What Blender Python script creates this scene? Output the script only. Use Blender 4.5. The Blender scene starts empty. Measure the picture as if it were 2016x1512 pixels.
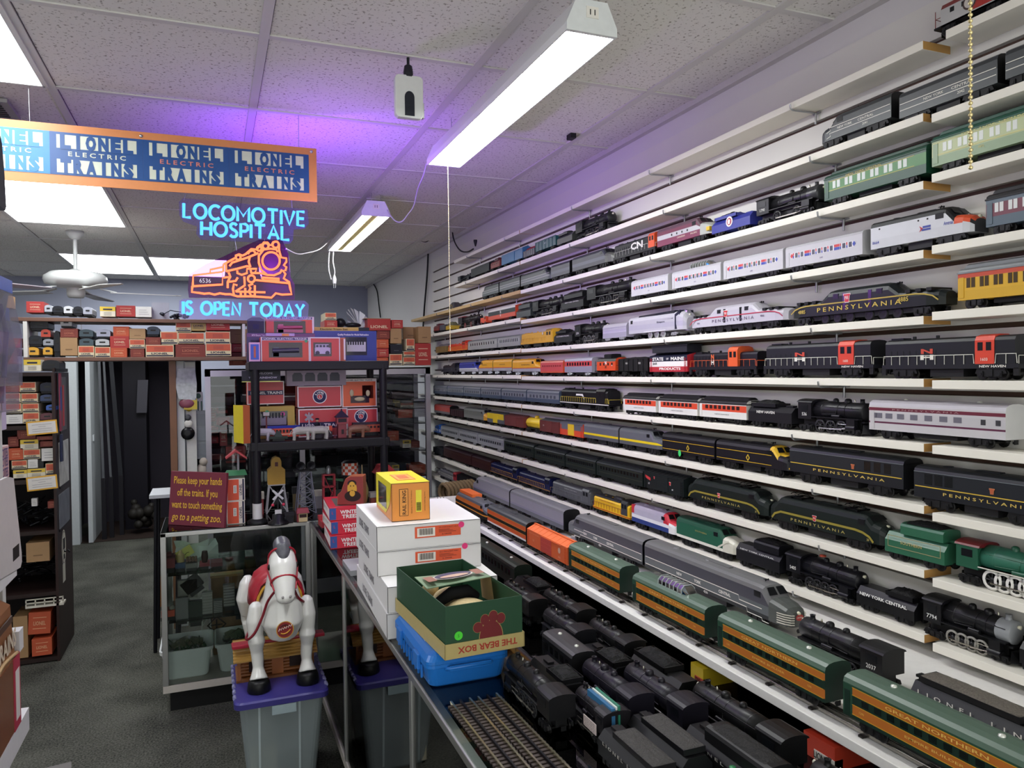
import bpy,math,random
from mathutils import Vector,Matrix
random.seed(7)
C=bpy.context.scene.collection
S=bpy.context.scene
PI=math.pi
EYE=1.65
# ---- camera
FPX=1480.0
YAW=math.atan(591/FPX);PIT=math.atan(26/FPX);ROL=0.012
_F=Vector((math.sin(YAW)*math.cos(PIT),math.cos(YAW)*math.cos(PIT),-math.sin(PIT)))
_R0=Vector((math.cos(YAW),-math.sin(YAW),0));_U0=_R0.cross(_F)
_R=_R0*math.cos(ROL)-_U0*math.sin(ROL);_U=_R.cross(_F)
cam=bpy.data.cameras.new('camera');co=bpy.data.objects.new('camera',cam);C.objects.link(co)
cam.sensor_fit='HORIZONTAL';cam.sensor_width=36;cam.lens=36*FPX/2016;cam.clip_start=0.02
mw=Matrix((_R,_U,-_F)).transposed().to_4x4();mw.translation=Vector((0,0,EYE));co.matrix_world=mw
S.camera=co
# ---- world, exposure
S.view_settings.view_transform='Standard';S.view_settings.look='None'
S.view_settings.exposure=0.58;S.view_settings.gamma=1.0;S.view_settings.use_curve_mapping=False
W=bpy.data.worlds.new('world');S.world=W;W.use_nodes=True
W.node_tree.nodes['Background'].inputs[0].default_value=(0.98,1.0,0.97,1)
W.node_tree.nodes['Background'].inputs[1].default_value=1.5
S.cycles.max_bounces=7;S.cycles.diffuse_bounces=3;S.cycles.glossy_bounces=3
S.cycles.transparent_max_bounces=16;S.cycles.transmission_bounces=4
S.cycles.caustics_reflective=False;S.cycles.caustics_refractive=False
S.cycles.use_denoising=True
S.cycles.sample_clamp_indirect=4.0
TUBE_NEAR,TUBE_FAR,PANEL=26.0,13.0,7.0
NEON_GLOW=7.6
# ---- pixel -> place
def ray(px,py):
 d=_F*FPX+_R*(px-1008)-_U*(py-756)
 return d
def on_x(px,py,X):d=ray(px,py);t=X/d.x;return Vector((X,d.y*t,EYE+d.z*t))
def on_y(px,py,Y):d=ray(px,py);t=Y/d.y;return Vector((d.x*t,Y,EYE+d.z*t))
def on_z(px,py,Z):d=ray(px,py);t=(Z-EYE)/d.z;return Vector((d.x*t,d.y*t,Z))
# ---- materials
def lin(h):
 if isinstance(h,str):
  h=h.lstrip('#');c=[int(h[i:i+2],16)/255 for i in(0,2,4)]
 else:c=h
 return tuple((x/12.92 if x<=0.04045 else((x+0.055)/1.055)**2.4)for x in c)+(1,)
_mats={}
def M(col,rough=0.5,metal=0.0,var=0.06,scale=60,bump=0.0,coat=0.0):
 key=(col,rough,metal,var,scale,bump,coat)
 if key in _mats:return _mats[key]
 m=bpy.data.materials.new('mat_%s_%d'%(str(col).strip('#'),len(_mats)));m.use_nodes=True
 nt=m.node_tree;b=nt.nodes['Principled BSDF']
 c=lin(col)
 lum=.3*c[0]+.6*c[1]+.1*c[2]
 if lum<.035:
  c=tuple(x*.72 for x in c[:3])+(1,);b.inputs['Specular IOR Level'].default_value=.3
 b.inputs['Roughness'].default_value=rough;b.inputs['Metallic'].default_value=metal
 if coat:b.inputs['Coat Weight'].default_value=coat;b.inputs['Coat Roughness'].default_value=0.15
 if var or bump:
  tc=nt.nodes.new('ShaderNodeTexCoord');n=nt.nodes.new('ShaderNodeTexNoise')
  n.inputs['Scale'].default_value=scale;n.inputs['Detail'].default_value=2
  nt.links.new(tc.outputs['Object'],n.inputs['Vector'])
 if var:
  r=nt.nodes.new('ShaderNodeMapRange');r.inputs[3].default_value=1-var;r.inputs[4].default_value=1+var
  mx=nt.nodes.new('ShaderNodeMix');mx.data_type='RGBA';mx.blend_type='MULTIPLY';mx.inputs[0].default_value=1
  mx.inputs[6].default_value=c
  nt.links.new(n.outputs['Fac'],r.inputs[0]);nt.links.new(r.outputs[0],mx.inputs[7])
  nt.links.new(mx.outputs[2],b.inputs['Base Color'])
 else:b.inputs['Base Color'].default_value=c
 if bump:
  bp=nt.nodes.new('ShaderNodeBump');bp.inputs['Strength'].default_value=bump;bp.inputs['Distance'].default_value=0.002
  nt.links.new(n.outputs['Fac'],bp.inputs['Height']);nt.links.new(bp.outputs[0],b.inputs['Normal'])
 _mats[key]=m
 return m
def EM(col,strength):
 key=('em',col,strength)
 if key in _mats:return _mats[key]
 m=bpy.data.materials.new('glow_%d'%len(_mats));m.use_nodes=True;nt=m.node_tree
 nt.nodes.remove(nt.nodes['Principled BSDF']);e=nt.nodes.new('ShaderNodeEmission')
 e.inputs[0].default_value=lin(col)if isinstance(col,str)else tuple(col)+(1,);e.inputs[1].default_value=strength
 nt.links.new(e.outputs[0],nt.nodes['Material Output'].inputs[0]);_mats[key]=m
 return m
def GL(tint='#ffffff',rough=0.02,ior=1.45,opac=0.0,ocol='#ffffff'):
 key=('gl',tint,rough,ior,opac,ocol)
 if key in _mats:return _mats[key]
 m=bpy.data.materials.new('glass_%d'%len(_mats));m.use_nodes=True;nt=m.node_tree
 nt.nodes.remove(nt.nodes['Principled BSDF'])
 t=nt.nodes.new('ShaderNodeBsdfTransparent');t.inputs[0].default_value=lin(tint)
 g=nt.nodes.new('ShaderNodeBsdfGlossy');g.inputs['Roughness'].default_value=rough
 f=nt.nodes.new('ShaderNodeFresnel');f.inputs[0].default_value=ior
 mx=nt.nodes.new('ShaderNodeMixShader')
 nt.links.new(f.outputs[0],mx.inputs[0]);nt.links.new(g.outputs[0],mx.inputs[2])
 if opac:
  d=nt.nodes.new('ShaderNodeBsdfDiffuse');d.inputs[0].default_value=lin(ocol)
  m2=nt.nodes.new('ShaderNodeMixShader');m2.inputs[0].default_value=opac
  nt.links.new(t.outputs[0],m2.inputs[1]);nt.links.new(d.outputs[0],m2.inputs[2]);nt.links.new(m2.outputs[0],mx.inputs[1])
 else:nt.links.new(t.outputs[0],mx.inputs[1])
 nt.links.new(mx.outputs[0],nt.nodes['Material Output'].inputs[0]);_mats[key]=m
 return m
 # ---- lettering
_txt={}
def glyphs(s,bold=0.0):
 k=(s,bold)
 if k in _txt:return _txt[k]
 cu=bpy.data.curves.new('t','FONT');cu.body=s;cu.resolution_u=2;cu.offset=bold
 o=bpy.data.objects.new('t',cu);me=bpy.data.meshes.new_from_object(o)
 vs=[tuple(v.co)for v in me.vertices];fs=[tuple(p.vertices)for p in me.polygons]
 bpy.data.objects.remove(o);bpy.data.curves.remove(cu);bpy.data.meshes.remove(me)
 xs=[v[0]for v in vs]or[0]
 _txt[k]=(vs,fs,min(xs),max(xs))
 return _txt[k]
 # ---- mesh builder
class MB:
 def __init__(s):s.v=[];s.f=[];s.m=[];s.s=[]
 def add(s,vs,fs,mi=0,sm=False):
  o=len(s.v);s.v+=[tuple(v)for v in vs]
  for f in fs:s.f.append(tuple(i+o for i in f));s.m.append(mi);s.s.append(sm)
  return s
 def box(s,x0,x1,y0,y1,z0,z1,mi=0,M4=None):
  vs=[(x,y,z)for z in(z0,z1)for y in(y0,y1)for x in(x0,x1)]
  if M4 is not None:vs=[M4@Vector(v)for v in vs]
  return s.add(vs,[(0,2,3,1),(4,5,7,6),(0,1,5,4),(2,6,7,3),(0,4,6,2),(1,3,7,5)],mi)
 def cyl(s,p0,p1,r0,r1=None,n=12,mi=0,caps=True,sm=True):
  r1=r0 if r1 is None else r1
  p0=Vector(p0);p1=Vector(p1);d=(p1-p0).normalized()
  a=d.orthogonal().normalized();b=d.cross(a)
  vs=[]
  for p,r in((p0,r0),(p1,r1)):
   vs+=[p+(a*math.cos(2*PI*i/n)+b*math.sin(2*PI*i/n))*r for i in range(n)]
  s.add(vs,[(i,(i+1)%n,n+(i+1)%n,n+i)for i in range(n)],mi,sm)
  if caps:s.add(vs,[tuple(range(n-1,-1,-1)),tuple(range(n,2*n))],mi)
  return s
 def tube(s,pts,r,n=6,mi=0,closed=False,sm=True):
  pts=[Vector(p)for p in pts];N=len(pts);vs=[]
  up=None
  for i,p in enumerate(pts):
   if closed:d=pts[(i+1)%N]-pts[i-1]
   else:d=pts[min(i+1,N-1)]-pts[max(i-1,0)]
   if d.length<1e-9:d=Vector((0,0,1))
   d.normalize()
   a=d.orthogonal()if up is None else up-d*up.dot(d)
   if a.length<1e-6:a=d.orthogonal()
   a.normalize();up=a;b=d.cross(a)
   rr=r[i]if isinstance(r,(list,tuple))else r
   vs+=[p+(a*math.cos(2*PI*k/n)+b*math.sin(2*PI*k/n))*rr for k in range(n)]
  fs=[]
  for i in range(N if closed else N-1):
   j=(i+1)%N
   fs+=[(i*n+k,i*n+(k+1)%n,j*n+(k+1)%n,j*n+k)for k in range(n)]
  s.add(vs,fs,mi,sm)
  if not closed:s.add(vs,[tuple(range(n-1,-1,-1)),tuple(range((N-1)*n,N*n))],mi)
  return s
 def lathe(s,prof,c=(0,0,0),n=20,mi=0,axis='z',sm=True,cap=True):
  vs=[]
  for r,h in prof:
   for i in range(n):
    a=2*PI*i/n;u,w=r*math.cos(a),r*math.sin(a)
    vs.append({'z':(c[0]+u,c[1]+w,c[2]+h),'x':(c[0]+h,c[1]+u,c[2]+w),'y':(c[0]+w,c[1]+h,c[2]+u)}[axis])
  fs=[]
  for k in range(len(prof)-1):
   fs+=[(k*n+i,k*n+(i+1)%n,(k+1)*n+(i+1)%n,(k+1)*n+i)for i in range(n)]
  s.add(vs,fs,mi,sm)
  if cap and prof[0][0]>1e-5:s.add(vs,[tuple(range(n-1,-1,-1))],mi)
  if cap and prof[-1][0]>1e-5:s.add(vs,[tuple(range((len(prof)-1)*n,len(prof)*n))],mi)
  return s
 def ball(s,c,r,nu=12,nv=8,mi=0,M4=None):
  rx,ry,rz=r if isinstance(r,(tuple,list))else(r,r,r)
  vs=[]
  for j in range(nv+1):
   t=PI*j/nv-PI/2
   for i in range(nu):
    p=2*PI*i/nu
    v=Vector((rx*math.cos(t)*math.cos(p),ry*math.cos(t)*math.sin(p),rz*math.sin(t)))
    if M4 is not None:v=M4@v
    vs.append(v+Vector(c))
  s.add(vs,[(j*nu+i,j*nu+(i+1)%nu,(j+1)*nu+(i+1)%nu,(j+1)*nu+i)for j in range(nv)for i in range(nu)],mi,True)
  return s
 def prism(s,poly,axis,a,b,mi=0):
  n=len(poly)
  def P(u,w,t):return{'x':(t,u,w),'y':(u,t,w),'z':(u,w,t)}[axis]
  vs=[P(u,w,a)for u,w in poly]+[P(u,w,b)for u,w in poly]
  s.add(vs,[(i,(i+1)%n,n+(i+1)%n,n+i)for i in range(n)]+[tuple(range(n-1,-1,-1)),tuple(range(n,2*n))],mi)
  return s
 def loft(s,secs,mi=0,closed=True,caps=True,sm=False,mfun=None):
  n=len(secs[0]);vs=[p for sec in secs for p in sec];o=len(s.v);s.v+=[tuple(v)for v in vs]
  for k in range(len(secs)-1):
   for i in range(n if closed else n-1):
    j=(i+1)%n
    s.f.append((o+k*n+i,o+k*n+j,o+(k+1)*n+j,o+(k+1)*n+i))
    s.m.append(mfun(k,i)if mfun else mi);s.s.append(sm)
  if caps:
   s.f.append(tuple(o+i for i in range(n-1,-1,-1)));s.m.append(mfun(0,-1)if mfun else mi);s.s.append(False)
   s.f.append(tuple(o+(len(secs)-1)*n+i for i in range(n)));s.m.append(mfun(len(secs)-1,-2)if mfun else mi);s.s.append(False)
  return s
 def quad(s,a,b,c,d,mi=0):return s.add([a,b,c,d],[(0,1,2,3)],mi)
 def disc(s,c,r,nrm,n=20,mi=0,ry=None):
  nrm=Vector(nrm).normalized();a=Vector((0,0,1));a=(a-nrm*a.dot(nrm))
  if a.length<1e-4:a=Vector((1,0,0));a=a-nrm*a.dot(nrm)
  a.normalize();b=nrm.cross(a);c=Vector(c);ry=ry or r
  return s.add([c+b*math.cos(2*PI*i/n)*r+a*math.sin(2*PI*i/n)*ry for i in range(n)],[tuple(range(n))],mi)
 def text(s,st,o,xd,ud,size,mi=0,fit=None,align='c',bold=0.0,shear=0.0,sx=1.0):
  vs,fs,a,b=glyphs(st,bold);o=Vector(o);xd=Vector(xd).normalized();ud=Vector(ud).normalized()
  k=size*sx
  if fit and b>a:k=fit/(b-a)
  off={'c':(a+b)/2,'l':a,'r':b}[align]
  return s.add([o+xd*((v[0]-off)*k+shear*v[1]*size)+ud*((v[1]-0.35)*size)for v in vs],fs,mi)
 def xf(s,M4):s.v=[tuple(M4@Vector(v))for v in s.v];return s
 def build(s,name,mats,parent=None,loc=None,rz=0.0,bevel=0.0):
  me=bpy.data.meshes.new(name);me.from_pydata(s.v,[],s.f)
  if not isinstance(mats,(list,tuple)):mats=[mats]
  for m in mats:me.materials.append(m)
  me.polygons.foreach_set('material_index',[min(i,len(mats)-1)for i in s.m]);me.polygons.foreach_set('use_smooth',s.s)
  me.update()
  o=bpy.data.objects.new(name,me);C.objects.link(o)
  if parent is not None:o.parent=parent
  if loc is not None:o.location=loc
  o.rotation_euler.z=rz
  if bevel:
   bv=o.modifiers.new('bevel','BEVEL');bv.width=bevel;bv.segments=2;bv.limit_method='ANGLE'
  return o
def B(*a,**k):return MB().box(*a,**k)
def tag(o,label,cat,group=None):
 o['label']=label;o['category']=cat
 if group:o['group']=group
 return o
def thing(name,label,cat,loc=(0,0,0),rz=0.0,group=None):
 o=bpy.data.objects.new(name,None);C.objects.link(o);o.empty_display_size=0.02
 o.location=loc;o.rotation_euler.z=rz
 return tag(o,label,cat,group)
def struct(name,mb,mats):
 o=mb.build(name,mats);o['kind']='structure';return o
def kids(o):return[c for c in bpy.data.objects if c.parent==o]
def dup(root,loc,rz,label,group=None,table=None):
 r=root.copy();C.objects.link(r);r.location=loc;r.rotation_euler.z=rz;r['label']=label
 if group:r['group']=group
 for ch in(table if table is not None else kids(root)):
  c=ch.copy();C.objects.link(c);c.parent=r
 return r
ORD=['first','second','third','fourth','fifth','sixth','seventh','eighth','ninth','tenth','eleventh','twelfth','thirteenth','fourteenth','fifteenth','sixteenth','seventeenth','eighteenth','nineteenth','twentieth']
WHITE=M('#e9e6dd',0.55);BLACK=M('#17171a',0.42);STEEL=M('#b9bcc0',0.28,1.0);DARK=M('#0d0d10',0.6)
# ==== the room
XW=1.62;YB=8.4;ZC=EYE+0.96;XL=-2.5;YF=-1.3
def carpet_mat():
 m=M('#2b2c2c',0.95,0,0.0);m=m.copy();nt=m.node_tree;b=nt.nodes['Principled BSDF']
 tc=nt.nodes.new('ShaderNodeTexCoord');n=nt.nodes.new('ShaderNodeTexNoise');n.inputs['Scale'].default_value=120;n.inputs['Detail'].default_value=3
 n2=nt.nodes.new('ShaderNodeTexNoise');n2.inputs['Scale'].default_value=3.0
 r=nt.nodes.new('ShaderNodeValToRGB');r.color_ramp.elements[0].color=lin('#1f201c');r.color_ramp.elements[1].color=lin('#6b6b62')
 r.color_ramp.elements[0].position=0.36;r.color_ramp.elements[1].position=0.68
 ad=nt.nodes.new('ShaderNodeMath');ad.operation='MULTIPLY_ADD';ad.inputs[1].default_value=0.35;
 nt.links.new(tc.outputs['Object'],n.inputs['Vector']);nt.links.new(tc.outputs['Object'],n2.inputs['Vector'])
 nt.links.new(n2.outputs['Fac'],ad.inputs[0]);sc=nt.nodes.new('ShaderNodeMath');sc.operation='MULTIPLY';sc.inputs[1].default_value=0.65
 nt.links.new(n.outputs['Fac'],sc.inputs[0]);nt.links.new(sc.outputs[0],ad.inputs[2])
 nt.links.new(ad.outputs[0],r.inputs[0]);nt.links.new(r.outputs[0],b.inputs['Base Color'])
 bp=nt.nodes.new('ShaderNodeBump');bp.inputs['Strength'].default_value=0.5;bp.inputs['Distance'].default_value=0.004
 nt.links.new(n.outputs['Fac'],bp.inputs['Height']);nt.links.new(bp.outputs[0],b.inputs['Normal'])
 return m
def tile_mat():
 m=M('#d5d3cc',0.92,0,0.0).copy();nt=m.node_tree;b=nt.nodes['Principled BSDF']
 tc=nt.nodes.new('ShaderNodeTexCoord')
 n=nt.nodes.new('ShaderNodeTexNoise');n.inputs['Scale'].default_value=95;n.inputs['Detail'].default_value=3
 v=nt.nodes.new('ShaderNodeTexVoronoi');v.inputs['Scale'].default_value=55
 r=nt.nodes.new('ShaderNodeValToRGB');r.color_ramp.elements[0].position=0.33;r.color_ramp.elements[1].position=0.41
 r.color_ramp.elements[0].color=lin('#9b978e');r.color_ramp.elements[1].color=lin('#e2e0db')
 r2=nt.nodes.new('ShaderNodeValToRGB');r2.color_ramp.elements[0].position=0.10;r2.color_ramp.elements[1].position=0.16
 r2.color_ramp.elements[0].color=lin('#8d8a82');r2.color_ramp.elements[1].color=(1,1,1,1)
 mx=nt.nodes.new('ShaderNodeMix');mx.data_type='RGBA';mx.blend_type='MULTIPLY';mx.inputs[0].default_value=0.45
 for a in(n,v):nt.links.new(tc.outputs['Object'],a.inputs['Vector'])
 nt.links.new(n.outputs['Fac'],r.inputs[0]);nt.links.new(v.outputs['Distance'],r2.inputs[0])
 nt.links.new(r.outputs[0],mx.inputs[6]);nt.links.new(r2.outputs[0],mx.inputs[7]);nt.links.new(mx.outputs[2],b.inputs['Base Color'])
 return m
struct('floor',B(XL,XW+0.1,YF,YB+1.2,-0.05,0),carpet_mat())
struct('ceiling',B(XL,XW+0.1,YF,YB+0.1,ZC,ZC+0.05),tile_mat())
PAINT=M('#d9d7d6',0.7,0,0.03,3)
# ceiling grid: T-bars every two feet
TX=[0.155-0.63*k for k in range(4,0,-1)]+[0.155,0.79,1.42]
TY=[2.25+0.635*k for k in range(-5,10)]
g=MB()
for x in TX:g.box(x-0.0135,x+0.0135,YF,YB,ZC-0.006,ZC)
for y in TY:g.box(XL,XW,y-0.011,y+0.011,ZC-0.005,ZC-0.0005)
struct('trim_1',g,M('#cfcdc9',0.5,0,0.02))
g=MB()
for x in TX:g.box(x+0.014,x+0.0158,YF,YB,ZC-0.0015,ZC-0.0002)
for y in TY:g.box(XL,XW,y+0.0115,y+0.0135,ZC-0.0016,ZC-0.0004)
struct('trim_2',g,M('#4a484a',0.8))
# right wall: slatwall to y=5.65, painted beyond
SH=[0.747,0.5817,0.4266,0.268,0.1154,-0.030,-0.1805,-0.325,-0.475,-0.6267]
SLAT_TOP=EYE+0.872;SLAT_END=5.72
w=MB();grooves=sorted(set([round(EYE+SH[5]-0.035+0.0763*k,4)for k in range(-19,12)]))
gz=[z for z in grooves if 0.05<z<SLAT_TOP-0.02]
edges=[0.0]+[e for z in gz for e in(z-0.006,z+0.006)]+[SLAT_TOP]
for a,b in zip(edges[0::2],edges[1::2]):w.box(XW,XW+0.02,YF,SLAT_END,a,b,0)
w.box(XW+0.016,XW+0.03,YF,SLAT_END,0,SLAT_TOP,1)
w.box(XW+0.012,XW+0.09,YF,YB+0.1,SLAT_TOP,ZC,2)
w.box(XW+0.012,XW+0.09,SLAT_END,YB+0.1,0,SLAT_TOP,2)
w.box(XW+0.03,XW+0.09,YF,SLAT_END,0,SLAT_TOP,2)
struct('wall_right',w,[M('#dcdad4',0.45,0,0.03,4),M('#4b3326',0.6),PAINT])
struct('trim_3',B(XW-0.012,XW+0.012,YF,YB,ZC-0.022,ZC-0.0005),M('#c9c6c4',0.5))
# back wall with the opening to the store room; left wall
DX0,DX1,DZ=-0.95,0.0,2.06
w=MB();w.box(XL,-1.24,YB,YB+0.1,0,ZC);w.box(-0.1,XW+0.1,YB,YB+0.1,0,ZC);w.box(-1.24,-0.1,YB,YB+0.1,DZ,ZC)
struct('wall_back',w,M('#9599aa',0.75,0,0.03,3))
struct('wall_left',B(XL-0.1,XL,YF,YB,0,ZC),PAINT)
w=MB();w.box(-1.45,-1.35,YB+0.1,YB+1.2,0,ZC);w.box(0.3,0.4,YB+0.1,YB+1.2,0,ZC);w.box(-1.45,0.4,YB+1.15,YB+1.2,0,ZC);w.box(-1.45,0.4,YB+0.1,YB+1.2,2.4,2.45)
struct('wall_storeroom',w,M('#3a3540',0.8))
# ==== ceiling light panels
def panel(x0,x1,y0,y1,label):
 t=thing('ceiling_light',label,'ceiling light',((x0+x1)/2,(y0+y1)/2,ZC-0.004),group='recessed ceiling light panels')
 hx,hy=(x1-x0)/2-0.014,(y1-y0)/2-0.014
 f=MB()
 for a in(-1,1):
  f.box(a*hx-0.008,a*hx+0.008,-hy,hy,-0.008,-0.0005);f.box(-hx,hx,a*hy-0.008,a*hy+0.008,-0.008,-0.0005)
 f.build('frame',M('#d8d8d6',0.5),t)
 B(-hx+0.008,hx-0.008,-hy+0.008,hy-0.008,-0.004,-0.001).build('diffuser',EM((0.95,0.99,1.0),PANEL),t)
panel(TX[2],TX[3],TY[4],TY[6],'bright ceiling light panel at the upper left corner of the photo')
panel(TX[2],TX[3],TY[8],TY[10],'ceiling light panel just below the long orange-edged banner')
panel(TX[2],TX[3],TY[12],TY[14]-0.05,'ceiling light panel behind the ceiling fan rod, left of the far pair')
panel(TX[3],TX[4],TY[12],TY[14]-0.05,'ceiling light panel beside the glowing sign, right of the far pair')
# ==== shop lights on the right
def shop_light(x,y0,y1,zb,wid,strength,twin,label):
 L=y1-y0;t=thing('shop_light',label,'hanging light',(x,(y0+y1)/2,zb),group='hanging shop lights')
 h=wid/2;tw=wid*0.62/2
 hs=MB();prof=[(-h,0.0),(-h,0.018),(-tw,0.075),(tw,0.075),(h,0.018),(h,0.0),(h-0.004,0.0),(h-0.004,0.016),(tw-0.004,0.07),(-tw+0.004,0.07),(-h+0.004,0.016),(-h+0.004,0.0)]
 hs.prism(prof,'y',-L/2,L/2)
 hs.build('housing',M('#e4e6e6',0.35,0.0,0.02),t)
 for e in(-1,1):
  c=MB();c.prism([(-h,0.0),(-h,0.02),(-tw,0.078),(tw,0.078),(h,0.02),(h,0.0)],'y',e*L/2,e*(L/2+0.012))
  cap=c.build('end_cap',M('#dfe3e3',0.4),t)
  if e==-1:
   o=MB();o.box(-0.016,0.016,-L/2-0.0145,-L/2-0.011,0.035,0.062,0)
   for q in(-1,1):o.box(q*0.006-0.0012,q*0.006+0.0012,-L/2-0.0152,-L/2-0.014,0.042,0.055,1)
   o.build('outlet',[WHITE,DARK],cap)
 d=MB()
 if twin:
  for q in(-1,1):d.box(q*h*0.58-h*0.34,q*h*0.58+h*0.34,-L/2+0.01,L/2-0.01,0.004,0.014,0)
  B(-h*0.235,h*0.235,-L/2+0.01,L/2-0.01,0.006,0.02).build('reflector',M('#e3d680',0.4),t)
 else:d.box(-h+0.006,h-0.006,-L/2+0.005,L/2-0.005,0.002,0.014,0)
 d.build('diffuser',EM((1.0,0.985,0.93)if twin else(0.98,1.0,0.98),strength),t)
 return t
L1=shop_light(0.86,1.62,2.84,EYE+0.805,0.135,TUBE_NEAR,False,'long white shop light hanging nearest, along the train wall')
L2=shop_light(0.81,3.92,5.12,EYE+0.815,0.15,TUBE_FAR,True,'farther white shop light with two tubes and a yellow reflector')
for t,L in((L1,1.22),(L2,1.2)):
 top=ZC-t.location.z
 for e in(-1,1):MB().tube([(0,e*(L/2-0.1),0.075),(0,e*(L/2-0.1),top)],0.0012,5).build('chain',STEEL,t)
def bead_chain(name,p0,p1,r,mat,label,step=2.6):
 m=MB();p0=Vector(p0);p1=Vector(p1);L=(p1-p0).length;n=int(L/(r*step))
 for i in range(n+1):m.ball(p0.lerp(p1,i/n),r,6,4)
 m.tube([p0,p1],r*0.3,4)
 return tag(m.build(name,mat),label,'pull chain')
a=Vector((0.862,2.80,EYE+0.806));e=on_y(860,690,2.80)
bead_chain('pull_chain',a,(a.x,2.80,e.z),0.0021,M('#d6cda6',0.35,0.6),'beaded pull chain hanging from the far end of the near shop light')
a=on_x(1911,330,0.70)
bead_chain('pull_chain',(a.x,a.y,a.z),(a.x,a.y,ZC),0.0022,M('#d9c892',0.3,0.7),'brass beaded pull chain at the far right in front of the top shelves')
# ==== shelves and brackets
XS=1.53
seg_dz=[-0.004,-0.012,0.008,0.005,0.007,-0.003,-0.001,-0.0105,-0.0108,-0.0085]
far_dz=[0.0,0.0,0.003,0.014,0.003,0.006,0.0,0.0,0.002,0.0]
far_end=[4.86,4.86,6.05,6.05,6.05,6.05,6.05,6.05,6.05,6.05]
def SZ(k,y):
 return EYE+SH[k]+(seg_dz[k]if y<1.25 else far_dz[k]if y>3.70 else 0)
board_white=M('#ece8dc',0.5,0,0.04,8);board_raw=M('#b58a4e',0.6,0,0.12,20);board_pine=M('#c7a873',0.6,0,0.15,14)
NTH=['top','second','third','fourth','fifth','sixth','seventh','eighth','ninth','tenth']
def board(name,x0,x1,y0,y1,z,label,mats,group=None,th=0.0195):
 m=MB();m.box(x0,x1,y0,y1,z-th,z,0)
 m.m[4]=m.m[4]
 m.m[2]=1;m.m[3]=1
 return tag(m.build(name,mats,bevel=0.0012),label,'shelf',group)
for k in range(10):
 z=EYE+SH[k]
 for(y0,y1,s,dz)in((-0.9,1.236,'near',seg_dz[k]),(1.262,3.694,'middle',0),(3.702,far_end[k],'far',far_dz[k])):
  if k==0 and s=='near':y1=1.20
  front=[board_white,board_raw]
  if k==2 and s=='far':front=[board_pine,board_pine]
  board('wall_shelf',XS-(0.006 if s=='near' else 0),XW-0.001,y0,y1,z+dz,'%s shelf board, the %s length of the %s row from the top'%('bare pine' if k==2 and s=='far' else 'white painted',s,NTH[k]),front,'narrow shelf boards on the slatwall')
  # brackets: wire arms with a hook at the front edge and a pin at the wall
def bracket_mb():
 m=MB()
 m.tube([(-0.098,0,0.012),(-0.096,0,0.0),(-0.088,0,-0.004),(-0.02,0,-0.003),(0.0,0,-0.004)],0.0028,6)
 m.box(-0.005,0.002,-0.013,0.013,-0.005,-0.001)
 m.cyl((-0.006,0,-0.004),(-0.006,0,-0.034),0.0032,n=8)
 return m
br0=None
by=[0.62,1.62,2.38,3.10,3.95,4.55,5.3]
cnt=0
for k in range(10):
 for i,y in enumerate(by):
  if y>far_end[k]:continue
  yy=y+0.06*math.sin(k*2.1+i*1.3)
  lab='metal wire shelf bracket, %s from the right under the %s shelf row from the top'%(ORD[i],NTH[k])
  loc=(XW-0.002,yy,SZ(k,yy)-0.0205)
  if br0 is None:br0=bracket_mb().build('shelf_bracket',M('#a9aaad',0.35,0.8),loc=loc);tag(br0,lab,'bracket','wire brackets under the shelves')
  else:
   c=br0.copy();C.objects.link(c);c.location=loc;c['label']=lab
   # ==== display bench under the bottom shelf
ZB=EYE-0.68;XB=1.07
BY1=3.93
tag(B(XB,XW-0.001,-0.6,BY1,ZB-0.02,ZB).build('display_bench',M('#e6e4e0',0.5),bevel=0.0015),'wide white bench shelf carrying the orange and green train below the bottom wall shelf','bench shelf')
# ==== glass counters
ZT=EYE-0.7625
ALU=M('#b4b4b2',0.34,0.85,0.04,30);CASEGLASS=GL('#f5faf8',0.02,1.5)
def counter(name,x0,x1,y0,y1,label,zdeck,faces,posts):
 t=thing(name,label,'display case',((x0+x1)/2,(y0+y1)/2,0))
 X0,X1,Y0,Y1=x0-t.location.x,x1-t.location.x,y0-t.location.y,y1-t.location.y
 B(X0+0.03,X1-0.03,Y0+0.03,Y1-0.03,0,0.10).build('plinth',M('#0e0e10',0.6),t)
 B(X0,X1,Y0,Y1,0.10,zdeck).build('deck',M('#b9b2aa',0.5),t)
 f=MB();w=0.026
 for(a,b)in posts:f.box(X0+a*(X1-X0-w),X0+a*(X1-X0-w)+w,Y0+b*(Y1-Y0-w),Y0+b*(Y1-Y0-w)+w,zdeck,ZT-0.022)
 for y in(Y0,Y1-w):f.box(X0,X1,y,y+w,ZT-0.026,ZT-0.006)
 for x in(X0,X1-w):f.box(x,x+w,Y0,Y1,ZT-0.026,ZT-0.006)
 f.build('frame',ALU,t,bevel=0.002)
 B(X0+0.004,X1-0.004,Y0+0.004,Y1-0.004,ZT-0.006,ZT).build('glass_top',CASEGLASS,t)
 for s in faces:
  if s=='front':m=B(X0+w,X1-w,Y0+0.006,Y0+0.011,zdeck,ZT-0.026)
  if s=='left':m=B(X0+0.006,X0+0.011,Y0+w,Y1-w,zdeck,ZT-0.026)
  if s=='right':m=B(X1-0.011,X1-0.006,Y0+w,Y1-w,zdeck,ZT-0.026)
  m.build('glass_panel',CASEGLASS,t)
 return t
CX0,CX1,CY0,CY1=-0.246,1.60,4.0,4.46
case=counter('display_case',CX0,CX1,CY0,CY1,'glass display case facing the aisle with white plastic bins on its floor',0.135,['front','left'],[(0,0),(1,0),(0,1),(1,1),(0.375,0)])
LX0,LX1,LY0,LY1=0.458,1.60,-0.7,3.995
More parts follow.
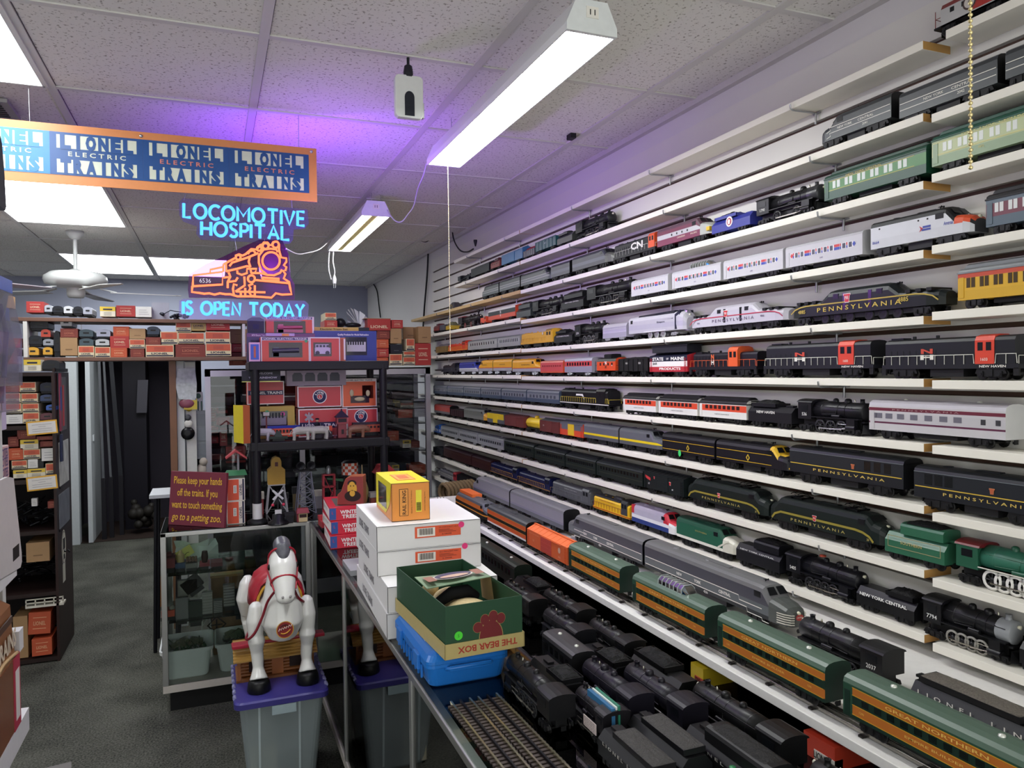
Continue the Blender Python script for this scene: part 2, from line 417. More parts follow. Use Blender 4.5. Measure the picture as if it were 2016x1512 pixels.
lc=counter('glass_counter',LX0,LX1,LY0,LY1,'long glass topped counter running toward the viewer under the black engines',0.135,['left'],[(0,0.995),(0,0.0),(0,0.28),(0,0.55),(0,0.78),(1,0.5),(1,1)])
# ==== model trains
WD=0.066
def P(c,r=0.38):return c if not isinstance(c,str)else M(c,r,0,0.05,40)
_inst={}
def inst(name,key,fn,mats,parent,loc=(0,0,0),rz=0.0):
 if key not in _inst:
  o=fn().build(name,mats);_inst[key]=o.data;bpy.data.objects.remove(o)
 o=bpy.data.objects.new(name,_inst[key]);C.objects.link(o);o.parent=parent;o.location=loc;o.rotation_euler.z=rz
 return o
TRUCKC=M('#1a1a1c',0.5);WHEELC=M('#2b2a2b',0.35,0.5);GLASSD=M('#15171c',0.3);BRIGHT=M('#c8cad0',0.25,0.9)
def wheel_mb(r,w=WD):
 m=MB();m.cyl((0,-w*.36,0),(0,w*.36,0),r*.25,n=6)
 for s in(-1,1):m.lathe([(r*.25,s*w*.37),(r*.55,s*w*.362),(r*.8,s*w*.375),(r,s*w*.37),(r*1.02,s*w*.31),(0.0001,s*w*.31)],n=14,axis='y')
 return m
def frame_mb(L,h,w=WD):
 m=MB()
 for s in(-1,1):
  y0,y1=sorted((s*w*.38,s*w*.46))
  m.prism([(-L*.5,h*.55),(-L*.44,h*.95),(L*.44,h*.95),(L*.5,h*.55),(L*.34,h*.5),(L*.18,h*.28),(-L*.18,h*.28),(-L*.34,h*.5)],'y',y0,y1)
  for q in(-1,1):m.box(q*L*.3-h*.2,q*L*.3+h*.2,*sorted((s*w*.45,s*w*.5)),h*.3,h*.75)
  m.box(-h*.22,h*.22,*sorted((s*w*.45,s*w*.49)),h*.35,h*.9)
  for q in(-1,1):m.cyl((q*L*.3,s*w*.49,h*.5),(q*L*.3,s*w*.515,h*.5),h*.13,n=6)
 m.box(-L*.12,L*.12,-w*.38,w*.38,h*.45,h*1.05)
 return m
def truck(t,x,h,near,L=0.052,ax=2,col=TRUCKC,wr=None):
 wr=wr or h*.52
 def full():
  m=frame_mb(L,h)
  if not near:
   for i in range(ax):
    xx=(i/(ax-1)-.5)*L*.64;w=wheel_mb(wr);w.xf(Matrix.Translation((xx,0,wr)));m.add(w.v,w.f,1,True)
  return m
 f=inst('truck',('tr',round(L,3),round(h,3),near,ax,col.name),full,[col,WHEELC],t,(x,0,0))
 if near:
  for i in range(ax):inst('wheel_set',('wh',round(wr,4)),lambda:wheel_mb(wr),WHEELC,f,((i/(ax-1)-.5)*L*.64,0,wr*1.02))
 return f
def coupler(t,x,h,s):
 inst('coupler',('cp',s),lambda:MB().box(*sorted((-s*.004,s*.0022)),-.003,.003,-.003,.002).box(*sorted((s*.001,s*.0028)),-.006,.006,-.004,.006),TRUCKC,t,(x,0,h))
def hull(t,name,L,bands,H,roof,z0=.26,secs=None,d=1,W=None,n=7,pw=.8,ends=None):
 """rounded-roof shell; bands = [(top as a share of H, colour)], the last top is the eave"""
 W=W or WD;zs=[z0*H]+[b[0]*H for b in bands];e=zs[-1];nb=len(bands)
 cols=[]
 for c in[b[1]for b in bands]+[roof]+([ends]if ends else[]):
  if P(c)not in cols:cols.append(P(c))
 bi=[cols.index(P(b[1]))for b in bands];ri=cols.index(P(roof));ei=cols.index(P(ends))if ends else bi[0]
 secs=secs or[(-L/2,1,1),(L/2,1,1)]
 S_=[]
 for q in secs:
  x,wk,tp=q[:3];tp*=H;w=W/2*wk;rise=min(H-e,(tp-zs[0])*.5)if len(q)<4 else q[3]*H
  ee=min(e,tp-rise);rise=tp-ee if tp-ee<(H-e)*1.6 or tp>=H*.999 else rise
  side=[min(z,ee)for z in zs]
  pts=[(x*d,-w,z)for z in side]
  for k in range(1,n):
   a=PI*k/n;cy=-math.copysign(abs(math.cos(a))**pw,math.cos(a));pts.append((x*d,w*cy,ee+rise*math.sin(a)**pw))
  pts+=[(x*d,w,z)for z in reversed(side)]
  S_.append(pts)
 def mf(k,i):
  if i<0:return ei
  if i<nb:return bi[i]
  if i<nb+n:return ri
  if i<2*nb+n:return bi[nb-1-(i-nb-n)]
  return bi[0]
 return MB().loft(S_,mfun=mf).build(name,cols,t)
def smooth_top(o):return o
def slit(t,x0,x1,z0,z1,W,col,name='window',proud=.0007,sides=(-1,1)):
 return B(x0,x1,-W/2-proud,W/2+proud,z0,z1).build(name,P(col,.2),t)
def windows(t,xs,w,z0,z1,W,col,near,mull=0):
 if near:
  for x in xs:
   def f():
    return B(-w/2,w/2,-W/2-.0007,W/2+.0007,z0,z1)
   inst('window',('wn',round(w,4),round(z0,4),round(z1,4),round(W,4),P(col).name),f,P(col,.2),t,(x,0,0))
 else:
  m=MB()
  for x in xs:
   m.box(x-w/2,x+w/2,-W/2-.0007,W/2+.0007,z0,z1)
  m.box(min(xs),max(xs),-W*.4,W*.4,z0,z1)
  m.build('window_row',P(col,.2),t)
def letter(t,items,W,name='lettering'):
 """items: (string, x, z, size, colour, fit or None)"""
 cols=[];m=MB()
 for it in items:
  c=P(it[4],.5)
  if c not in cols:cols.append(c)
  m.text(it[0],(it[1],-W/2-.0011,it[2]),(1,0,0),(0,0,1),it[3],cols.index(c),it[5]if len(it)>5 else None,bold=it[6]if len(it)>6 else.01)
 return m.build(name,cols,t)
def ribbon(t,pts,w,W,col,name='stripe'):
 m=MB()
 for s in(-1,):
  y=s*(W/2+.0009);vs=[]
  for i,p in enumerate(pts):
   a=Vector(pts[max(i-1,0)]);b=Vector(pts[min(i+1,len(pts)-1)]);dd=(b-a).normalized();nn=Vector((-dd.y,dd.x))
   for q in(-.5,.5):vs.append((p[0]+nn.x*w*q,y,p[1]+nn.y*w*q))
  m.add(vs,[(2*i,2*i+1,2*i+3,2*i+2)for i in range(len(pts)-1)])
 return m.build(name,P(col),t)
def keystone(t,x,z,s,W,c1='#c3222b',c2='#efe6e2',txt='PRR'):
 m=MB();poly=[(-.5,.5),(.5,.5),(.5,.28),(.4,.28),(.3,-.5),(-.3,-.5),(-.4,.28),(-.5,.28)]
 y=-W/2-.001
 m.add([(x+u*s*1.15,y,z+v*s*1.15)for u,v in poly],[tuple(range(8))],0)
 m.add([(x+u*s,y-.0004,z+v*s)for u,v in poly],[tuple(range(8))],1)
 if s>.009:m.text(txt,(x,y-.0009,z+s*.05),(1,0,0),(0,0,1),s*.6,0,s*.55)
 return m.build('herald',[P(c2),P(c1)],t)
def horn(t,x,y,z,d=1,s=1.0):
 m=MB()
 for q in(-1,1):m.lathe([(.0008*s,0),(.0012*s,.006*s),(.003*s,.009*s)],(x,y+q*.0035*s,z+.005*s),8,0,'x')
 m.cyl((x+.003*s,y,z-.004),(x+.003*s,y,z+.005*s),.0012*s,n=6);m.box(x+.002*s,x+.004*s,y-.005*s,y+.005*s,z+.004*s,z+.0055*s)
 return m.build('horn',M('#23232a',.3,.6),t)
 # ---- streamlined diesel
NOSE={'f':[(.95,1,1),(.82,1,.985),(.60,1,.76),(.34,.96,.72),(.14,.82,.66),(.03,.6,.58),(0,.38,.5)],
'fa':[(.80,1,1),(.66,1,.98),(.44,1,.74),(.22,.98,.71),(.07,.86,.66),(0,.66,.58)],
'ep':[(.62,1,1),(.50,1,.96),(.34,.98,.80),(.12,.86,.74),(0,.6,.66)]}
def diesel(t,L,H,near,d=1,bands=None,roof='#222',nose='f',cab=True,trk=TRUCKC,ax=3,glass=GLASSD,both=False,ends='#161618',nosecol=None,noselen=1.0,W=None,horns=True):
 W=W or WD
 if cab:
  ns=[(L/2-a*H*noselen,w,tp)for a,w,tp in NOSE[nose]]
  back=[(-x,w,tp)for x,w,tp in reversed(ns)]if both else[(-L/2,1,1)]
  o=hull(t,'body',L,bands,H,roof,secs=back+ns,d=d,W=W,ends=None if both else ends)
  if nosecol:
   mi=len(o.data.materials);o.data.materials.append(P(nosecol))
   for p in o.data.polygons:
    if p.center.x*d>L/2-.52*H*noselen and p.center.z>.3*H:p.material_index=mi
  n0=NOSE[nose];(a1,_,z1),(a2,_,z2)=n0[1],n0[2]
  m=MB();x1,x2=L/2-a1*H*noselen,L/2-a2*H*noselen
  for s in(-1,1):
   q=[(x1+(x2-x1)*.18,s*W*.04,.18),(x1+(x2-x1)*.18,s*W*.33,.18),(x1+(x2-x1)*.82,s*W*.40,.82),(x1+(x2-x1)*.82,s*W*.04,.82)]
   m.quad(*[((x+.0012)*d,y,(z1+(z2-z1)*k)*H+.0004)for x,y,k in q])
  m.build('windshield',glass,t)
  wx=L/2-(n0[0][0]+.03)*H*noselen
  slit(t,*sorted((d*(wx-.10*H),d*(wx+.12*H))),.70*H,.84*H,W,glass,'cab_window')
  hx=L/2-n0[-2][0]*H*noselen
  MB().lathe([(.0001,.006),(.0035,.006),(.0045,0)],(hx*d if d>0 else hx*d,0,n0[-2][2]*H*.96),10,0,'x').build('headlight',M('#e6e3c8',.2),t)
  if horns:horn(t,(L/2-1.1*H*noselen)*d,0,H,d)
 else:
  hull(t,'body',L,bands,H,roof,W=W,ends=ends)
 f=MB()
 if near:
  for q in range(2):f.lathe([(.0001,.0025),(.011,.0025),(.012,0)],(-L*.3+q*L*.25,0,H-.0012),14,0)
  f.box(-L*.05,L*.1,-.008,.008,H-.001,H+.0018)
  f.build('roof_vent',P(roof,.5),t)
 tx=L*.31;tl=min(.075,L*.30)
 truck(t,-tx,.27*H,near,tl,ax,trk);truck(t,tx,.27*H,near,tl,ax,trk)
 B(-L*.12,L*.12,-W*.36,W*.36,.08*H,.28*H).build('fuel_tank',M('#1d1d20',.5),t)
 for s in(-1,1):coupler(t,s*(L/2-.002),.16*H,s)
 # ---- passenger cars ----
def coach(t,L,H,near,bands=None,roof='#777',n=10,win=(.52,.72),wcol=GLASSD,style='smooth',trk=TRUCKC,dome=0,x0=.07,x1=.93,ends=None,ww=.55,obs=0,W=None,pairs=False):
 W=W or WD;z0=.22
 if style=='clere':
  hull(t,'body',L,bands,H*.95,roof,z0=z0,W=W,ends=ends)
  c=MB();c.loft([[(x,-W*.26*k,H*.93),(x,-W*.26*k,H*(.93+.07*q)),(x,-W*.14,H*(.94+.1*q)),(x,W*.14,H*(.94+.1*q)),(x,W*.26*k,H*(.93+.07*q)),(x,W*.26*k,H*.93)]for x,k,q in((-L*.5-.001,.9,-.5),(-L*.46,1,1),(L*.46,1,1),(L*.5+.001,.9,-.5))])
  c.build('clerestory',P(roof,.5),t)
  o=MB();o.box(-L/2-.0015,L/2+.0015,-W*.5-.0015,W*.5+.0015,bands[-1][0]*H*.95-.0015,bands[-1][0]*H*.95+.002)
  o.build('roof_edge',P(roof,.5),t)
 else:
  secs=None
  if obs:secs=[(-L/2,1,1),(L/2-.03,1,1),(L/2-.012,.9,.98),(L/2,.66,.93)]
  hull(t,'body',L,bands,H,roof,z0=z0,W=W,ends=ends,secs=secs)
 if n:
  step=L*(x1-x0)/n
  xs=[-L/2+L*x0+step*(i+.5)+(step*.14*(1 if i%2==0 else-1)if pairs else 0)for i in range(n)]
  windows(t,xs,step*ww,win[0]*H,win[1]*H,W,wcol,near)
 if near:
  slit(t,-L/2+L*.012,-L/2+L*.012+.012,.26*H,.72*H,W,P(bands[0][1]),'door',.0012)
  for q in(-1,1):
   if style=='smooth' and not dome:inst('roof_vent',('rv',),lambda:MB().lathe([(.0055,-.001),(.005,.0025),(.0001,.004)],n=10),M('#d9dbd3',.3,.3),t,(q*L*.27,0,H))
 if dome:
  dm=MB();a=L*.20
  dm.loft([[(x,-W*.3*k,H*.95),(x,-W*.3*k,H*(1+.10*q)),(x,-W*.16*k,H*(1+.19*q)),(x,W*.16*k,H*(1+.19*q)),(x,W*.3*k,H*(1+.10*q)),(x,W*.3*k,H*.95)]for x,k,q in((-a,.9,0),(-a*.8,1,.95),(a*.75,1,.95),(a*1.02,.85,0))])
  dm.build('dome',GL('#aab4bc',.05,1.6,.55,'#8f979d'),t)
  rb=MB()
  for i in range(7):
   x=-a*.82+a*1.6*i/6
   rb.tube([(x,-W*.305,H*.97),(x,-W*.305,H*1.1),(x,-W*.165,H*1.19),(x,W*.165,H*1.19),(x,W*.305,H*1.1),(x,W*.305,H*.97)],.0011,5)
  rb.build('dome_frame',P('#a8b0b0'),t)
 tx=L*.33;tl=min(.055,L*.2)
 truck(t,-tx,.24*H,near,tl,2,trk);truck(t,tx,.24*H,near,tl,2,trk)
 B(-L*.16,L*.16,-W*.3,W*.3,.10*H,.23*H).build('underframe',M('#1b1b1d',.6),t)
 for s in(-1,1):coupler(t,s*(L/2-.002),.15*H,s)
 # ---- freight cars -
def boxcar(t,L,H,near,bands=None,roof='#333',door=None,W=None,load=None,plug=None):
 W=W or WD
 o=hull(t,'body',L,bands,H,roof,z0=.22,W=W,n=2,pw=1.0)
 m=MB();nr=9
 for i in range(nr):
  x=-L/2+L*(i+.5)/nr
  m.prism([(-W/2-.0005,bands[-1][0]*H+.0002),(0,H+.0015),(W/2+.0005,bands[-1][0]*H+.0002)],'x',x-.0012,x+.0012)
 m.box(-L/2,L/2,-.004,.004,H,H+.003)
 m.build('roof_ribs',P(roof,.5),t)
 if door:
  dm=MB();dm.box(-L*.13,L*.13,-W/2-.0018,W/2+.0018,.25*H,bands[-1][0]*H-.004)
  if near:
   for k in range(4):dm.box(-L*.125,L*.125,-W/2-.0024,-W/2,(.3+.15*k)*H,(.3+.15*k)*H+.001)
  dm.build('door',P(door),t)
  dr=MB()
  dr.box(-L*.13,L*.36,-W/2-.0022,W/2+.0022,bands[-1][0]*H-.004,bands[-1][0]*H-.0025)
  dr.build('door_rail',P(bands[-1][1]),t)
 if near:
  ld=MB()
  for s in(-1,1):
   for q in(0,.008):ld.box(s*L*.47-q*s,s*L*.47-q*s+.0008,-W/2-.002,-W/2-.0005,.24*H,.8*H)
   for k in range(6):ld.box(*sorted((s*L*.47,s*(L*.47-.008))),-W/2-.002,-W/2-.001,(.28+.1*k)*H,(.28+.1*k)*H+.0008)
  ld.build('ladder',P(bands[0][1]),t)
 for s in(-1,1):truck(t,s*L*.32,.24*H,near,min(.045,L*.2));coupler(t,s*L/2,.15*H,s)
def coal_mb(x0,x1,y0,y1,z0,h,nx=14,ny=7,seed=1):
 rnd=random.Random(seed);m=MB();vs=[];
 for j in range(ny+1):
  for i in range(nx+1):
   u,v=i/nx,j/ny;e=min(1,4.5*min(u,1-u))*min(1,3.5*min(v,1-v))
   vs.append((x0+(x1-x0)*u,y0+(y1-y0)*v,z0+h*(e**.5)*(.8+.35*rnd.random())))
 m.add(vs,[(j*(nx+1)+i,j*(nx+1)+i+1,(j+1)*(nx+1)+i+1,(j+1)*(nx+1)+i)for j in range(ny)for i in range(nx)])
 return m
def hopper(t,L,H,near,col='#1a1a1c',load='#0c0c0d',lh=.1,W=None):
 W=W or WD;m=MB()
 m.loft([[(x,-W/2,z)for x,z in()]for _ in()]or[[(-L/2,-W/2,.26*H),(L/2,-W/2,.26*H),(L/2,W/2,.26*H),(-L/2,W/2,.26*H)],[(-L/2,-W/2,.82*H),(L/2,-W/2,.82*H),(L/2,W/2,.82*H),(-L/2,W/2,.82*H)]])
 m.build('body',P(col),t);r=MB()
 for i in range(7):
  x=-L/2+L*i/6
  for s in(-1,1):r.box(x-.001,x+.001,*sorted((s*W/2,s*(W/2+.002))),.26*H,.82*H)
 for s in(-1,1):r.box(-L/2,L/2,*sorted((s*(W/2-.001),s*(W/2+.002))),.80*H,.84*H)
 r.build('side_ribs',P(col),t)
 if load:coal_mb(-L/2+.002,L/2-.002,-W/2+.002,W/2-.002,.80*H,lh*H,seed=int(L*1e4)).build('load',M(load,.8,0,.3,300),t)
 for s in(-1,1):truck(t,s*L*.32,.24*H,near,min(.045,L*.2));coupler(t,s*L/2,.15*H,s)
def tank(t,L,H,near,col='#e0bf1e',W=None):
 W=W or WD;r=W*.42;m=MB();zc=.26*H+r
 m.lathe([(.0001,-L/2),(r*.6,-L/2+.001),(r*.92,-L/2+.005),(r,-L/2+.012),(r,L/2-.012),(r*.92,L/2-.005),(r*.6,L/2-.001),(.0001,L/2)],(0,0,zc),18,0,'x')
 m.build('tank',P(col),t);MB().lathe([(r*.45,r*.7),(r*.45,r*1.25),(r*.3,r*1.4),(.0001,r*1.45)],(0,0,zc),14).build('dome',P(col),t)
 h=MB()
 for s in(-1,1):h.tube([(-L*.46,s*r*1.05,zc),(L*.46,s*r*1.05,zc)],.0008,5)
 h.build('handrail',P(col),t);B(-L/2,L/2,-W*.3,W*.3,.22*H,.30*H).build('frame',TRUCKC,t)
 for s in(-1,1):truck(t,s*L*.32,.24*H,near,min(.045,L*.22));coupler(t,s*L/2,.15*H,s)
def caboose(t,L,H,near,col='#d1481f',roof='#1c1c1e',W=None,bands=None,txt=None):
 W=W or WD;b=L*.40
 hull(t,'body',2*b,bands or[(.78,col)],H*.86,roof,z0=.26,W=W,n=5)
 hull(t,'cupola',L*.3,[(.96,roof)],H*1.02,roof,z0=.80,W=W*.74,n=4);slit(t,-L*.12,-L*.03,.87*H,.95*H,W*.74,GLASSD,'cupola_window');slit(t,L*.03,L*.12,.87*H,.95*H,W*.74,GLASSD,'cupola_window')
 for x in(-.24,-.08,.1,.26):slit(t,L*x-.005,L*x+.005,.5*H,.62*H,W,GLASSD,'window')
 B(-L/2,L/2,-W*.5,W*.5,.22*H,.27*H).build('platform',TRUCKC,t)
 r=MB()
 for s in(-1,1):
  for y in(-W*.46,W*.46):r.tube([(s*L*.49,y,.25*H),(s*L*.49,y,.70*H)],.0009,5);r.tube([(s*L*.42,y,.5*H),(s*L*.49,y,.5*H)],.0008,5)
  r.tube([(s*L*.49,-W*.46,.5*H),(s*L*.49,W*.46,.5*H)],.0008,5)
 r.build('railing',P(roof),t)
 for s in(-1,1):truck(t,s*L*.3,.24*H,near,min(.04,L*.2));coupler(t,s*L/2,.15*H,s)
 # ---- hood diesels -
def hood(t,L,H,near,d=1,col='#1b1b20',cabcol=None,cabx=.22,cabw=.15,rail='#d8d6cc',deck=None,full=False,cabroof=None,fac=.78,ax=2,stripe=None,W=None,bands=None,nosecol=None):
 W=W or WD;cabcol=cabcol or col;deck=deck or col
 hw=W*(.94 if full else.66);top=fac
 if nosecol:
  hull(t,'hood',L*.93,bands or[(top-.08,col)],top*H,col,z0=.34/top,W=hw,ends=nosecol)
 else:hull(t,'hood',L*.93,bands or[(.88,col)],top*H,col,z0=.34/top,W=hw,n=6)
 cx=cabx*L*d
 o=hull(t,'cab',cabw*L,[(.86,cabcol)],H,cabroof or cabcol,z0=.34,W=W*.98,n=5)
 o.location.x=cx
 for q in(-1,1):slit(o,q*cabw*L*.22-cabw*L*.13,q*cabw*L*.22+cabw*L*.13,.64*H,.82*H,W*.98,GLASSD,'cab_window')
 B(-L*.49,L*.49,-W/2,W/2,.25*H,.35*H).build('deck',P(deck),t)
 if stripe:slit(t,-L*.49,L*.49,.28*H,.315*H,W,stripe,'sill_stripe',.0006)
 r=MB()
 npost=7
 for s in(-1,1):
  y=s*W*.49
  for a,b in((-L*.48,min(cx-cabw*L*.55,L*.48)),(cx+cabw*L*.55,L*.48)):
   if b-a<.02:continue
   r.tube([(a,y,.36*H),(a+.002,y,.56*H),(b-.002,y,.56*H),(b,y,.36*H)],.0009,5)
   k=max(2,int((b-a)/.022))
   for i in range(1,k):r.tube([(a+(b-a)*i/k,y,.34*H),(a+(b-a)*i/k,y,.56*H)],.0007,4)
 for s in(-1,1):r.tube([(s*L*.485,-W*.45,.35*H),(s*L*.485,-W*.45,.52*H),(s*L*.485,W*.45,.52*H),(s*L*.485,W*.45,.35*H)],.0008,4)
 r.build('handrail',P(rail),t)
 e=MB()
 for x in(-.3,-.12):e.cyl((x*L*d,0,top*H-.002),(x*L*d,0,top*H+.006),.004,n=8)
 e.box(-L*.46,-L*.36,-W*.2,W*.2,top*H-.001,top*H+.003)
 e.build('exhaust_stack',P(col),t)
 if near:
  lv=MB()
  for i in range(8):
   x=-L*.42*d+i*L*.05*d
   lv.box(x,x+.002,-hw/2-.0008,hw/2+.0008,.46*H,.68*H)
  lv.build('louvres',P(col,.6),t)
  st=MB()
  for s in(-1,1):
   for q in(-1,1):st.box(s*L*.475-.006,s*L*.475+.006,*sorted((q*W*.42,q*W*.5)),.10*H,.26*H)
  st.build('steps',TRUCKC,t)
 tl=min(.07,L*.26)
 truck(t,-L*.31,.26*H,near,tl,ax);truck(t,L*.31,.26*H,near,tl,ax)
 B(-L*.12,L*.12,-W*.38,W*.38,.07*H,.25*H).build('fuel_tank',TRUCKC,t)
 for s in(-1,1):coupler(t,s*L*.49,.16*H,s)
 # ---- double-ended electrics -
def gg1(t,L,H,near,col='#17211d',roof=None,stripe='#c9a63c',W=None,nwheels=6):
 W=W or WD;n1=L*.5
 secs=[(-n1,.55,.64),(-n1+.012,.82,.70),(-n1+.04,.97,.735),(-L*.26,1,.77),(-L*.20,1,.97),(-L*.17,1,1),(L*.17,1,1),(L*.20,1,.97),(L*.26,1,.77),(n1-.04,.97,.735),(n1-.012,.82,.70),(n1,.55,.64)]
 hull(t,'body',L,[(.5,col),(.82,col)],H*.9,roof or col,z0=.28,secs=[(a,b,c/.95 if c>.9 else c)for a,b,c in secs],W=W)
 if stripe:
  pts=[(-L*.485,.36*H),(-L*.455,.47*H),(-L*.41,.53*H),(-L*.36,.555*H),(L*.36,.555*H),(L*.41,.53*H),(L*.455,.47*H),(L*.485,.36*H)]
  ribbon(t,pts,.034*H,W,stripe)
 for q in(-1,1):
  slit(t,q*L*.145-.009,q*L*.145+.009,.67*H,.80*H,W,GLASSD,'cab_window');slit(t,q*L*.085-.005,q*L*.085+.005,.34*H,.80*H,W,'#101416','door',.0004)
 g_=MB()
 for i in range(10):
  x=(-.44+.06*i)*L if i<3 else(.30+.06*(i-7))*L
  if i<3 or i>6:g_.box(x,x+.014,-W/2-.0006,W/2+.0006,.60*H,.68*H)
 g_.build('louvres',M('#101214',.5),t)
 horn(t,L*.2,0,H*.87);horn(t,-L*.2,0,H*.87)
 B(-L*.42,L*.42,-W*.34,W*.34,.12*H,.28*H).build('frame',TRUCKC,t)
 for i in range(nwheels):
  x=(i-(nwheels-1)/2)*L*.088+(L*.02 if i>=nwheels/2 else-L*.02)
  inst('driving_wheel_set',('dw',round(.16*H,4)),lambda:wheel_mb(.15*H),WHEELC,t,(x,0,.155*H))
 for s in(-1,1):truck(t,s*L*.39,.24*H,near,.05,2);coupler(t,s*L*.48,.15*H,s)
def pantograph(t,x,H,W):
 m=MB();z=H
 for s in(-1,1):
  y=s*W*.28
  m.tube([(x-.022,y,z+.002),(x+.022,y,z+.002)],.0012,5);m.tube([(x-.02,y,z+.002),(x+.012,y*.9,z+.008),(x-.014,y*.8,z+.014)],.0009,5)
  m.tube([(x+.02,y,z+.002),(x-.012,y*.9,z+.009),(x+.014,y*.8,z+.014)],.0009,5)
 for q in(-.014,.014):m.tube([(x+q,-W*.42,z+.012),(x+q,-W*.3,z+.0145),(x+q,W*.3,z+.0145),(x+q,W*.42,z+.012)],.0011,5)
 for q in(-.02,.02):m.box(x+q-.002,x+q+.002,-W*.34,W*.34,z-.002,z+.003)
 return m.build('pantograph',M('#141416',.4,.4),t)
 # ---- steam ---
def steam(t,L,H,near,d=1,col='#19191c',nd=3,drv='#2c2c2f',cabroof=None,smoke=None,rod='#a9a59b',stripe=None,stack='short',num=None,W=None,dr=.19,tire=None,boil=None):
 W=W or WD;c=P(col);X=lambda f:f*L*d;zb=.62*H;R=.25*H
 b=MB();b.lathe([(.0001,X(-.24)),(R*1.06,X(-.24)),(R*1.06,X(-.02)),(R,X(.02)),(R*.97,X(.30))],(0,0,zb),20,0,'x')
 for f in(-.12,.0,.1,.2):b.lathe([(R*1.07 if f<0 else R*1.01,X(f)),(R*1.07 if f<0 else R*1.02,X(f+.008))],(0,0,zb),20,0,'x')
 b.build('boiler',P(boil)if boil else c,t)
 s=MB();s.lathe([(R*.98,X(.295)),(R*.98,X(.43)),(R*.9,X(.438)),(R*.62,X(.446)),(R*.55,X(.45)),(.0001,X(.452))],(0,0,zb),20,0,'x')
 s.build('smokebox',P(smoke,.3)if smoke else c,t)
 st=MB()
 if stack=='balloon':st.lathe([(.05*H,0),(.05*H,.12*H),(.14*H,.26*H),(.14*H,.30*H),(.07*H,.36*H),(.06*H,.36*H)],(X(.36),0,zb+R*.9),12)
 else:st.lathe([(.075*H,0),(.06*H,.04*H),(.06*H,.11*H),(.07*H,.115*H),(.045*H,.115*H),(.045*H,.05*H)],(X(.36),0,zb+R*.92),12)
 st.build('smokestack',P(smoke,.3)if smoke else c,t)
 for f,k in((.17,1.0),(.0,.8)):
  MB().lathe([(.10*H*k,-.03*H),(.10*H*k,.05*H),(.085*H*k,.09*H),(.05*H*k,.11*H),(.0001,.115*H)],(X(f),0,zb+R*.93),12).build('steam_dome',c,t)
 if near:
  MB().lathe([(.022*H,0),(.02*H,.05*H),(.008*H,.07*H),(.0001,.075*H)],(X(.26),0,zb+R*1.05),8).build('bell',M('#c2c0b0',.25,.8),t)
  pp=MB()
  for q in(-1,1):
   pp.tube([(X(-.2),q*R*.95,zb+R*.45),(X(.4),q*R*.95,zb+R*.35)],.0009,5)
   for f in(-.15,0,.15,.3):pp.cyl((X(f),q*R*.9,zb+R*.4),(X(f),q*R*.99,zb+R*.42),.001,n=4)
   pp.tube([(X(.1),q*R*1.0,zb+R*.1),(X(.1),q*R*1.06,zb-R*.3),(X(-.1),q*R*1.08,zb-R*.4)],.0013,5)
   pp.cyl((X(.05),q*R*1.05,zb-R*.55),(X(.16),q*R*1.05,zb-R*.55),.005,n=8)
  pp.build('pipework',c,t)
 cb=MB();x0,x1=sorted((X(-.44),X(-.24)))
 cb.box(x0,x1,-W*.47,W*.47,.36*H,.84*H);cab=cb.build('cab',c,t)
 slit(cab,(x0+x1)/2-L*.05,(x0+x1)/2+L*.05,.60*H,.76*H,W*.94,GLASSD,'cab_window')
 rf=MB();rr=[]
 for k in range(9):a=PI*k/8;rr.append((-math.cos(a)*W*.5,.83*H+math.sin(a)*.10*H))
 rf.prism(rr,'x',x0-.003,x1+.004);rf.build('cab_roof',P(cabroof)if cabroof else c,t)
 rb=MB();a,e=sorted((X(-.24),X(.42)));rb.box(a,e,-W*.47,W*.47,.42*H,.445*H);rb.box(*sorted((X(.42),X(.46))),-W*.3,W*.3,.34*H,.38*H)
 rb.build('running_board',c,t)
 if stripe:slit(t,a,e,.421*H,.445*H,W*.94,stripe,'stripe',.0008)
 fr=MB();fr.box(*sorted((X(-.42),X(.40))),-W*.2,W*.2,.16*H,.42*H);fr.box(*sorted((X(-.2),X(.25))),-W*.3,W*.3,.34*H,.43*H);fr.build('frame',TRUCKC,t)
 r=dr*H;x_a,x_b=-.13,.17;xs=[x_a+(x_b-x_a)*i/(nd-1)for i in range(nd)]
 def dmb():
  m=MB();m.cyl((0,-W*.38,0),(0,W*.38,0),r*.15,n=6)
  for q in(-1,1):
   m.lathe([(r*.72,q*W*.395),(r,q*W*.395),(r*1.0,q*W*.35),(r*.72,q*W*.35),(r*.72,q*W*.395)],n=18,axis='y',mi=1,cap=False)
   m.lathe([(.0001,q*W*.39),(r*.28,q*W*.39),(r*.28,q*W*.36),(.0001,q*W*.36)],n=10,axis='y')
   for k in range(8):
    an=2*PI*k/8;m.cyl((r*.2*math.cos(an),q*W*.375,r*.2*math.sin(an)),(r*.74*math.cos(an),q*W*.375,r*.74*math.sin(an)),r*.07,n=4)
  return m
 for f in xs:inst('driving_wheel_set',('sd',round(r,4),drv,tire),dmb,[P(drv),P(tire or drv)],t,(X(f),0,r*1.02))
 ro=MB()
 for q in(-1,1):
  y0,y1=sorted((q*W*.41,q*W*.43));ro.box(*sorted((X(xs[0]-.01),X(xs[-1]+.01))),y0,y1,r*.62,r*.62+.003)
  ro.tube([(X(xs[nd//2]),q*W*.44,r*.63),(X(.30),q*W*.44,r*.95)],.0013,5);ro.tube([(X(xs[-1]-.03),q*W*.44,r*1.5),(X(.28),q*W*.44,r*1.45)],.001,5)
  for f in xs:ro.cyl((X(f),q*W*.40,r*.62+.0015),(X(f),q*W*.445,r*.62+.0015),.0022,n=6)
 ro.build('side_rod',M(rod,.3,.7),t)
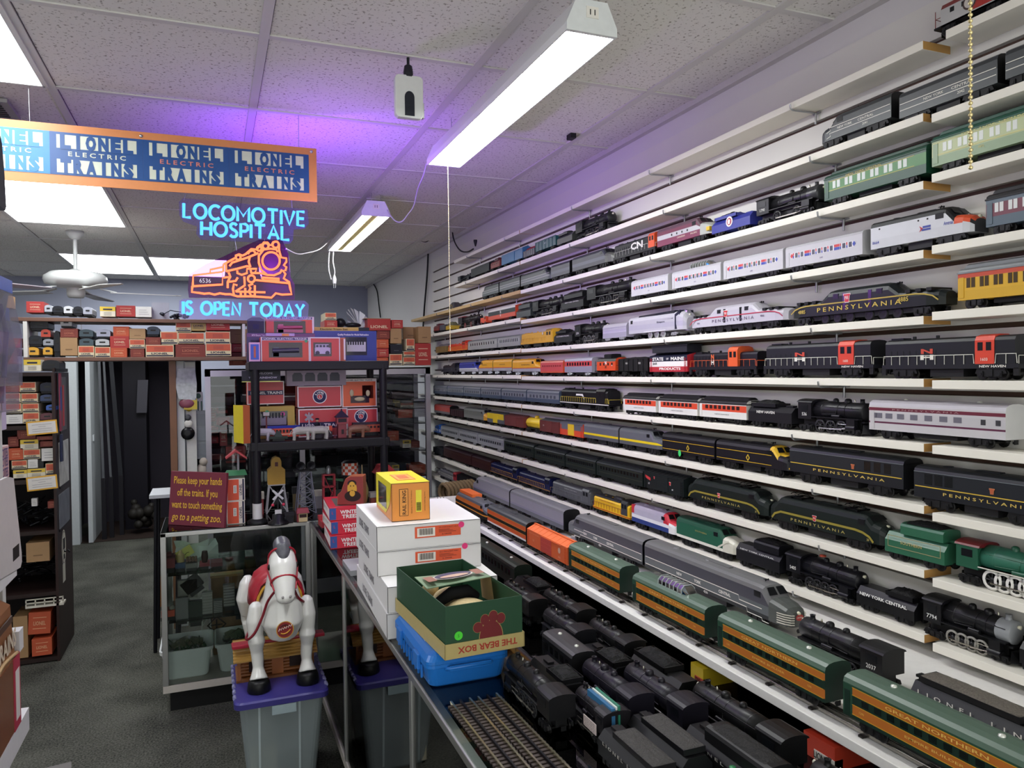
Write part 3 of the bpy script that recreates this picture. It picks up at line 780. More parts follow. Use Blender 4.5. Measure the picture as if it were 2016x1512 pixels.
 for q in(-1,1):
  MB().cyl((X(.255),q*W*.40,r*1.0),(X(.375),q*W*.40,r*1.0),.085*H,n=12).box(*sorted((X(.26),X(.37))),*sorted((q*W*.3,q*W*.48)),r*1.0,.43*H).build('cylinder',c,t)
 truck(t,X(.36),.17*H,near,.042,2,TRUCKC,.075*H);truck(t,X(-.33),.2*H,near,.05,2,TRUCKC,.10*H)
 p=MB();n=5
 p.loft([[(X(.455),-W*.42,.06*H),(X(.455),W*.42,.06*H),(X(.455),W*.36,.30*H),(X(.455),-W*.36,.30*H)],[(X(.5),-W*.1,.04*H),(X(.5),W*.1,.04*H),(X(.47),W*.1,.26*H),(X(.47),-W*.1,.26*H)]])
 p.build('pilot',c,t)
 MB().lathe([(.035*H,X(0)),(.045*H,d*.006),(.0001,d*.0062)],(X(.45),0,zb+R*.55),10,0,'x').build('headlight',M('#dcd8c2',.2),t)
 if num:letter(t,[(num,(x0+x1)/2,.5*H,.13*H,'#dcdcd8')],W*.94)
 coupler(t,X(-.45),.15*H,-d)
def tender(t,L,H,near,col='#19191c',bands=None,coal='#101011',style='box',W=None,d=1,coalx=(-.46,.12),ch=.16):
 W=W or WD;b=bands or[(.72,col)]
 hull(t,'body',L,b,b[-1][0]*H+.012*H,col,z0=.26*H/(b[-1][0]*H+.012*H),W=W,n=3)if False else hull(t,'body',L,b,H*(b[-1][0]+.012),col,z0=.26,W=W,n=3)
 x0,x1=sorted((coalx[0]*L*d,coalx[1]*L*d));z=H*(b[-1][0]+.01)
 if style=='box':
  bk=MB()
  for y in(-W*.42,W*.40):bk.box(x0,x1,y,y+W*.02,z-.002,z+H*.10)
  bk.box(x0,x0+.002,-W*.42,W*.42,z-.002,z+H*.1);bk.box(x1-.002,x1,-W*.42,W*.42,z-.002,z+H*.1)
  bk.build('bunker',P(col),t)
  coal_mb(x0+.002,x1-.002,-W*.4,W*.4,z+H*.04,H*ch,16,8,seed=int(L*9999)).build('coal_load',M(coal,.75,0,.5,260,1.0),t)
 if style=='round':
  hull(t,'bunker',abs(x1-x0),[(.9,col)],H,col,z0=.7,W=W*.86,n=6).location.x=(x0+x1)/2
  coal_mb(x0+.004,x1-.004,-W*.34,W*.34,H*.96,H*.1,14,7,seed=3).build('coal_load',M(coal,.75,0,.5,260,1.0),t)
 if style=='block':
  m=MB();m.box(x0,x1,-W*.36,W*.36,z,z+H*.12);m.build('bunker',P(col),t)
  coal_mb(x0,x1,-W*.36,W*.36,z+H*.115,H*.06,30,12,seed=5).build('coal_load',M(coal,.8,0,.6,300,1.0),t)
 hx=-d*L*.3 if coalx[1]>0 and False else(x1+(L/2-x1)*.5 if d>0 else x0-(x0+L/2)*.5)
 MB().box(hx-.014,hx+.014,-.008,.008,z-.001,z+.004).build('hatch',P(col),t)
 for s in(-1,1):truck(t,s*L*.3,.25*H,near,min(.05,L*.3));coupler(t,s*L/2,.15*H,s)
def proj(p):
 v=Vector(p)-Vector((0,0,EYE));z=v.dot(_F)
 return 1008+FPX*v.dot(_R)/z,756-FPX*v.dot(_U)/z
def y_at(px,X,Z):
 py=750
 for _ in range(5):
  q=on_x(px,py,X);py=proj((X,q.y,Z))[1]
 return q.y
SHN=['top','second','third','fourth','fifth','sixth','seventh','eighth','ninth','tenth','lowest']
def T(fn,k,pl,pr,label,name,cat,H=.085,near=None,xc=None,W=WD,zz=None,where=None,gap=.007,group=None,L=None,**kw):
 """put a model between two picture columns on shelf k (side face at the shelf's depth)"""
 xc=xc or XS+.047
 z=zz if zz is not None else SZ(k,2.0)
 a=y_at(pl,xc-W/2,z+H/2);b=y_at(pr,xc-W/2,z+H/2)
 if L:b=a-L
 yc=(a+b)/2
 if zz is None:z=SZ(k,yc)
 L=abs(a-b)-gap
 near=(pr-pl>78)if near is None else near
 where=where if where is not None else ' on the %s shelf'%SHN[k]
 t=thing(name,label+where,cat,(xc,yc,z+.0006),-PI/2,group or('model trains on the %s wall shelf'%SHN[k]if k is not None else 'model trains on the bench shelf'))
 fn(t,L,H,near,W=W,**kw)
 t['_L']=L;t['_H']=H
 return t
GREY1='#4a4d52';NYCD='#3b3e43';NYCL='#5e6268'
def nyc_stripes(t,W=WD,z=(.42,.56),c='#e2e0d6',x0=-.49,x1=.49):
 L,H=t['_L'],t['_H']
 for q in z:ribbon(t,[(x0*L,q*H),(x1*L,q*H)],.0014,W,c)
 # ---- S0 --
t=T(caboose,0,1836,1990,'white and red caboose with a round crest','caboose','model train',.088,col='#b9b9b8',roof='#7c2a28',bands=[(.78,'#b9b9b8')])
H,L=t['_H'],t['_L'];slit(t,.02*L,.40*L,.30*H,.76*H,WD,'#a8322e','red_panel')
m=MB();m.disc((0,-WD/2-.0012,.52*H),.016,(0,-1,0),20,0);m.disc((0,-WD/2-.0016,.52*H),.012,(0,-1,0),20,1);m.text('8',(0,-WD/2-.002,.52*H),(1,0,0),(0,0,1),.012,0);m.build('herald',[M('#4a3a36'),M('#cfc9c2')],t)
T(diesel,0,1996,2120,'dark diesel with a yellow mark cut off by the right edge','diesel_locomotive','model train',.09,bands=[(.4,'#24272c'),(.82,'#24272c')],roof='#1c1e22',d=-1)
# ---- S1 --
for pl,pr,d,cab,lab in((1611,1757,-1,True,'dark grey streamlined diesel with white stripes, nose to the left'),(1768,1967,1,False,'dark grey cabless booster diesel with two white stripes'),(1976,2140,1,False,'dark grey striped diesel cut off by the right edge')):
 t=T(diesel,1,pl,pr,lab,'diesel_locomotive','model train',.088,d=d,cab=cab,bands=[(.36,'#4d5154'),(.44,'#4d5154'),(.60,'#565a5e'),(.82,'#3c3f43')],roof='#34373b',nose='fa')
 L,H=t['_L'],t['_H'];x0=-.30 if cab else-.49
 for z in(.46,.63):ribbon(t,([(x0*L-.02,z*H-.012),(x0*L-.006,z*H-.008),(x0*L-.009,z*H)]if cab else[])+[(x0*L,z*H),(.49*L,z*H)],.0018,WD,'#e4e2d8')
 letter(t,[('NEW YORK',-.12*L,.545*H,.009,'#e4e2d8',.21*L),('CENTRAL',.17*L,.545*H,.009,'#e4e2d8',.21*L),('2041' if cab else '2042',.16*L,.38*H,.009,'#e4e2d8')],WD)
 if cab:
  m=MB()
  for i in range(4):m.box(-L/2-.0015,-L/2+.004,-.022,.022,(.34+.06*i)*H,(.34+.06*i)*H+.0022)
  m.build('nose_stripe',M('#e4e2d8'),t)
t=T(steam,1,1128,1197,'weathered black steam engine heading right','steam_locomotive','model train',.098,near=True,col='#26272a')
T(tender,1,1096,1127,'dark olive tender behind the weathered steam engine','tender','model train',.078,col='#3c3f3d')
t=T(hopper,1,1054,1095,'teal open car with white lettering','hopper_car','model train',.08,col='#1f5257',load='#28474a',lh=.05);letter(t,[('MKT',0,.6*t['_H'],.012,'#cfdcd8')],WD)
T(hopper,1,1030,1053,'short grey car with a red load','flat_car','model train',.055,col='#54565c',load='#8e2a35',lh=.35)
T(boxcar,1,987,1029,'blue boxcar','boxcar','model train',.082,bands=[(.88,'#2b6a92')],roof='#263a4a',door='#2d6f98')
T(caboose,1,964,986,'small maroon caboose','caboose','model train',.075,col='#8a3434',roof='#5d2729')
T(boxcar,1,927,963,'black boxcar at the left','boxcar','model train',.076,bands=[(.86,'#25292d')],roof='#202327')
T(steam,1,899,926,'little black switcher at the far left end','steam_locomotive','model train',.06,near=False,col='#22242a')
# ---- S2 --
for pl,pr,d,cab,lab in((947,982,-1,True,'grey green diesel, leftmost of three'),(983,1024,1,False,'grey green booster diesel, middle of three'),(1025,1083,1,True,'grey green diesel, nose to the right, rightmost of three')):
 t=T(diesel,2,pl,pr,lab,'diesel_locomotive','model train',.088,d=d,cab=cab,bands=[(.44,'#4b5351'),(.60,'#66706a'),(.82,'#414845')],roof='#383e3d',nose='fa');nyc_stripes(t,z=(.45,.6))
T(diesel,2,1084,1122,'dull grey booster diesel behind another','diesel_locomotive','model train',.086,cab=False,bands=[(.44,'#40434a'),(.60,'#565a63'),(.82,'#3a3d44')],roof='#33363c')
T(diesel,2,1126,1204,'grey diesel with a yellowish nose','diesel_locomotive','model train',.09,near=True,d=1,bands=[(.44,'#3c3f46'),(.60,'#595d66'),(.82,'#3a3d44')],roof='#33363c',nose='f',nosecol='#5c5f58')
m=MB();m.loft([[(-.07,-.03,0),(.07,-.03,0),(.07,.03,0),(-.07,.03,0)],[(-.045,-.025,.035),(.05,-.025,.03),(.05,.025,.03),(-.045,.025,.035)],[(-.02,-.015,.05),(.025,-.015,.048),(.025,.015,.048),(-.02,.015,.05)]])
q=y_at(888,XS+.015,SZ(2,5));t=thing('covered_model','lumpy dark covered shape at the left end of the pine shelf','model',(XS+.047,q,SZ(2,q)+.0005),-PI/2)
m.build('body',M('#3d3a40',.7,0,.3,60),t);MB().tube([(-.055,-.032,.003),(-.02,-.03,.028),(.01,-.029,.03),(.03,-.032,.004)],.003,6).build('band',M('#9b8c63'),t)
t=T(hood,2,1206,1291,'black hood diesel with orange cab end and white letters','diesel_locomotive','model train',.09,near=True,col='#202126',cabcol='#d2512a',cabx=.41,cabw=.13,full=True,fac=.92,rail='#b8b8b4',d=1)
L,H=t['_L'],t['_H'];letter(t,[('CN',.08*L,.62*H,.036,'#ece9e4',.28*L,.03)],WD*.94)
t=T(diesel,2,1293,1399,'maroon and grey diesel with a yellow nose patch','diesel_locomotive','model train',.092,d=1,bands=[(.50,'#7a3450'),(.68,'#b9b9bd'),(.82,'#6d3247')],roof='#5e4450',nosecol='#a9aca6',nose='f',ends='#7a3450')
L,H=t['_L'],t['_H'];letter(t,[('CANADIAN',-.02*L,.42*H,.008,'#d9c9b4',.15*L),('PACIFIC',.22*L,.42*H,.008,'#d9c9b4',.12*L)],WD)
m=MB();[m.disc((x*L,-WD/2-.001,.59*H),.004,(0,-1,0),12)for x in(-.2,-.1,0,.1)];m.build('porthole',GLASSD,t)
B(L/2-.020,L/2-.003,-.0335,.0335,.36*H,.50*H).build('nose_patch',M('#d8b42c'),t)
t=T(tender,2,1400,1478,'blue tender with a round white crest','tender','model train',.082,near=True,col='#2f3690',bands=[(.70,'#2f3690')],coal='#20202a',d=1)
L,H=t['_L'],t['_H'];m=MB();m.disc((-.02*L,-WD/2-.001,.5*H),.0165,(0,-1,0),20,0);m.disc((-.02*L,-WD/2-.0015,.5*H),.0115,(0,-1,0),20,1);m.prism([(-.02*L-.005,.5*H-.008),(-.02*L+.004,.5*H-.008),(-.02*L+.006,.5*H+.003),(-.02*L,.5*H+.009),(-.02*L-.007,.5*H+.002)],'y',-WD/2-.0024,-WD/2-.0016,0);m.build('herald',[M('#e8e4e2'),M('#a8283c')],t)
T(steam,2,1480,1612,'black steam engine coupled to the blue tender','steam_locomotive','model train',.092,d=1,num='1790',nd=2,smoke='#3a3a3e')
t=T(coach,2,1621,1826,'dark and light green heavyweight coach','passenger_car','model train',.095,bands=[(.46,'#1c4a36'),(.76,'#3c7d3c'),(.84,'#1c4a36')],roof='#1d4636',style='clere',n=12,win=(.50,.70),wcol='#d4dcd6',pairs=True,x1=.86,ww=.5)
L,H=t['_L'],t['_H']
for z in(.455,.715):ribbon(t,[(-.48*L,z*H),(.4*L,z*H)],.0013,WD,'#c8b45a')
letter(t,[('NEW YORK CENTRAL',-.08*L,.757*H,.006,'#c8b45a',.36*L)],WD)
t=T(coach,2,1832,2110,'pale green heavyweight coach with a dark green roof','passenger_car','model train',.098,bands=[(.44,'#8da483'),(.76,'#b9c495'),(.84,'#93a87e')],roof='#1f5141',style='clere',n=14,win=(.50,.70),wcol='#dfe3de',pairs=True,ww=.5)
L,H=t['_L'],t['_H']
for z in(.45,.73):ribbon(t,[(-.49*L,z*H),(.49*L,z*H)],.0014,WD,'#d9cf86')
letter(t,[('NEW YORK CENTRAL',.0,.775*H,.007,'#e1d78e',.5*L),('1872',-.1*L,.36*H,.007,'#d9cf86')],WD)
# ---- S3 --
T(caboose,3,853,865,'tiny dark red caboose at the left end','caboose','model train',.07,col='#7c2730',roof='#5a2028')
T(hopper,3,866,877,'small dark grey car next to the tiny caboose','hopper_car','model train',.062,col='#4a4b52',load='#303236')
T(hopper,3,878,888,'small yellow work car','flat_car','model train',.045,col='#b89a2c',load='#5b5a40',lh=.6)
t=T(steam,3,899,939,'old-time engine with a red cab and balloon stack','steam_locomotive','model train',.09,near=True,col='#2a2427',nd=2,stack='balloon',cabroof='#8c2b32',drv='#7a2b2b',dr=.2)
t=thing('toy_fire_truck','orange toy truck parked behind the old-time engine','toy truck',(XS+.047,y_at(949,XS+.015,SZ(3,4.2)),SZ(3,4.0)+.0005),-PI/2)
t.location.z=SZ(3,t.location.y)+.0005
B(-.05,.012,-.024,.024,.014,.045).build('body',M('#d2492a'),t);MB().prism([(.014,.014),(.05,.014),(.05,.034),(.042,.052),(.014,.052)],'y',-.024,.024).build('cab',M('#d8502e'),t);slit(t,.022,.04,.034,.047,.048,GLASSD)
for x in(-.03,.034):inst('wheel_set',('wh',.011),lambda:wheel_mb(.011,.056),WHEELC,t,(x,0,.011))
MB().tube([(-.05,0,.05),(.0,0,.054)],.004,6).build('ladder',M('#b9b9b9'),t)
t=T(boxcar,3,961,1015,'white, black and orange-red boxcar','boxcar','model train',.084,bands=[(.50,'#cf4a2c'),(.78,'#1f2a2b'),(.9,'#d9d6cc')],roof='#dcd9cf')
letter(t,[('N',-.02*t['_L'],.66*t['_H'],.024,'#e9e6dd',None,.03),('H',-.02*t['_L'],.44*t['_H'],.02,'#e9e6dd',None,.03)],WD)
T(tender,3,1016,1045,'dull green-black tender with a rounded top','tender','model train',.09,col='#333a38',style='round',coalx=(-.4,.4))
T(steam,3,1044,1103,'black steam engine with silvered rods, left of two','steam_locomotive','model train',.1,near=True,d=1,smoke='#202023',stripe=None)
t=T(tender,3,1104,1149,'black tender with white words and curved coal top','tender','model train',.09,near=True,style='round',coalx=(-.42,.42));letter(t,[('NEW YORK CENTRAL',0,.5*t['_H'],.008,'#cfcfca',.62*t['_L'])],WD)
T(steam,3,1149,1243,'large black steam engine with tall spoked wheels and silver rods','steam_locomotive','model train',.108,d=1,dr=.23,stripe='#3a3a3c')
AMS='#c2c1c6'
def amtrak_coach(pl,pr,dome,lab):
 t=T(coach,3,pl,pr,lab,'passenger_car','model train',.082,bands=[(.44,AMS),(.74,AMS),(.86,AMS)],roof='#b3b2b8',n=0,dome=dome)
 L,H=t['_L'],t['_H']
 slit(t,-.42*L,.42*L,.50*H,.69*H,WD,'#e6e3e6','window_band',.0004)
 n=10;st=.78*L/n;m=MB()
 for i in range(n):
  x=-.39*L+st*(i+.5)
  if i in(2,7):
   m.box(x-st*.42,x+st*.42,-WD/2-.0009,0,.60*H,.685*H,0);m.box(x-st*.42,x+st*.42,-WD/2-.0009,0,.505*H,.59*H,1)
  else:m.box(x-st*.5,x-st*.33,-WD/2-.0009,0,.60*H,.685*H,0);m.box(x-st*.5,x-st*.33,-WD/2-.0009,0,.505*H,.59*H,1)
 for s in(-1,1):
  x=s*.405*L
  m.add([(x,-WD/2-.001,.685*H),(x+s*.006,-WD/2-.001,.595*H),(x,-WD/2-.001,.505*H),(x-s*.005,-WD/2-.001,.595*H)],[(0,1,2,3)],0 if s<0 else 1)
 m.build('stripe_block',[M('#c93a3c'),M('#3346a6')],t)
 windows(t,[-.39*L+st*(i+.62)for i in range(n)if i not in(2,7)],st*.45,.515*H,.675*H,WD+.0006,'#54565c',True)
 letter(t,[('6405',0,.36*H,.006,'#5b4a78')],WD)
for a in((1242,1316,0,'silver coach with red, white and blue window band, leftmost of four'),(1322,1420,1,'silver dome coach with red, white and blue window band'),(1423,1543,0,'silver coach with red, white and blue window band, third of four'),(1545,1700,0,'silver coach with patriotic striped window band, coupled to its diesel')):amtrak_coach(*a)
t=T(diesel,3,1712,1915,'silver diesel with a black roof and orange-red nose','diesel_locomotive','model train',.094,d=1,bands=[(.5,'#c9cad0'),(.82,'#cfd0d6')],roof='#26272b',nose='fa',nosecol=None,ends='#3a3a3e')
L,H=t['_L'],t['_H']
o=[c for c in t.children if c.name.startswith('body')][0];o.data.materials.append(M('#d6532f'));o.data.materials.append(M('#c4c6ca'))
for p in o.data.polygons:
 if p.center.x>L/2-.44*H and p.center.z>.5*H and p.center.z<.80*H:p.material_index=len(o.data.materials)-2
m=MB();m.add([(.02*L,-WD/2-.001,.62*H),(.06*L,-WD/2-.001,.54*H),(.02*L,-WD/2-.001,.46*H),(.035*L,-WD/2-.001,.54*H)],[(0,1,2,3)],0);m.box(.055*L,.13*L,-WD/2-.001,0,.55*H,.60*H,1);m.box(.045*L,.13*L,-WD/2-.001,0,.485*H,.53*H,1);m.build('arrow_mark',[M('#b5273a'),M('#2e3f9a')],t)
letter(t,[('Amtrak',.30*L,.56*H,.012,'#2e3f9a',.09*L),('8664',-.44*L,.42*H,.010,'#2e3f9a')],WD)
for x in(-.40,.01,.1):slit(t,x*L-.002,x*L+.002,.74*H,.78*H,WD,GLASSD,'porthole')
t=T(coach,3,1938,2150,'blue-grey and maroon heavyweight coach','passenger_car','model train',.098,bands=[(.44,'#51616e'),(.74,'#703444'),(.84,'#5c6a78')],roof='#2c2c30',style='clere',n=12,win=(.50,.70),wcol='#d5d6d6',pairs=True)
# ---- S4 --
T(hopper,4,858,880,'grey load on a tan flat car at the left','flat_car','model train',.075,col='#7a6a3f',load='#5a565e',lh=.25)
T(hood,4,881,921,'orange-red hood diesel with yellow railings','diesel_locomotive','model train',.086,near=True,col='#c93c25',rail='#e0b23a',cabx=.3,full=True,fac=.8,stripe='#e0b23a',cabroof='#3a2222')
for pl,pr,lab in((921,979,'left one of two plain silver coaches'),(980,1024,'right one of two plain silver coaches')):
 T(coach,4,pl,pr,lab,'passenger_car','model train',.08,near=False,bands=[(.5,'#8f918e'),(.72,'#9b9d99'),(.86,'#8f918e')],roof='#5b5d60',n=11,wcol='#33353a',ww=.4)
t=T(hood,4,1024,1090,'golden yellow hood diesel with a round crest','diesel_locomotive','model train',.092,near=True,col='#d2a02a',cabcol='#d2a02a',rail='#d9a631',cabx=.36,full=True,fac=.88,d=1,cabw=.16,stripe='#d9a631',cabroof='#8a6a22')
m=MB();m.disc((.2*t['_L'],-WD/2-.0005,.76*t['_H']),.008,(0,-1,0),16,0);m.build('herald',M('#cfcabc'),t)
t=T(tender,4,1090,1127,'black tender with white lettering','tender','model train',.085,col='#1b1c20');letter(t,[('SOUTHERN PACIFIC',0,.52*t['_H'],.009,'#d8d8d6',.7*t['_L'])],WD)
T(steam,4,1127,1186,'black steam engine with a tall stack','steam_locomotive','model train',.1,near=True,d=1,num='2374',drv='#3a3a3c',nd=3)
def streamtender(t,L,H,near,W=WD):
 hull(t,'body',L,[(.46,'#9a95a8'),(.62,'#a79fb9'),(.78,'#9a95a8')],H*.9,'#a5a2ac',z0=.2,W=W,n=5)
 for z in(.45,.6):ribbon(t,[(-.49*L,z*H),(.49*L,z*H)],.0012,W,'#d5d2dc')
 for s in(-1,1):truck(t,s*L*.3,.25*H,near,.045,2,M('#a9a9b0',.35,.5))
T(streamtender,4,1186,1234,'silver-lilac streamlined tender','tender','model train',.085,near=True)
def streamliner(t,L,H,near,W=WD):
 hull(t,'body',L,[(.40,'#b3b0bc'),(.60,'#aaa6b8'),(.78,'#b3b0bc')],H*.98,'#b5b3bd',z0=.26,W=W,secs=[(-L/2,1,.98),(L*.30,1,1.0),(L*.42,.95,1.0),(L*.47,.8,.92),(L*.5,.55,.72)])
 m=MB();m.loft([[(-L*.36,-W*.49,.70*H),(-L*.33,-W*.34,.97*H),(-L*.33,W*.34,.97*H),(-L*.36,W*.49,.70*H)],[(L*.33,-W*.505,.70*H),(L*.33,-W*.36,1.015*H),(L*.33,W*.36,1.015*H),(L*.33,W*.505,.70*H)]])
 m.build('black_hood',M('#1c1e2c',.25),t)
 f=MB();f.loft([[(L*.36,-W*.50,.28*H),(L*.36,-W*.5,.84*H),(L*.36,W*.5,.84*H),(L*.36,W*.5,.28*H)],[(L*.43,-W*.46,.28*H),(L*.43,-W*.44,1.0*H),(L*.43,W*.44,1.0*H),(L*.43,W*.46,.28*H)]])
 f.build('front_band',M('#23263a',.3),t)
 MB().loft([[(L*.40,-W*.3,.26*H),(L*.40,-W*.22,1.02*H),(L*.40,W*.22,1.02*H),(L*.40,W*.3,.26*H)],[(L*.505,-W*.22,.2*H),(L*.47,-W*.12,.96*H),(L*.47,W*.12,.96*H),(L*.505,W*.22,.2*H)]]).build('nose',BRIGHT,t)
 MB().lathe([(.003,0),(.006,.002),(.0001,.003)],(L*.482,0,.8*H),10,0,'x').build('headlight',M('#dcdccf',.2),t)
 r=.16*H
 for x in(-.12,0,.12):
  o=inst('driving_wheel_set',('sw',round(r,4)),lambda:wheel_mb(r),BRIGHT,t,(x*L,0,r*1.02))
 slit(t,-.2*L,.2*L,.26*H,.30*H,W,'#d9d8de','skirt');slit(t,-.46*L,-.42*L,.66*H,.8*H,W,GLASSD,'cab_window')
 letter(t,[('Empire',.12*L,.62*H,.009,'#33344a',.14*L)],W)
 truck(t,-.36*L,.2*H,near,.04,2);truck(t,.34*L,.18*H,near,.04,2,M('#a9a9b0',.35,.5),.08*H)
T(streamliner,4,1237,1346,'silver-lilac streamlined steam engine with a black hood','steam_locomotive','model train',.094)
t=T(gg1,4,1355,1546,'silver electric engine with a red stripe and keystone','electric_locomotive','model train',.094,col='#bdb9c6',stripe='#b02a44',roof='#b5b2bc')
L,H=t['_L'],t['_H'];letter(t,[('P E N N S Y L V A N I A',.0,.42*H,.0135,'#5a4a68',.44*L),('4866',-.38*L,.40*H,.008,'#5a4a68'),('4866',.3*L,.44*H,.009,'#5a4a68')],WD);keystone(t,-.07*L,.64*H,.019,WD)
t=T(gg1,4,1553,1856,'black electric engine with a gold stripe and red keystone','electric_locomotive','model train',.097,col='#1b201f',stripe='#b39a35',roof='#20262a')
L,H=t['_L'],t['_H'];letter(t,[('P E N N S Y L V A N I A',.0,.41*H,.0165,'#cdb24a',.56*L),('4885',-.40*L,.40*H,.014,'#cdb24a'),('4885',.29*L,.46*H,.015,'#cdb24a')],WD);keystone(t,-.065*L,.655*H,.021,WD)
t=T(coach,4,1883,2090,'yellow heavyweight coach with a red letter board and grey roof','passenger_car','model train',.098,bands=[(.44,'#d0a31f'),(.74,'#d7a820'),(.86,'#c2482a')],roof='#7b7f83',style='clere',n=12,win=(.48,.70),wcol='#4a3b28',pairs=True)
# ---- S5 --
T(hood,5,868,903,'dark navy hood diesel at the left','diesel_locomotive','model train',.084,col='#20232e',rail='#5a5a60',near=False)
t=T(diesel,5,904,939,'blue and white wedge-nosed diesel','diesel_locomotive','model train',.084,bands=[(.46,'#a8a9b0'),(.52,'#e0e0e4'),(.82,'#26348e')],roof='#26348e',nose='fa',trk=BRIGHT)
for pl,pr,d,cab,lab in((939,970,-1,True,'yellow and grey streamlined diesel, leftmost of three units'),(970.5,1008,1,False,'yellow and grey booster, middle of three units'),(1008.5,1063,1,True,'yellow and grey diesel with bulldog nose, rightmost of three units')):
 t=T(diesel,5,pl,pr,lab,'diesel_locomotive','model train',.092,near=cab and d>0,d=d,cab=cab,bands=[(.44,'#9c9da2'),(.48,'#c23a2c'),(.82,'#e0a21c')],roof='#d89a1c',trk=BRIGHT,ends='#8a7a3a')
 letter(t,[('UNION',0,.66*t['_H'],.009,'#5b4020',.3*t['_L'])],WD)
t=T(coach,5,1063.5,1109,'salmon-red coach with a lattice of windows','passenger_car','model train',.078,near=False,bands=[(.3,'#c8502f'),(.58,'#c4474a'),(.86,'#c4474a')],roof='#cf7a6a',n=9,win=(.60,.70),wcol='#8a3034',ww=.6)
T(coach,5,1111,1166,'grey coach with a red window stripe and silver trucks','passenger_car','model train',.086,near=False,bands=[(.54,'#8d8b9a'),(.80,'#c03a3e'),(.86,'#a5a3b0')],roof='#9a9aa6',n=9,win=(.58,.74),wcol='#1d1d28',trk=BRIGHT,ww=.5)
t=T(caboose,5,1170,1217,'orange caboose with large white letters and a black cupola','caboose','model train',.094,near=True)
L,H=t['_L'],t['_H'];letter(t,[('N',-.0*L,.62*H,.019,'#f2efe6',None,.03),('H',0,.44*H,.019,'#1b1b1b',None,.03),('510',.26*L,.5*H,.007,'#f2efe6')],WD)
t=T(hopper,5,1218,1277,'black hopper car heaped with coal','hopper_car','model train',.086,near=True)
letter(t,[('NH',-.22*t['_L'],.62*t['_H'],.011,'#cfcfca'),('NH',.22*t['_L'],.62*t['_H'],.011,'#cfcfca')],WD)
t=T(boxcar,5,1278,1354,'navy, white and red boxcar lettered for Maine products','boxcar','model train',.086,near=True,bands=[(.44,'#b02834'),(.66,'#e6e3e0'),(.9,'#23273f')],roof='#1e2136',door=None)
L,H=t['_L'],t['_H'];letter(t,[('STATE',-.26*L,.77*H,.0165,'#ece9e4',.30*L,.03),('OF',.0,.77*H,.010,'#ece9e4',.06*L,.02),('MAINE',.26*L,.77*H,.0165,'#ece9e4',.34*L,.03),('BAR',-.34*L,.575*H,.012,'#2a2b33',.12*L,.02),('PRODUCTS',.06*L,.35*H,.0125,'#ece9e4',.56*L,.03)],WD)
c=thing('black_crate','dark crate sitting on top of the Maine products boxcar','crate',(t.location.x,t.location.y,t.location.z+H+.003),-PI/2);B(-.44*L,.48*L,-.03,.03,0,.022).build('body',M('#2a2a33',.5),c);B(-.46*L,.5*L,-.032,.032,.022,.027).build('lid',M('#24242c',.5),c)
t=T(hood,5,1355,1492,'black hood diesel with an orange cab and orange railings','diesel_locomotive','model train',.1,d=1,col='#1b1922',cabcol='#dd5a2a',rail='#d65a2c',cabx=.17,cabw=.13,fac=.82)
L,H=t['_L'],t['_H'];letter(t,[('N',-.16*L,.68*H,.022,'#df6230',None,.04),('H',-.16*L,.50*H,.022,'#ece9e0',None,.04)],WD*.66)
for pl,pr,n,lab in((1500,1724,'1600','black hood diesel with orange-red cab and white railings, left twin'),(1732,2012,'1603','black hood diesel with orange-red cab and white railings, right twin')):
 t=T(hood,5,pl,pr,lab,'diesel_locomotive','model train',.1,d=1,col='#24252b',cabcol='#d8432b',rail='#dfddd2',cabx=.275,cabw=.125,full=True,fac=.97,ax=3)
 L,H=t['_L'],t['_H'];letter(t,[('N',-.13*L,.66*H,.015,'#c5452f',.09*L,.04),('H',-.13*L,.52*H,.015,'#ece9e0',.1*L,.04),],WD*.94)
 letter(t,[('NEW HAVEN',.33*L,.30*H,.007,'#e8e6de',.17*L,.02)],WD);letter(t,[(n,.275*L,.45*H,.009,'#f0d9cc')],WD*.98)
 # ---- S6 --
for i,(pl,pr)in enumerate(((853,880),(880.5,912),(912.5,946),(946.5,986),(987,1036),(1037,1101))):
 t=T(coach,6,pl,pr,'blue-grey passenger car, %s from the left'%ORD[i],'passenger_car','model train',.082,near=False,bands=[(.46,'#3f4b5d'),(.74,'#75797f'),(.86,'#5d636d')],roof='#62666e',n=8,win=(.5,.68),wcol='#50545c',ww=.55)
t=T(hood,6,1101,1200,'black hood diesel with a white horse emblem and yellow front railing','diesel_locomotive','model train',.1,d=1,col='#15151a',rail='#c8b23c',cabx=.34,cabw=.16,fac=.93,stripe='#e6e4dc',full=True,nosecol='#15151a')
L,H=t['_L'],t['_H'];m=MB();m.add([(-.14*L,-WD*.47-.0012,.72*H),(.0*L,-WD*.47-.0012,.72*H),(.02*L,-WD*.47-.0012,.58*H),(-.03*L,-WD*.47-.0012,.64*H),(-.14*L,-WD*.47-.0012,.64*H)],[(0,1,2,3,4)],0);m.build('horse_emblem',M('#dedcd6'),t);letter(t,[('NS',.02*L,.52*H,.009,'#cfd2e6')],WD*.94)
for i,(pl,pr,d)in enumerate(((1226,1292,1),(1295.5,1374,1),(1376,1471,1))):
 t=T(coach,6,pl,pr,'white coach with an orange-red window band, %s of three'%('leftmost','middle','rightmost')[i],'passenger_car','model train',.083,near=True,bands=[(.50,'#dcdad6'),(.76,'#d2472c'),(.82,'#e2e0da')],roof='#1d1b20',style='clere',n=8,win=(.56,.70),wcol='#3c2a2c',ww=.62,x0=.12,x1=.88)
 letter(t,[('NEW HAVEN',0,.36*t['_H'],.005,'#55535a',.3*t['_L'])],WD)
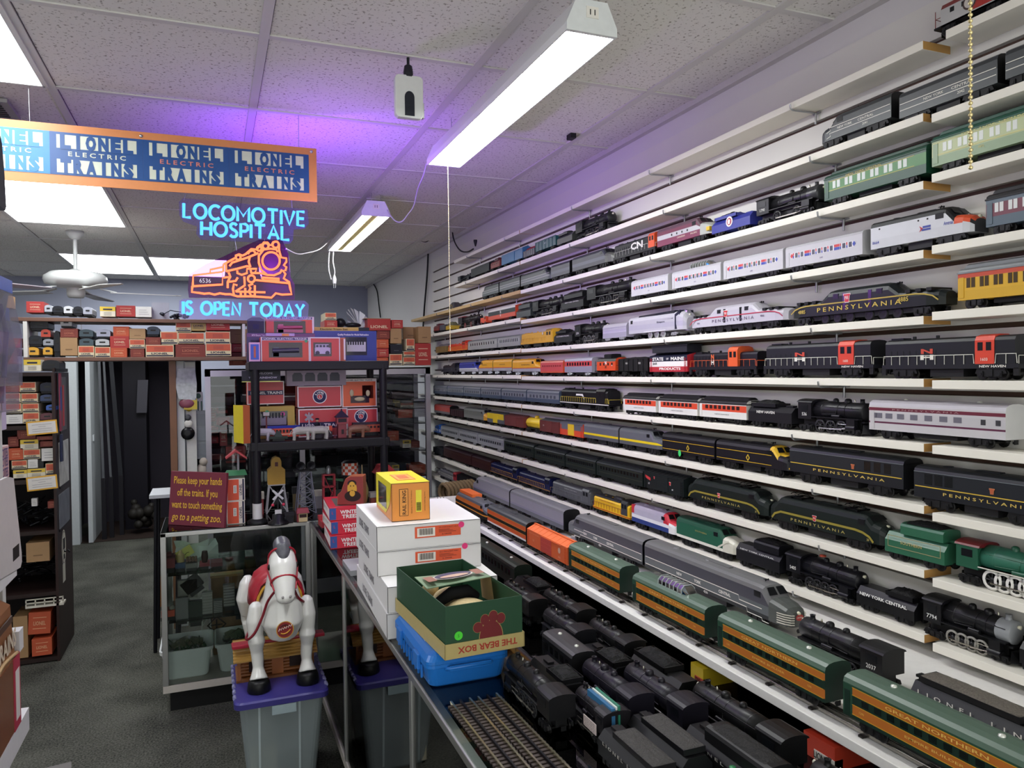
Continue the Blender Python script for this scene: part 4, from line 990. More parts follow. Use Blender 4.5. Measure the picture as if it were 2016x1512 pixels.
t=T(tender,6,1472,1560,'black tender with a purple sheen and white words','tender','model train',.085,near=True,col='#1d1c22',bands=[(.74,'#1d1c22')]);letter(t,[('NEW HAVEN',-.08*t['_L'],.55*t['_H'],.011,'#e2e0da',.42*t['_L'],.02)],WD)
T(steam,6,1561,1703,'black steam engine with silver side rods heading right','steam_locomotive','model train',.098,d=1,num='536',rod='#c9c8d0',col='#18171d',nd=3,drv='#2a292e')
t=T(coach,6,1709,1983,'long silver passenger car with maroon bands','passenger_car','model train',.097,bands=[(.40,'#c2bfc2'),(.445,'#5a2440'),(.66,'#bcb9bd'),(.72,'#c2bfc2'),(.80,'#6b2436'),(.84,'#c2bfc2')],roof='#b4b0b8',n=0,ends='#c9c9ca')
L,H=t['_L'],t['_H'];windows(t,[-.46*L,-.415*L,-.33*L,-.235*L,-.13*L,-.02*L,.09*L,.19*L],.055*L,.53*H,.66*H,WD,'#6d6a76',True);windows(t,[.36*L,.455*L],.03*L,.52*H,.64*H,WD,'#3c3a40',True)
letter(t,[('P E N N S Y L V A N I A',-.05*L,.76*H,.005,'#a98a8a',.5*L)],WD)
# ---- S7 --
T(diesel,7,855,886,'red and grey diesel at the left end','diesel_locomotive','model train',.085,cab=False,bands=[(.45,'#6a6668'),(.82,'#b3433a')],roof='#8a3a38')
T(hopper,7,887,912,'dark wine-coloured open car','hopper_car','model train',.075,col='#3a2228',load='#241c20')
T(diesel,7,913,958,'grey diesel with a red and yellow nose','diesel_locomotive','model train',.088,near=False,d=1,bands=[(.5,'#6f706c'),(.82,'#62645f')],roof='#585a58',nosecol='#c8902c')
t=T(boxcar,7,959,992,'yellow and grey boxcar','boxcar','model train',.082,bands=[(.5,'#5a5c60'),(.9,'#d9bb2a')],roof='#3b3d40',door='#dfc12c')
T(boxcar,7,993,1031,'brown boxcar, left of two','boxcar','model train',.08,bands=[(.9,'#6b3230')],roof='#5c2c2c',door='#6f3634')
T(tank,7,1032,1061,'yellow tank car','tank_car','model train',.082)
t=T(boxcar,7,1062,1101,'brown boxcar, right of two','boxcar','model train',.082,bands=[(.9,'#63302e')],roof='#4a4a50',door='#6a3432')
letter(t,[('PRR',-.28*t['_L'],.6*t['_H'],.009,'#d8d2c8')],WD)
T(boxcar,7,1102,1148,'grey and red boxcar with a yellow door','boxcar','model train',.086,near=True,bands=[(.54,'#cf4a30'),(.9,'#5d6068')],roof='#54575e',door='#e0bb2e')
for pl,pr,d,cab,lab in((1149,1218,1,False,'grey booster diesel with a yellow stripe'),(1219,1302,1,True,'grey cab diesel with a yellow stripe')):
 T(diesel,7,pl,pr,lab,'diesel_locomotive','model train',.09,near=True,d=d,cab=cab,bands=[(.42,'#54565b'),(.52,'#dfc41e'),(.82,'#5f6168')],roof='#505258',ends='#3c3d42')
for pl,pr,d,cab,lab in((1303,1408,1,False,'black booster diesel with yellow pinstripes and a diamond'),(1409,1552,1,True,'black cab diesel with a yellow windshield frame and diamond')):
 t=T(diesel,7,pl,pr,lab,'diesel_locomotive','model train',.092,d=d,cab=cab,bands=[(.5,'#1c1a22'),(.82,'#1c1a22')],roof='#201e26',nose='fa',ends='#121216')
 L,H=t['_L'],t['_H']
 for z in(.36,.68):ribbon(t,[(-.49*L,z*H),((.49 if not cab else.30)*L,z*H)],.0016,WD,'#d2aa2c')
 m=MB();x=.02*L if not cab else-.02*L;y=-WD/2-.0012
 m.add([(x,y,.62*H),(x+.009,y,.50*H),(x,y,.38*H),(x-.009,y,.50*H)],[(0,1,2,3)],0);m.add([(x,y-.0004,.575*H),(x+.005,y-.0004,.50*H),(x,y-.0004,.425*H),(x-.005,y-.0004,.50*H)],[(0,1,2,3)],1);m.build('diamond_mark',[M('#d9b431'),M('#2a2722')],t)
 if cab:
  o=[c for c in t.children if c.name.startswith('body')][0];o.data.materials.append(M('#d9ae2e'))
  for p in o.data.polygons:
   if p.center.x>L/2-.95*H and p.center.z>.70*H:p.material_index=len(o.data.materials)-1
  m=MB();m.box(L*.495,L*.5005,-.02,.02,.40*H,.46*H);m.box(L*.47,L*.502,-.025,.025,.30*H,.35*H);m.build('nose_stripe',M('#d9ae2e'),t)
 else:
  MB().disc((-.14*L,-WD/2-.0015,.26*H),.0085,(0,-1,0),18,0,.012).build('green_sticker',M('#3ecf6a'),t)
for pl,pr,lab in((1553,1781,'dark booster diesel with gold stripe and red keystone, left twin'),(1797,2080,'dark booster diesel with gold stripe and red keystone, right twin')):
 t=T(diesel,7,pl,pr,lab,'diesel_locomotive','model train',.101,cab=False,bands=[(.48,'#23252b'),(.85,'#2a2d33')],roof='#26282e',ends='#17181c')
 L,H=t['_L'],t['_H'];ribbon(t,[(-.49*L,.52*H),(.49*L,.52*H)],.0022,WD,'#d0b040');letter(t,[('P E N N S Y L V A N I A',.05*L,.41*H,.0095,'#d0b45a',.62*L,.01)],WD)
 keystone(t,.1*L,.64*H,.011,WD,'#b05a3a','#c98a5a','')
 for x in(.22,.30,.38)if pl<1600 else(-.38,-.30,-.22):slit(t,x*L-.010,x*L+.010,.58*H,.82*H,WD,'#17191c','grille',.0005)
 slit(t,-.5*L,.5*L,.85*H,.862*H,WD,'#6e747a','rain_gutter',.0012)
 # ---- S8 --
T(hood,8,853,867,'blue diesel at the left end','diesel_locomotive','model train',.085,col='#2456a0',near=False)
for i,(pl,pr)in enumerate(((868,903),(903.5,940),(941,991))):
 T(coach,8,pl,pr,'ribbed silver-grey coach, %s of three'%('leftmost','middle','rightmost')[i],'passenger_car','model train',.084,near=i==2,bands=[(.46,'#8e9093'),(.70,'#7a7c80'),(.86,'#8e9093')],roof='#66686c',n=10,win=(.50,.66),wcol='#33353a',ww=.5,trk=M('#8c8e91',.4,.4))
for i,(pl,pr)in enumerate(((992,1051),(1052,1112),(1113,1173),(1174,1266))):
 t=T(coach,8,pl,pr,'dark green passenger car, %s of four'%('leftmost','second','third','rightmost')[i],'passenger_car','model train',.088,near=i>2,bands=[(.46,'#1d2624'),(.72,'#1d2624'),(.84,'#1d2624')],roof='#22272a',n=13,win=(.56,.70),wcol='#0f1113',ww=.6,style='clere' if i else 'smooth')
 for z in(.42,.76):ribbon(t,[(-.49*t['_L'],z*t['_H']),(.49*t['_L'],z*t['_H'])],.0007,WD,'#6a6a4e')
 letter(t,[('P E N N S Y L V A N I A',0,.80*t['_H'],.004,'#8c8a68',.4*t['_L'])],WD)
t=T(boxcar,8,1267,1347,'dark green boxcar with small red and white emblems','boxcar','model train',.09,near=True,bands=[(.9,'#1d2425')],roof='#1b1f22',door='#212829');L,H=t['_L'],t['_H']
keystone(t,-.22*L,.72*H,.008,WD,txt='');keystone(t,.18*L,.62*H,.011,WD,txt='');MB().quad((-.46*L,-WD/2-.001,.78*H),(-.46*L,-WD/2-.001,.66*H),(-.32*L,-WD/2-.001,.56*H),(-.32*L,-WD/2-.001,.68*H)).build('red_flag',M('#c2383a'),t)
letter(t,[('60',-.36*L,.44*H,.011,'#d0d0cc'),('64',.24*L,.4*H,.009,'#d0d0cc')],WD)
for pl,pr,lab in((1348,1508,'dark green electric engine with rooftop pantographs, left of the pair'),(1509,1738,'dark green electric engine with rooftop pantographs, right of the pair')):
 t=T(diesel,8,pl,pr,lab,'electric_locomotive','model train',.098,d=1,both=True,nose='ep',bands=[(.5,'#1c2624'),(.80,'#1c2624')],roof='#1f2726',horns=False,noselen=1.0)
 L,H=t['_L'],t['_H'];ribbon(t,[(-.45*L,.30*H),(-.42*L,.44*H),(-.36*L,.53*H),(.30*L,.53*H),(.36*L,.50*H),(.41*L,.42*H),(.44*L,.30*H)],.0062,WD,'#8f8234')
 for x in(-.24,.24):pantograph(t,x*L,H,WD)
 letter(t,[('P E N N S Y L V A N I A',-.02*L,.38*H,.0105,'#a99a55',.48*L,.01),('25',.40*L,.34*H,.008,'#a99a55')],WD);keystone(t,-.04*L,.565*H,.014,WD)
t=T(tender,8,1740,1862,'green tender with gold border lines and a coal heap','tender','model train',.096,col='#2c6249',bands=[(.70,'#2c6249')],style='round',coalx=(-.25,.46),coal='#17191a')
L,H=t['_L'],t['_H']
for z in(.34,.62):ribbon(t,[(-.44*L,z*H),(.44*L,z*H)],.0018,WD,'#93906a')
for x in(-.44,.44):ribbon(t,[(x*L,.33*H),(x*L,.63*H)],.0018,WD,'#93906a')
letter(t,[('SOUTHERN',-.04*L,.49*H,.010,'#b8a56a',.36*L,.01)],WD)
t=T(steam,8,1866,2110,'green steam engine with white-rimmed wheels and a red cab roof','steam_locomotive','model train',.104,d=1,col='#20553f',boil='#2f6a55',cabroof='#6e1f24',drv='#2b2b2d',tire='#e8e6df',stripe='#dcd8cc',nd=4,dr=.21,rod='#8c887c')
# ---- S9 --
T(hopper,9,853,872,'dark car in the shade at the left end','hopper_car','model train',.075,col='#23262c',load='#1d2025')
for pl,pr,lab in((873,928,'long wine-brown passenger car, left of two'),(928.5,966,'wine-brown passenger car, right of two')):
 t=T(coach,9,pl,pr,lab,'passenger_car','model train',.09,near=False,bands=[(.46,'#3e1f22'),(.74,'#3e1f22'),(.86,'#3e1f22')],roof='#33202a',n=0);ribbon(t,[(-.49*t['_L'],.7*t['_H']),(.49*t['_L'],.7*t['_H'])],.0007,WD,'#8a6a45')
for pl,pr,lab in((964,1019,'blue and gold hood diesel, left of two'),(1020,1084,'blue and gold hood diesel, right of two')):
 T(hood,9,pl,pr,lab,'diesel_locomotive','model train',.092,near=True,col='#1d2350',rail='#b6873a',stripe='#b6873a',cabx=.40,cabw=.14,full=True,fac=.86,deck='#232a58',cabroof='#1a1c30')
t=T(hood,9,1085,1165,'plain grey hood diesel with fine railings','diesel_locomotive','model train',.095,near=True,col='#55575a',rail='#77797a',cabx=.36,full=True,fac=.9,deck='#4c4e52');letter(t,[('NEW HAVEN',0,.7*t['_H'],.006,'#b9b9b6',.3*t['_L'])],WD*.94)
t=T(hood,9,1166,1242,'yellow hood diesel with a grey tank on its roof','diesel_locomotive','model train',.095,near=True,col='#e0b322',cabcol='#3a3b40',rail='#8a2a2a',cabx=.34,full=True,fac=.82,d=1,deck='#dcae20',cabroof='#2c2d31',stripe='#a8322e');letter(t,[('UNION PACIFIC',-.1*t['_L'],.70*t['_H'],.008,'#a5442a',.42*t['_L'])],WD*.94)
L,H=t['_L'],t['_H'];MB().lathe([(.0001,-.03),(.012,-.028),(.012,.028),(.0001,.03)],(.08*L,-.004,.88*H),12,0,'x').build('roof_tank',M('#3a3b3f'),t);B(-L*.46,L*.2,-.026,.026,.80*H,.86*H).build('roof',M('#33353a'),t)
t=T(diesel,9,1243,1330,'red, white and blue cab diesel','diesel_locomotive','model train',.094,near=True,d=1,bands=[(.44,'#253a7e'),(.58,'#e2e0e4'),(.82,'#b5b0c2')],roof='#a9a2b4',nose='fa',nosecol=None,ends='#b5b0c2')
L,H=t['_L'],t['_H'];o=[c for c in t.children if c.name.startswith('body')][0];o.data.materials.append(M('#c22a3a'));o.data.materials.append(M('#e4e2e2'))
for p in o.data.polygons:
 if p.center.x>L/2-.95*H and p.center.z>.60*H:p.material_index=len(o.data.materials)-2
 elif p.center.x>L/2-.4*H and p.center.z<.60*H:p.material_index=len(o.data.materials)-1
B(-L*.5,-L*.44,-WD/2-.0006,WD/2+.0006,.62*H,.96*H).build('red_end',M('#c22a3a'),t)
t=T(diesel,9,1331,1447,'green and white bulldog-nosed diesel','diesel_locomotive','model train',.098,d=1,bands=[(.36,'#e2e0d4'),(.82,'#215a45')],roof='#1d4d3c',nosecol='#d5d2c4',nose='f',ends='#1d4d3c');L,H=t['_L'],t['_H']
ribbon(t,[(L*.24,.36*H),(L*.32,.5*H),(L*.36,.60*H),(L*.42,.66*H)],.006,WD,'#d5d2c4');letter(t,[('SOUTHERN',-.05*L,.68*H,.007,'#a89a5a',.2*L)],WD)
t=T(tender,9,1448,1536,'long black tender with small white words','tender','model train',.098,near=True,col='#1a1a20',style='round',coalx=(-.1,.46));letter(t,[('NEW YORK CENTRAL',0,.58*t['_H'],.0065,'#e0e0de',.78*t['_L'],.01)],WD)
t=T(steam,9,1537,1692,'long black steam engine, left of the silver-nosed one','steam_locomotive','model train',.1,d=1,num='5405',nd=4,col='#17171d',rod='#8a8378')
L,H=t['_L'],t['_H'];MB().lathe([(.009,0),(.009,.004),(.0001,.005)],(-.05*L,0,.97*H),12).build('orange_dome_cap',M('#b5442c'),t)
t=T(tender,9,1684,1802,'black tender with bold white words behind the silver-nosed engine','tender','model train',.09,col='#161619',bands=[(.66,'#161619')],coalx=(.0,.46));letter(t,[('NEW YORK CENTRAL',-.02*t['_L'],.48*t['_H'],.0115,'#efeeea',.82*t['_L'],.02)],WD)
T(steam,9,1804,1998,'black steam engine with a silver smokebox','steam_locomotive','model train',.104,d=1,num='7794',smoke='#93969a',nd=4,dr=.165,tire='#8d8a82',rod='#9c968a',drv='#26262a')
T(tender,9,2004,2110,'black tender cut off by the right edge','tender','model train',.09)
# ---- S10: the short low shelf beyond the bench
Z10=EYE-.782
board('wall_shelf',XS,XW-.001,4.5,6.05,Z10,'white painted shelf board, the short lowest row at the far left behind the bench',[board_white,board_raw],'narrow shelf boards on the slatwall')
T(hood,10,862,898,'grey hood diesel with a red end','diesel_locomotive','model train',.085,zz=Z10,col='#6a6a70',cabcol='#a8303a',cabx=.42,near=False)
T(boxcar,10,899,926,'black boxcar','boxcar','model train',.085,zz=Z10,bands=[(.9,'#222126')],roof='#1e1d22')
# ---- bench, rear row ---
XR2,WR=1.355,.075
BW=' on the bench shelf'
def nyc(t,d,light,cab):
 L,H=t['_L'],t['_H'];W_=WR
 if light:return
 if cab:
  s=d
  up=[(-.49,.60),(-.16,.60),(-.155,.56),(.05,.56)]
 for z,off in((.565,0),(.36,.05)):
  if cab:pts=[(-.49*L*d,z*H),((.22+off)*L*d,z*H),((.225+off)*L*d,(z-.10)*H),((.31+off)*L*d,(z-.10)*H),((.313+off)*L*d,(z-.16)*H),(.40*L*d,(z-.16)*H)]if off else[(-.49*L*d,z*H),(.22*L*d,z*H),(.225*L*d,(z-.10)*H),(.36*L*d,(z-.10)*H)]
  ribbon(t,pts,.0022,W_,'#e6e4da')
 letter(t,[('NEW',-.2*L,.46*H,.012,'#eceae2',None,.02),('YORK',-.06*L,.46*H,.012,'#eceae2',None,.02),('CENTRAL',.13*L,.46*H,.012,'#eceae2',None,.02),('4256',.0,.29*H,.010,'#eceae2')],W_)
t=T(diesel,None,927,1003,'silver-grey streamlined diesel, nose to the left, with a chrome ornament','diesel_locomotive','model train',.112,near=True,zz=ZB,xc=XR2,W=WR,where=BW,d=-1,bands=[(.42,'#50515c'),(.50,'#77738a'),(.84,'#85838c')],roof='#76767c',nose='f')
T(diesel,None,1004,1110,'silver-grey cabless booster diesel','diesel_locomotive','model train',.112,zz=ZB,xc=XR2,W=WR,where=BW,cab=False,bands=[(.42,'#474a55'),(.50,'#706d80'),(.84,'#7d7b86')],roof='#6e6e74',ends='#111114')
NB=[(.35,'#2a2e32'),(.56,'#565b5f'),(.84,'#3d3d48')]
t=T(diesel,None,1112,1266,'two-tone grey streamlined diesel facing left with white stepped lines','diesel_locomotive','model train',.114,zz=ZB,xc=XR2,W=WR,where=BW,d=-1,bands=NB,roof='#68686a',ends='#0f0f12');nyc(t,-1,False,True)
t=T(diesel,None,1268,1552,'two-tone grey streamlined diesel facing right with striped nose','diesel_locomotive','model train',.114,zz=ZB,xc=XR2,W=WR,where=BW,d=1,bands=NB,roof='#68686a',nosecol='#4a4e4c',ends='#0f0f12');nyc(t,1,False,True)
L,H=t['_L'],t['_H']
m=MB()
def nose_pts(zf,off=.0012):
 ns=[(L/2-a*H,w)for a,w,tp in NOSE['f']][3:]
 return[Vector((x+off*(i>1),-WR/2*w-off,zf*H))for i,(x,w)in enumerate(ns)]
for i in range(5):
 z=.30+.052*i;p=nose_pts(z);q=nose_pts(z+.026);n=len(p)
 m.add(p+q,[(j,j+1,n+j+1,n+j)for j in range(n-1)]);p2=[Vector((v.x,-v.y,v.z))for v in p];q2=[Vector((v.x,-v.y,v.z))for v in q]
 m.add(p2+q2,[(j,j+1,n+j+1,n+j)for j in range(n-1)])
m.build('nose_stripe',M('#d9d6c8'),t)
m=MB();m.disc((L/2+.0018,0,.47*H),.012,(1,0,0),18,0,.008);m.text('CENTRAL',(L/2+.0024,0,.47*H),(0,1,0),(0,0,1),.005,1,.018);m.build('nose_herald',[M('#b43a36'),M('#efe9e0')],t)
T(steam,None,1553,1752,'black steam engine facing left, cab to the right','steam_locomotive','model train',.1,zz=ZB,xc=1.305,where=BW,d=-1,num='2037',smoke='#2b2c30',drv='#26262a',nd=4)
t=T(tender,None,1789,2090,'long black tender with spaced white lettering and grey coal slab','tender','model train',.095,zz=ZB,xc=1.305,where=BW,d=-1,L=.30,style='block',coalx=(.46,-.22),coal='#5e5850',bands=[(.62,'#1b1b1d')],ch=.1);letter(t,[('L  I  O  N  E  L',-.24*t['_L'],.46*t['_H'],.012,'#d6d4cc',.40*t['_L'],.01),('L  I  N  E  S',.24*t['_L'],.46*t['_H'],.012,'#d6d4cc',.34*t['_L'],.01)],WD)
# ---- bench, front row --
XR1=1.118
tr=thing('toy_track','three-rail toy track along the front of the white bench shelf','track',(XR1,1.8,ZB));m=MB();n=0
y0,y1=-2.2,2.05
ra=MB()
for q in(-1,0,1):ra.box(q*.016-.0012,q*.016+.0012,y0,y1,.003,.009,0);ra.cyl((q*.016,y0,.009),(q*.016,y1,.009),.0019,n=6,caps=False)
ra.build('rail',M('#9c9890',.25,.9),tr)
ti=MB();ti.box(-.026,.026,-.005,.005,.0,.004);tm=None
for i in range(34):
 y=y0+.06+i*.125
 if tm is None:tm=ti.build('tie',M('#2a2523',.6),tr);tm.location=(0,y,0)
 else:c=tm.copy();C.objects.link(c);c.location=(0,y,0)
ZR=ZB+.011
BF=' on the bench track'
t=T(diesel,None,893,957,'orange, black and grey electric with an orange roof block','electric_locomotive','model train',.094,near=True,zz=ZR,xc=XR1,where=BF,both=True,nose='ep',d=1,bands=[(.40,'#26231f'),(.46,'#d28a2c'),(.60,'#2b2823'),(.80,'#d2702c')],roof='#55585e');B(-.35*t['_L'],.05*t['_L'],-.024,.024,.98*t['_H'],1.12*t['_H']).build('roof_block',M('#e06a2c'),t)
t=T(diesel,None,959,1036,'orange, black and white booster diesel with a dark roof','diesel_locomotive','model train',.098,near=True,zz=ZR,xc=XR1,where=BF,cab=False,bands=[(.33,'#d9d6ce'),(.50,'#c9562a'),(.64,'#2a251f'),(.82,'#c9562a')],roof='#3a3d42',ends='#111113')
for z in(.5,.64,.82):ribbon(t,[(-.49*t['_L'],z*t['_H']),(.49*t['_L'],z*t['_H'])],.0013,WD,'#c8a03a')
t=T(boxcar,None,1037,1118,'bright orange boxcar','boxcar','model train',.094,near=True,zz=ZR,xc=XR1,where=BF,bands=[(.84,'#cf5f33')],roof='#dd6b38',door='#b5463c')
L,H=t['_L'],t['_H'];letter(t,[('GREAT NORTHERN',-.3*L,.74*H,.004,'#d99a7a',.26*L),('GN',-.32*L,.5*H,.011,'#d99a7a'),('X 12',.32*L,.36*H,.008,'#e8c8b4')],WD);m=MB();m.disc((.32*L,-WD/2-.001,.6*H),.010,(0,-1,0),16);m.build('herald',M('#cfa28a'),t)
GNB=[(.30,'#22392f'),(.48,'#b5692a'),(.66,'#22392f'),(.80,'#b5692a'),(.84,'#2a4a3a')]
def gn(pl,pr,lab,dome=0,obs=0):
 t=T(coach,None,pl,pr,lab,'passenger_car','model train',.098,zz=ZR,xc=XR1,where=BF,bands=GNB,roof='#4d6355',n=0,dome=dome,near=True,ends='#22392f',obs=obs)
 L,H=t['_L'],t['_H']
 for z in(.30,.48,.66,.80):ribbon(t,[(-.44*L,z*H),(.49*L,z*H)],.0014,WD,'#d0a02e')
 windows(t,[-.36*L+.075*L*i for i in range(11)],.04*L,.52*H,.63*H,WD,'#16201c',True)
 letter(t,[('GREAT NORTHERN',.02*L,.73*H,.008,'#e6b85c',.52*L,.015),('EMPIRE BUILDER',.02*L,.395*H,.006,'#e6b85c',.3*L),('1290',-.38*L,.39*H,.006,'#e6b85c'),('1290',.38*L,.40*H,.006,'#e6b85c')],WD)
 slit(t,-.499*L,-.44*L,.27*H,.82*H,WD,'#2c4a3a','vestibule',.0004)
gn(1119,1221,'green and orange streamlined coach, first from the left of four')
gn(1244,1389,'green and orange dome coach with a ribbed clear dome',dome=1)
gn(1411,1627,'green and orange streamlined coach, third from the left of four')
gn(1657,2060,'green and orange observation coach, nearest to the viewer',obs=1)
# ==== engines standing on the long glass counter
def TC(fn,xc,ya,yb,label,name,H=.092,where='',cat='model train',**kw):
 t=thing(name,label+where,cat,(xc,(ya+yb)/2,ZT+.0008),-PI/2,'black engines and tenders on the glass counter')
 fn(t,abs(yb-ya)-.006,H,True,**kw);t['_L']=abs(yb-ya)-.006;t['_H']=H
 return t
ENG='#1b1b1e'
def lionel_lines(t,s=1.0):
 L,H=t['_L'],t['_H'];letter(t,[('L I O N E L   L I N E S',0,.52*H,.0085,'#cfcdc6',.78*L,.005)],WD)
TC(steam,.668,1.39,1.70,'black steam engine beside the rails on the glass, cab toward the viewer','steam_locomotive',d=-1,col=ENG,nd=4)
TC(tender,.742,1.50,1.69,'black slope-backed tender behind the engine beside the rails','tender',.082,col=ENG,d=-1,coalx=(-.46,.0),coal='#18181a')
t=TC(steam,.742,1.30,1.475,'small black engine with coloured booklets tucked into its shell','steam_locomotive',.085,d=-1,col='#211f24',nd=2)
L,H=t['_L'],t['_H']
B(-.03,.075,-.012,-.004,.5*H,.98*H).build('booklet',M('#3a6f9a',.3),t);B(-.02,.078,.002,.006,.5*H,1.04*H).build('booklet',M('#2f7f66',.3),t);B(-.028,.074,-.002,.0015,.5*H,1.0*H).build('booklet',M('#dfe6e4',.3),t)
m=MB();m.box(.0,.055,-WD/2-.004,-WD/2-.003,.30*H,.56*H,0)
for k in range(5):m.text('TRAINS SHOW' if k%2 else 'EXTRA',(.027,-WD/2-.0043,(.34+.045*k)*H),(1,0,0),(0,0,1),.003,1,.045)
m.build('paper_tag',[M('#d9c9c6'),M('#4a4346')],t)
t=TC(tender,.718,1.095,1.29,'black tender with a coal slab, nearest the lower edge of the photo','tender',.088,col=ENG,d=-1,style='block',coalx=(.28,-.46),coal='#3d3b3a');lionel_lines(t)
TC(coach,.818,1.60,1.78,'low black car with a plain arched roof among the engines','passenger_car',.086,bands=[(.5,'#1d1d20'),(.84,'#1d1d20')],roof='#38373b',n=5,wcol='#0e0e10')
t=TC(steam,.818,1.325,1.59,'black steam engine with a purple sheen along its boiler and silver bell','steam_locomotive',.096,d=-1,col='#1f1d28',nd=3,stripe='#b9b6c0')
t=TC(tender,.798,1.12,1.315,'black tender with a coal slab, second from the front corner','tender',.09,col=ENG,d=-1,style='block',coalx=(.3,-.46),coal='#3f3d3c');lionel_lines(t)
TC(steam,.892,1.72,1.98,'black engine whose cab shows behind the green box','steam_locomotive',.094,d=-1,col='#1a1a20',nd=3)
t=TC(tender,.892,1.535,1.71,'black tender with heaped coal in the middle of the counter','tender',.086,col='#161618',d=-1,coalx=(-.46,.1));lionel_lines(t)
TC(steam,.892,1.24,1.525,'black steam engine with a white running-board line','steam_locomotive',.098,d=-1,col='#1e1c26',nd=4,stripe='#d5d3da')
t=TC(tender,.875,.985,1.23,'large black tender with a rounded coal bunker near the lower edge','tender',.094,col='#19191b',d=-1,style='round',coalx=(-.46,.25),coal='#2c2b2b');lionel_lines(t)
TC(steam,.968,1.86,2.15,'black engine tucked against the bench, farthest of three','steam_locomotive',.096,d=-1,col='#141416',nd=4)
TC(steam,.968,1.60,1.845,'black engine tucked against the bench, middle of three','steam_locomotive',.094,d=-1,col='#18181a',nd=3,num='637')
t=TC(tender,.968,1.385,1.59,'plain black tender with small white lettering against the bench','tender',.1,col='#141415',d=-1,coalx=(-.2,.46));lionel_lines(t)
TC(steam,.972,1.05,1.375,'long black engine tucked against the bench, nearest of three','steam_locomotive',.1,d=-1,col='#131315',nd=4,stripe='#77757a')
TC(steam,.968,.74,1.03,'black engine at the bottom edge below the green coach','steam_locomotive',.094,d=-1,col='#1a1c1c',nd=3)
TC(coach,.985,2.38,2.86,'dark green car under the start of the bench edge','passenger_car',.094,bands=[(.5,'#152019'),(.84,'#17231c')],roof='#1a2620',n=12,wcol='#0c0e0d')
t=TC(tender,.975,2.17,2.37,'black tender with slanted white marks','tender',.088,col='#141416',d=-1);m=MB()
for k in range(4):m.add([(.0+k*.011,-WD/2-.001,.022),(.005+k*.011,-WD/2-.001,.022),(.012+k*.011,-WD/2-.001,.045),(.007+k*.011,-WD/2-.001,.045)],[(0,1,2,3)])
m.build('white_marks',M('#d9d9d6'),t)
TC(steam,.89,2.02,2.30,'black engine half hidden behind the green bear box','steam_locomotive',.09,d=-1,col='#161618',nd=3)
t=thing('toy_engine','small green and red toy train at the bottom edge','toy',(.835,1.035,ZT+.0008),-PI/2)
MB().lathe([(.0001,-.045),(.016,-.044),(.02,-.036),(.02,.03),(.0001,.031)],(0,0,.034),16,0,'x').build('boiler',M('#3f8a5a',.3),t);MB().lathe([(.011,0),(.011,.012),(.007,.013),(.007,.004)],(-.012,0,.052),12).build('dome',M('#3f8a5a',.3),t)
MB().lathe([(.004,0),(.006,.012),(.0001,.012)],(-.036,0,.052),8).build('smokestack',M('#3f8a5a',.3),t);MB().lathe([(.022,.03),(.022,.055),(.0001,.056)],(0,0,.036),14,0,'x').build('cab',M('#b52c3e',.35),t);B(-.045,.055,-.018,.018,.004,.016).build('base',M('#23252a'),t)
for x in(-.03,.0,.03):inst('wheel_set',('wh',.009),lambda:wheel_mb(.009,.05),WHEELC,t,(x,0,.009))
# ---- loose three-rail track lying on the glass ---
for k,(xc,lab)in enumerate(((.527,'three-rail track section on the glass, left along the metal edge'),(.598,'three-rail track section on the glass, right beside the engine'))):
 t=thing('track_section',lab,'track',(xc,1.08,ZT+.0005),.03 if k else.02,'loose track sections on the glass counter')
 a,b=-.52,.555
 for q in(-1,0,1):MB().box(q*.0225-.0012,q*.0225+.0012,a,b,.004,.0095,0).box(q*.0225-.0021,q*.0225+.0021,a,b,.0092,.0112,0).build('rail',M('#c9c3a4',.22,.95)if q else M('#1c1b20',.35,.3),t)
 tm=B(-.032,.032,-.0042,.0042,0,.0042)
 for i in range(74):
  inst('tie',('loose_tie',),lambda:tm,M('#40342f',.7,0,.2,200),t,(0,a+.009+i*.01445,0))
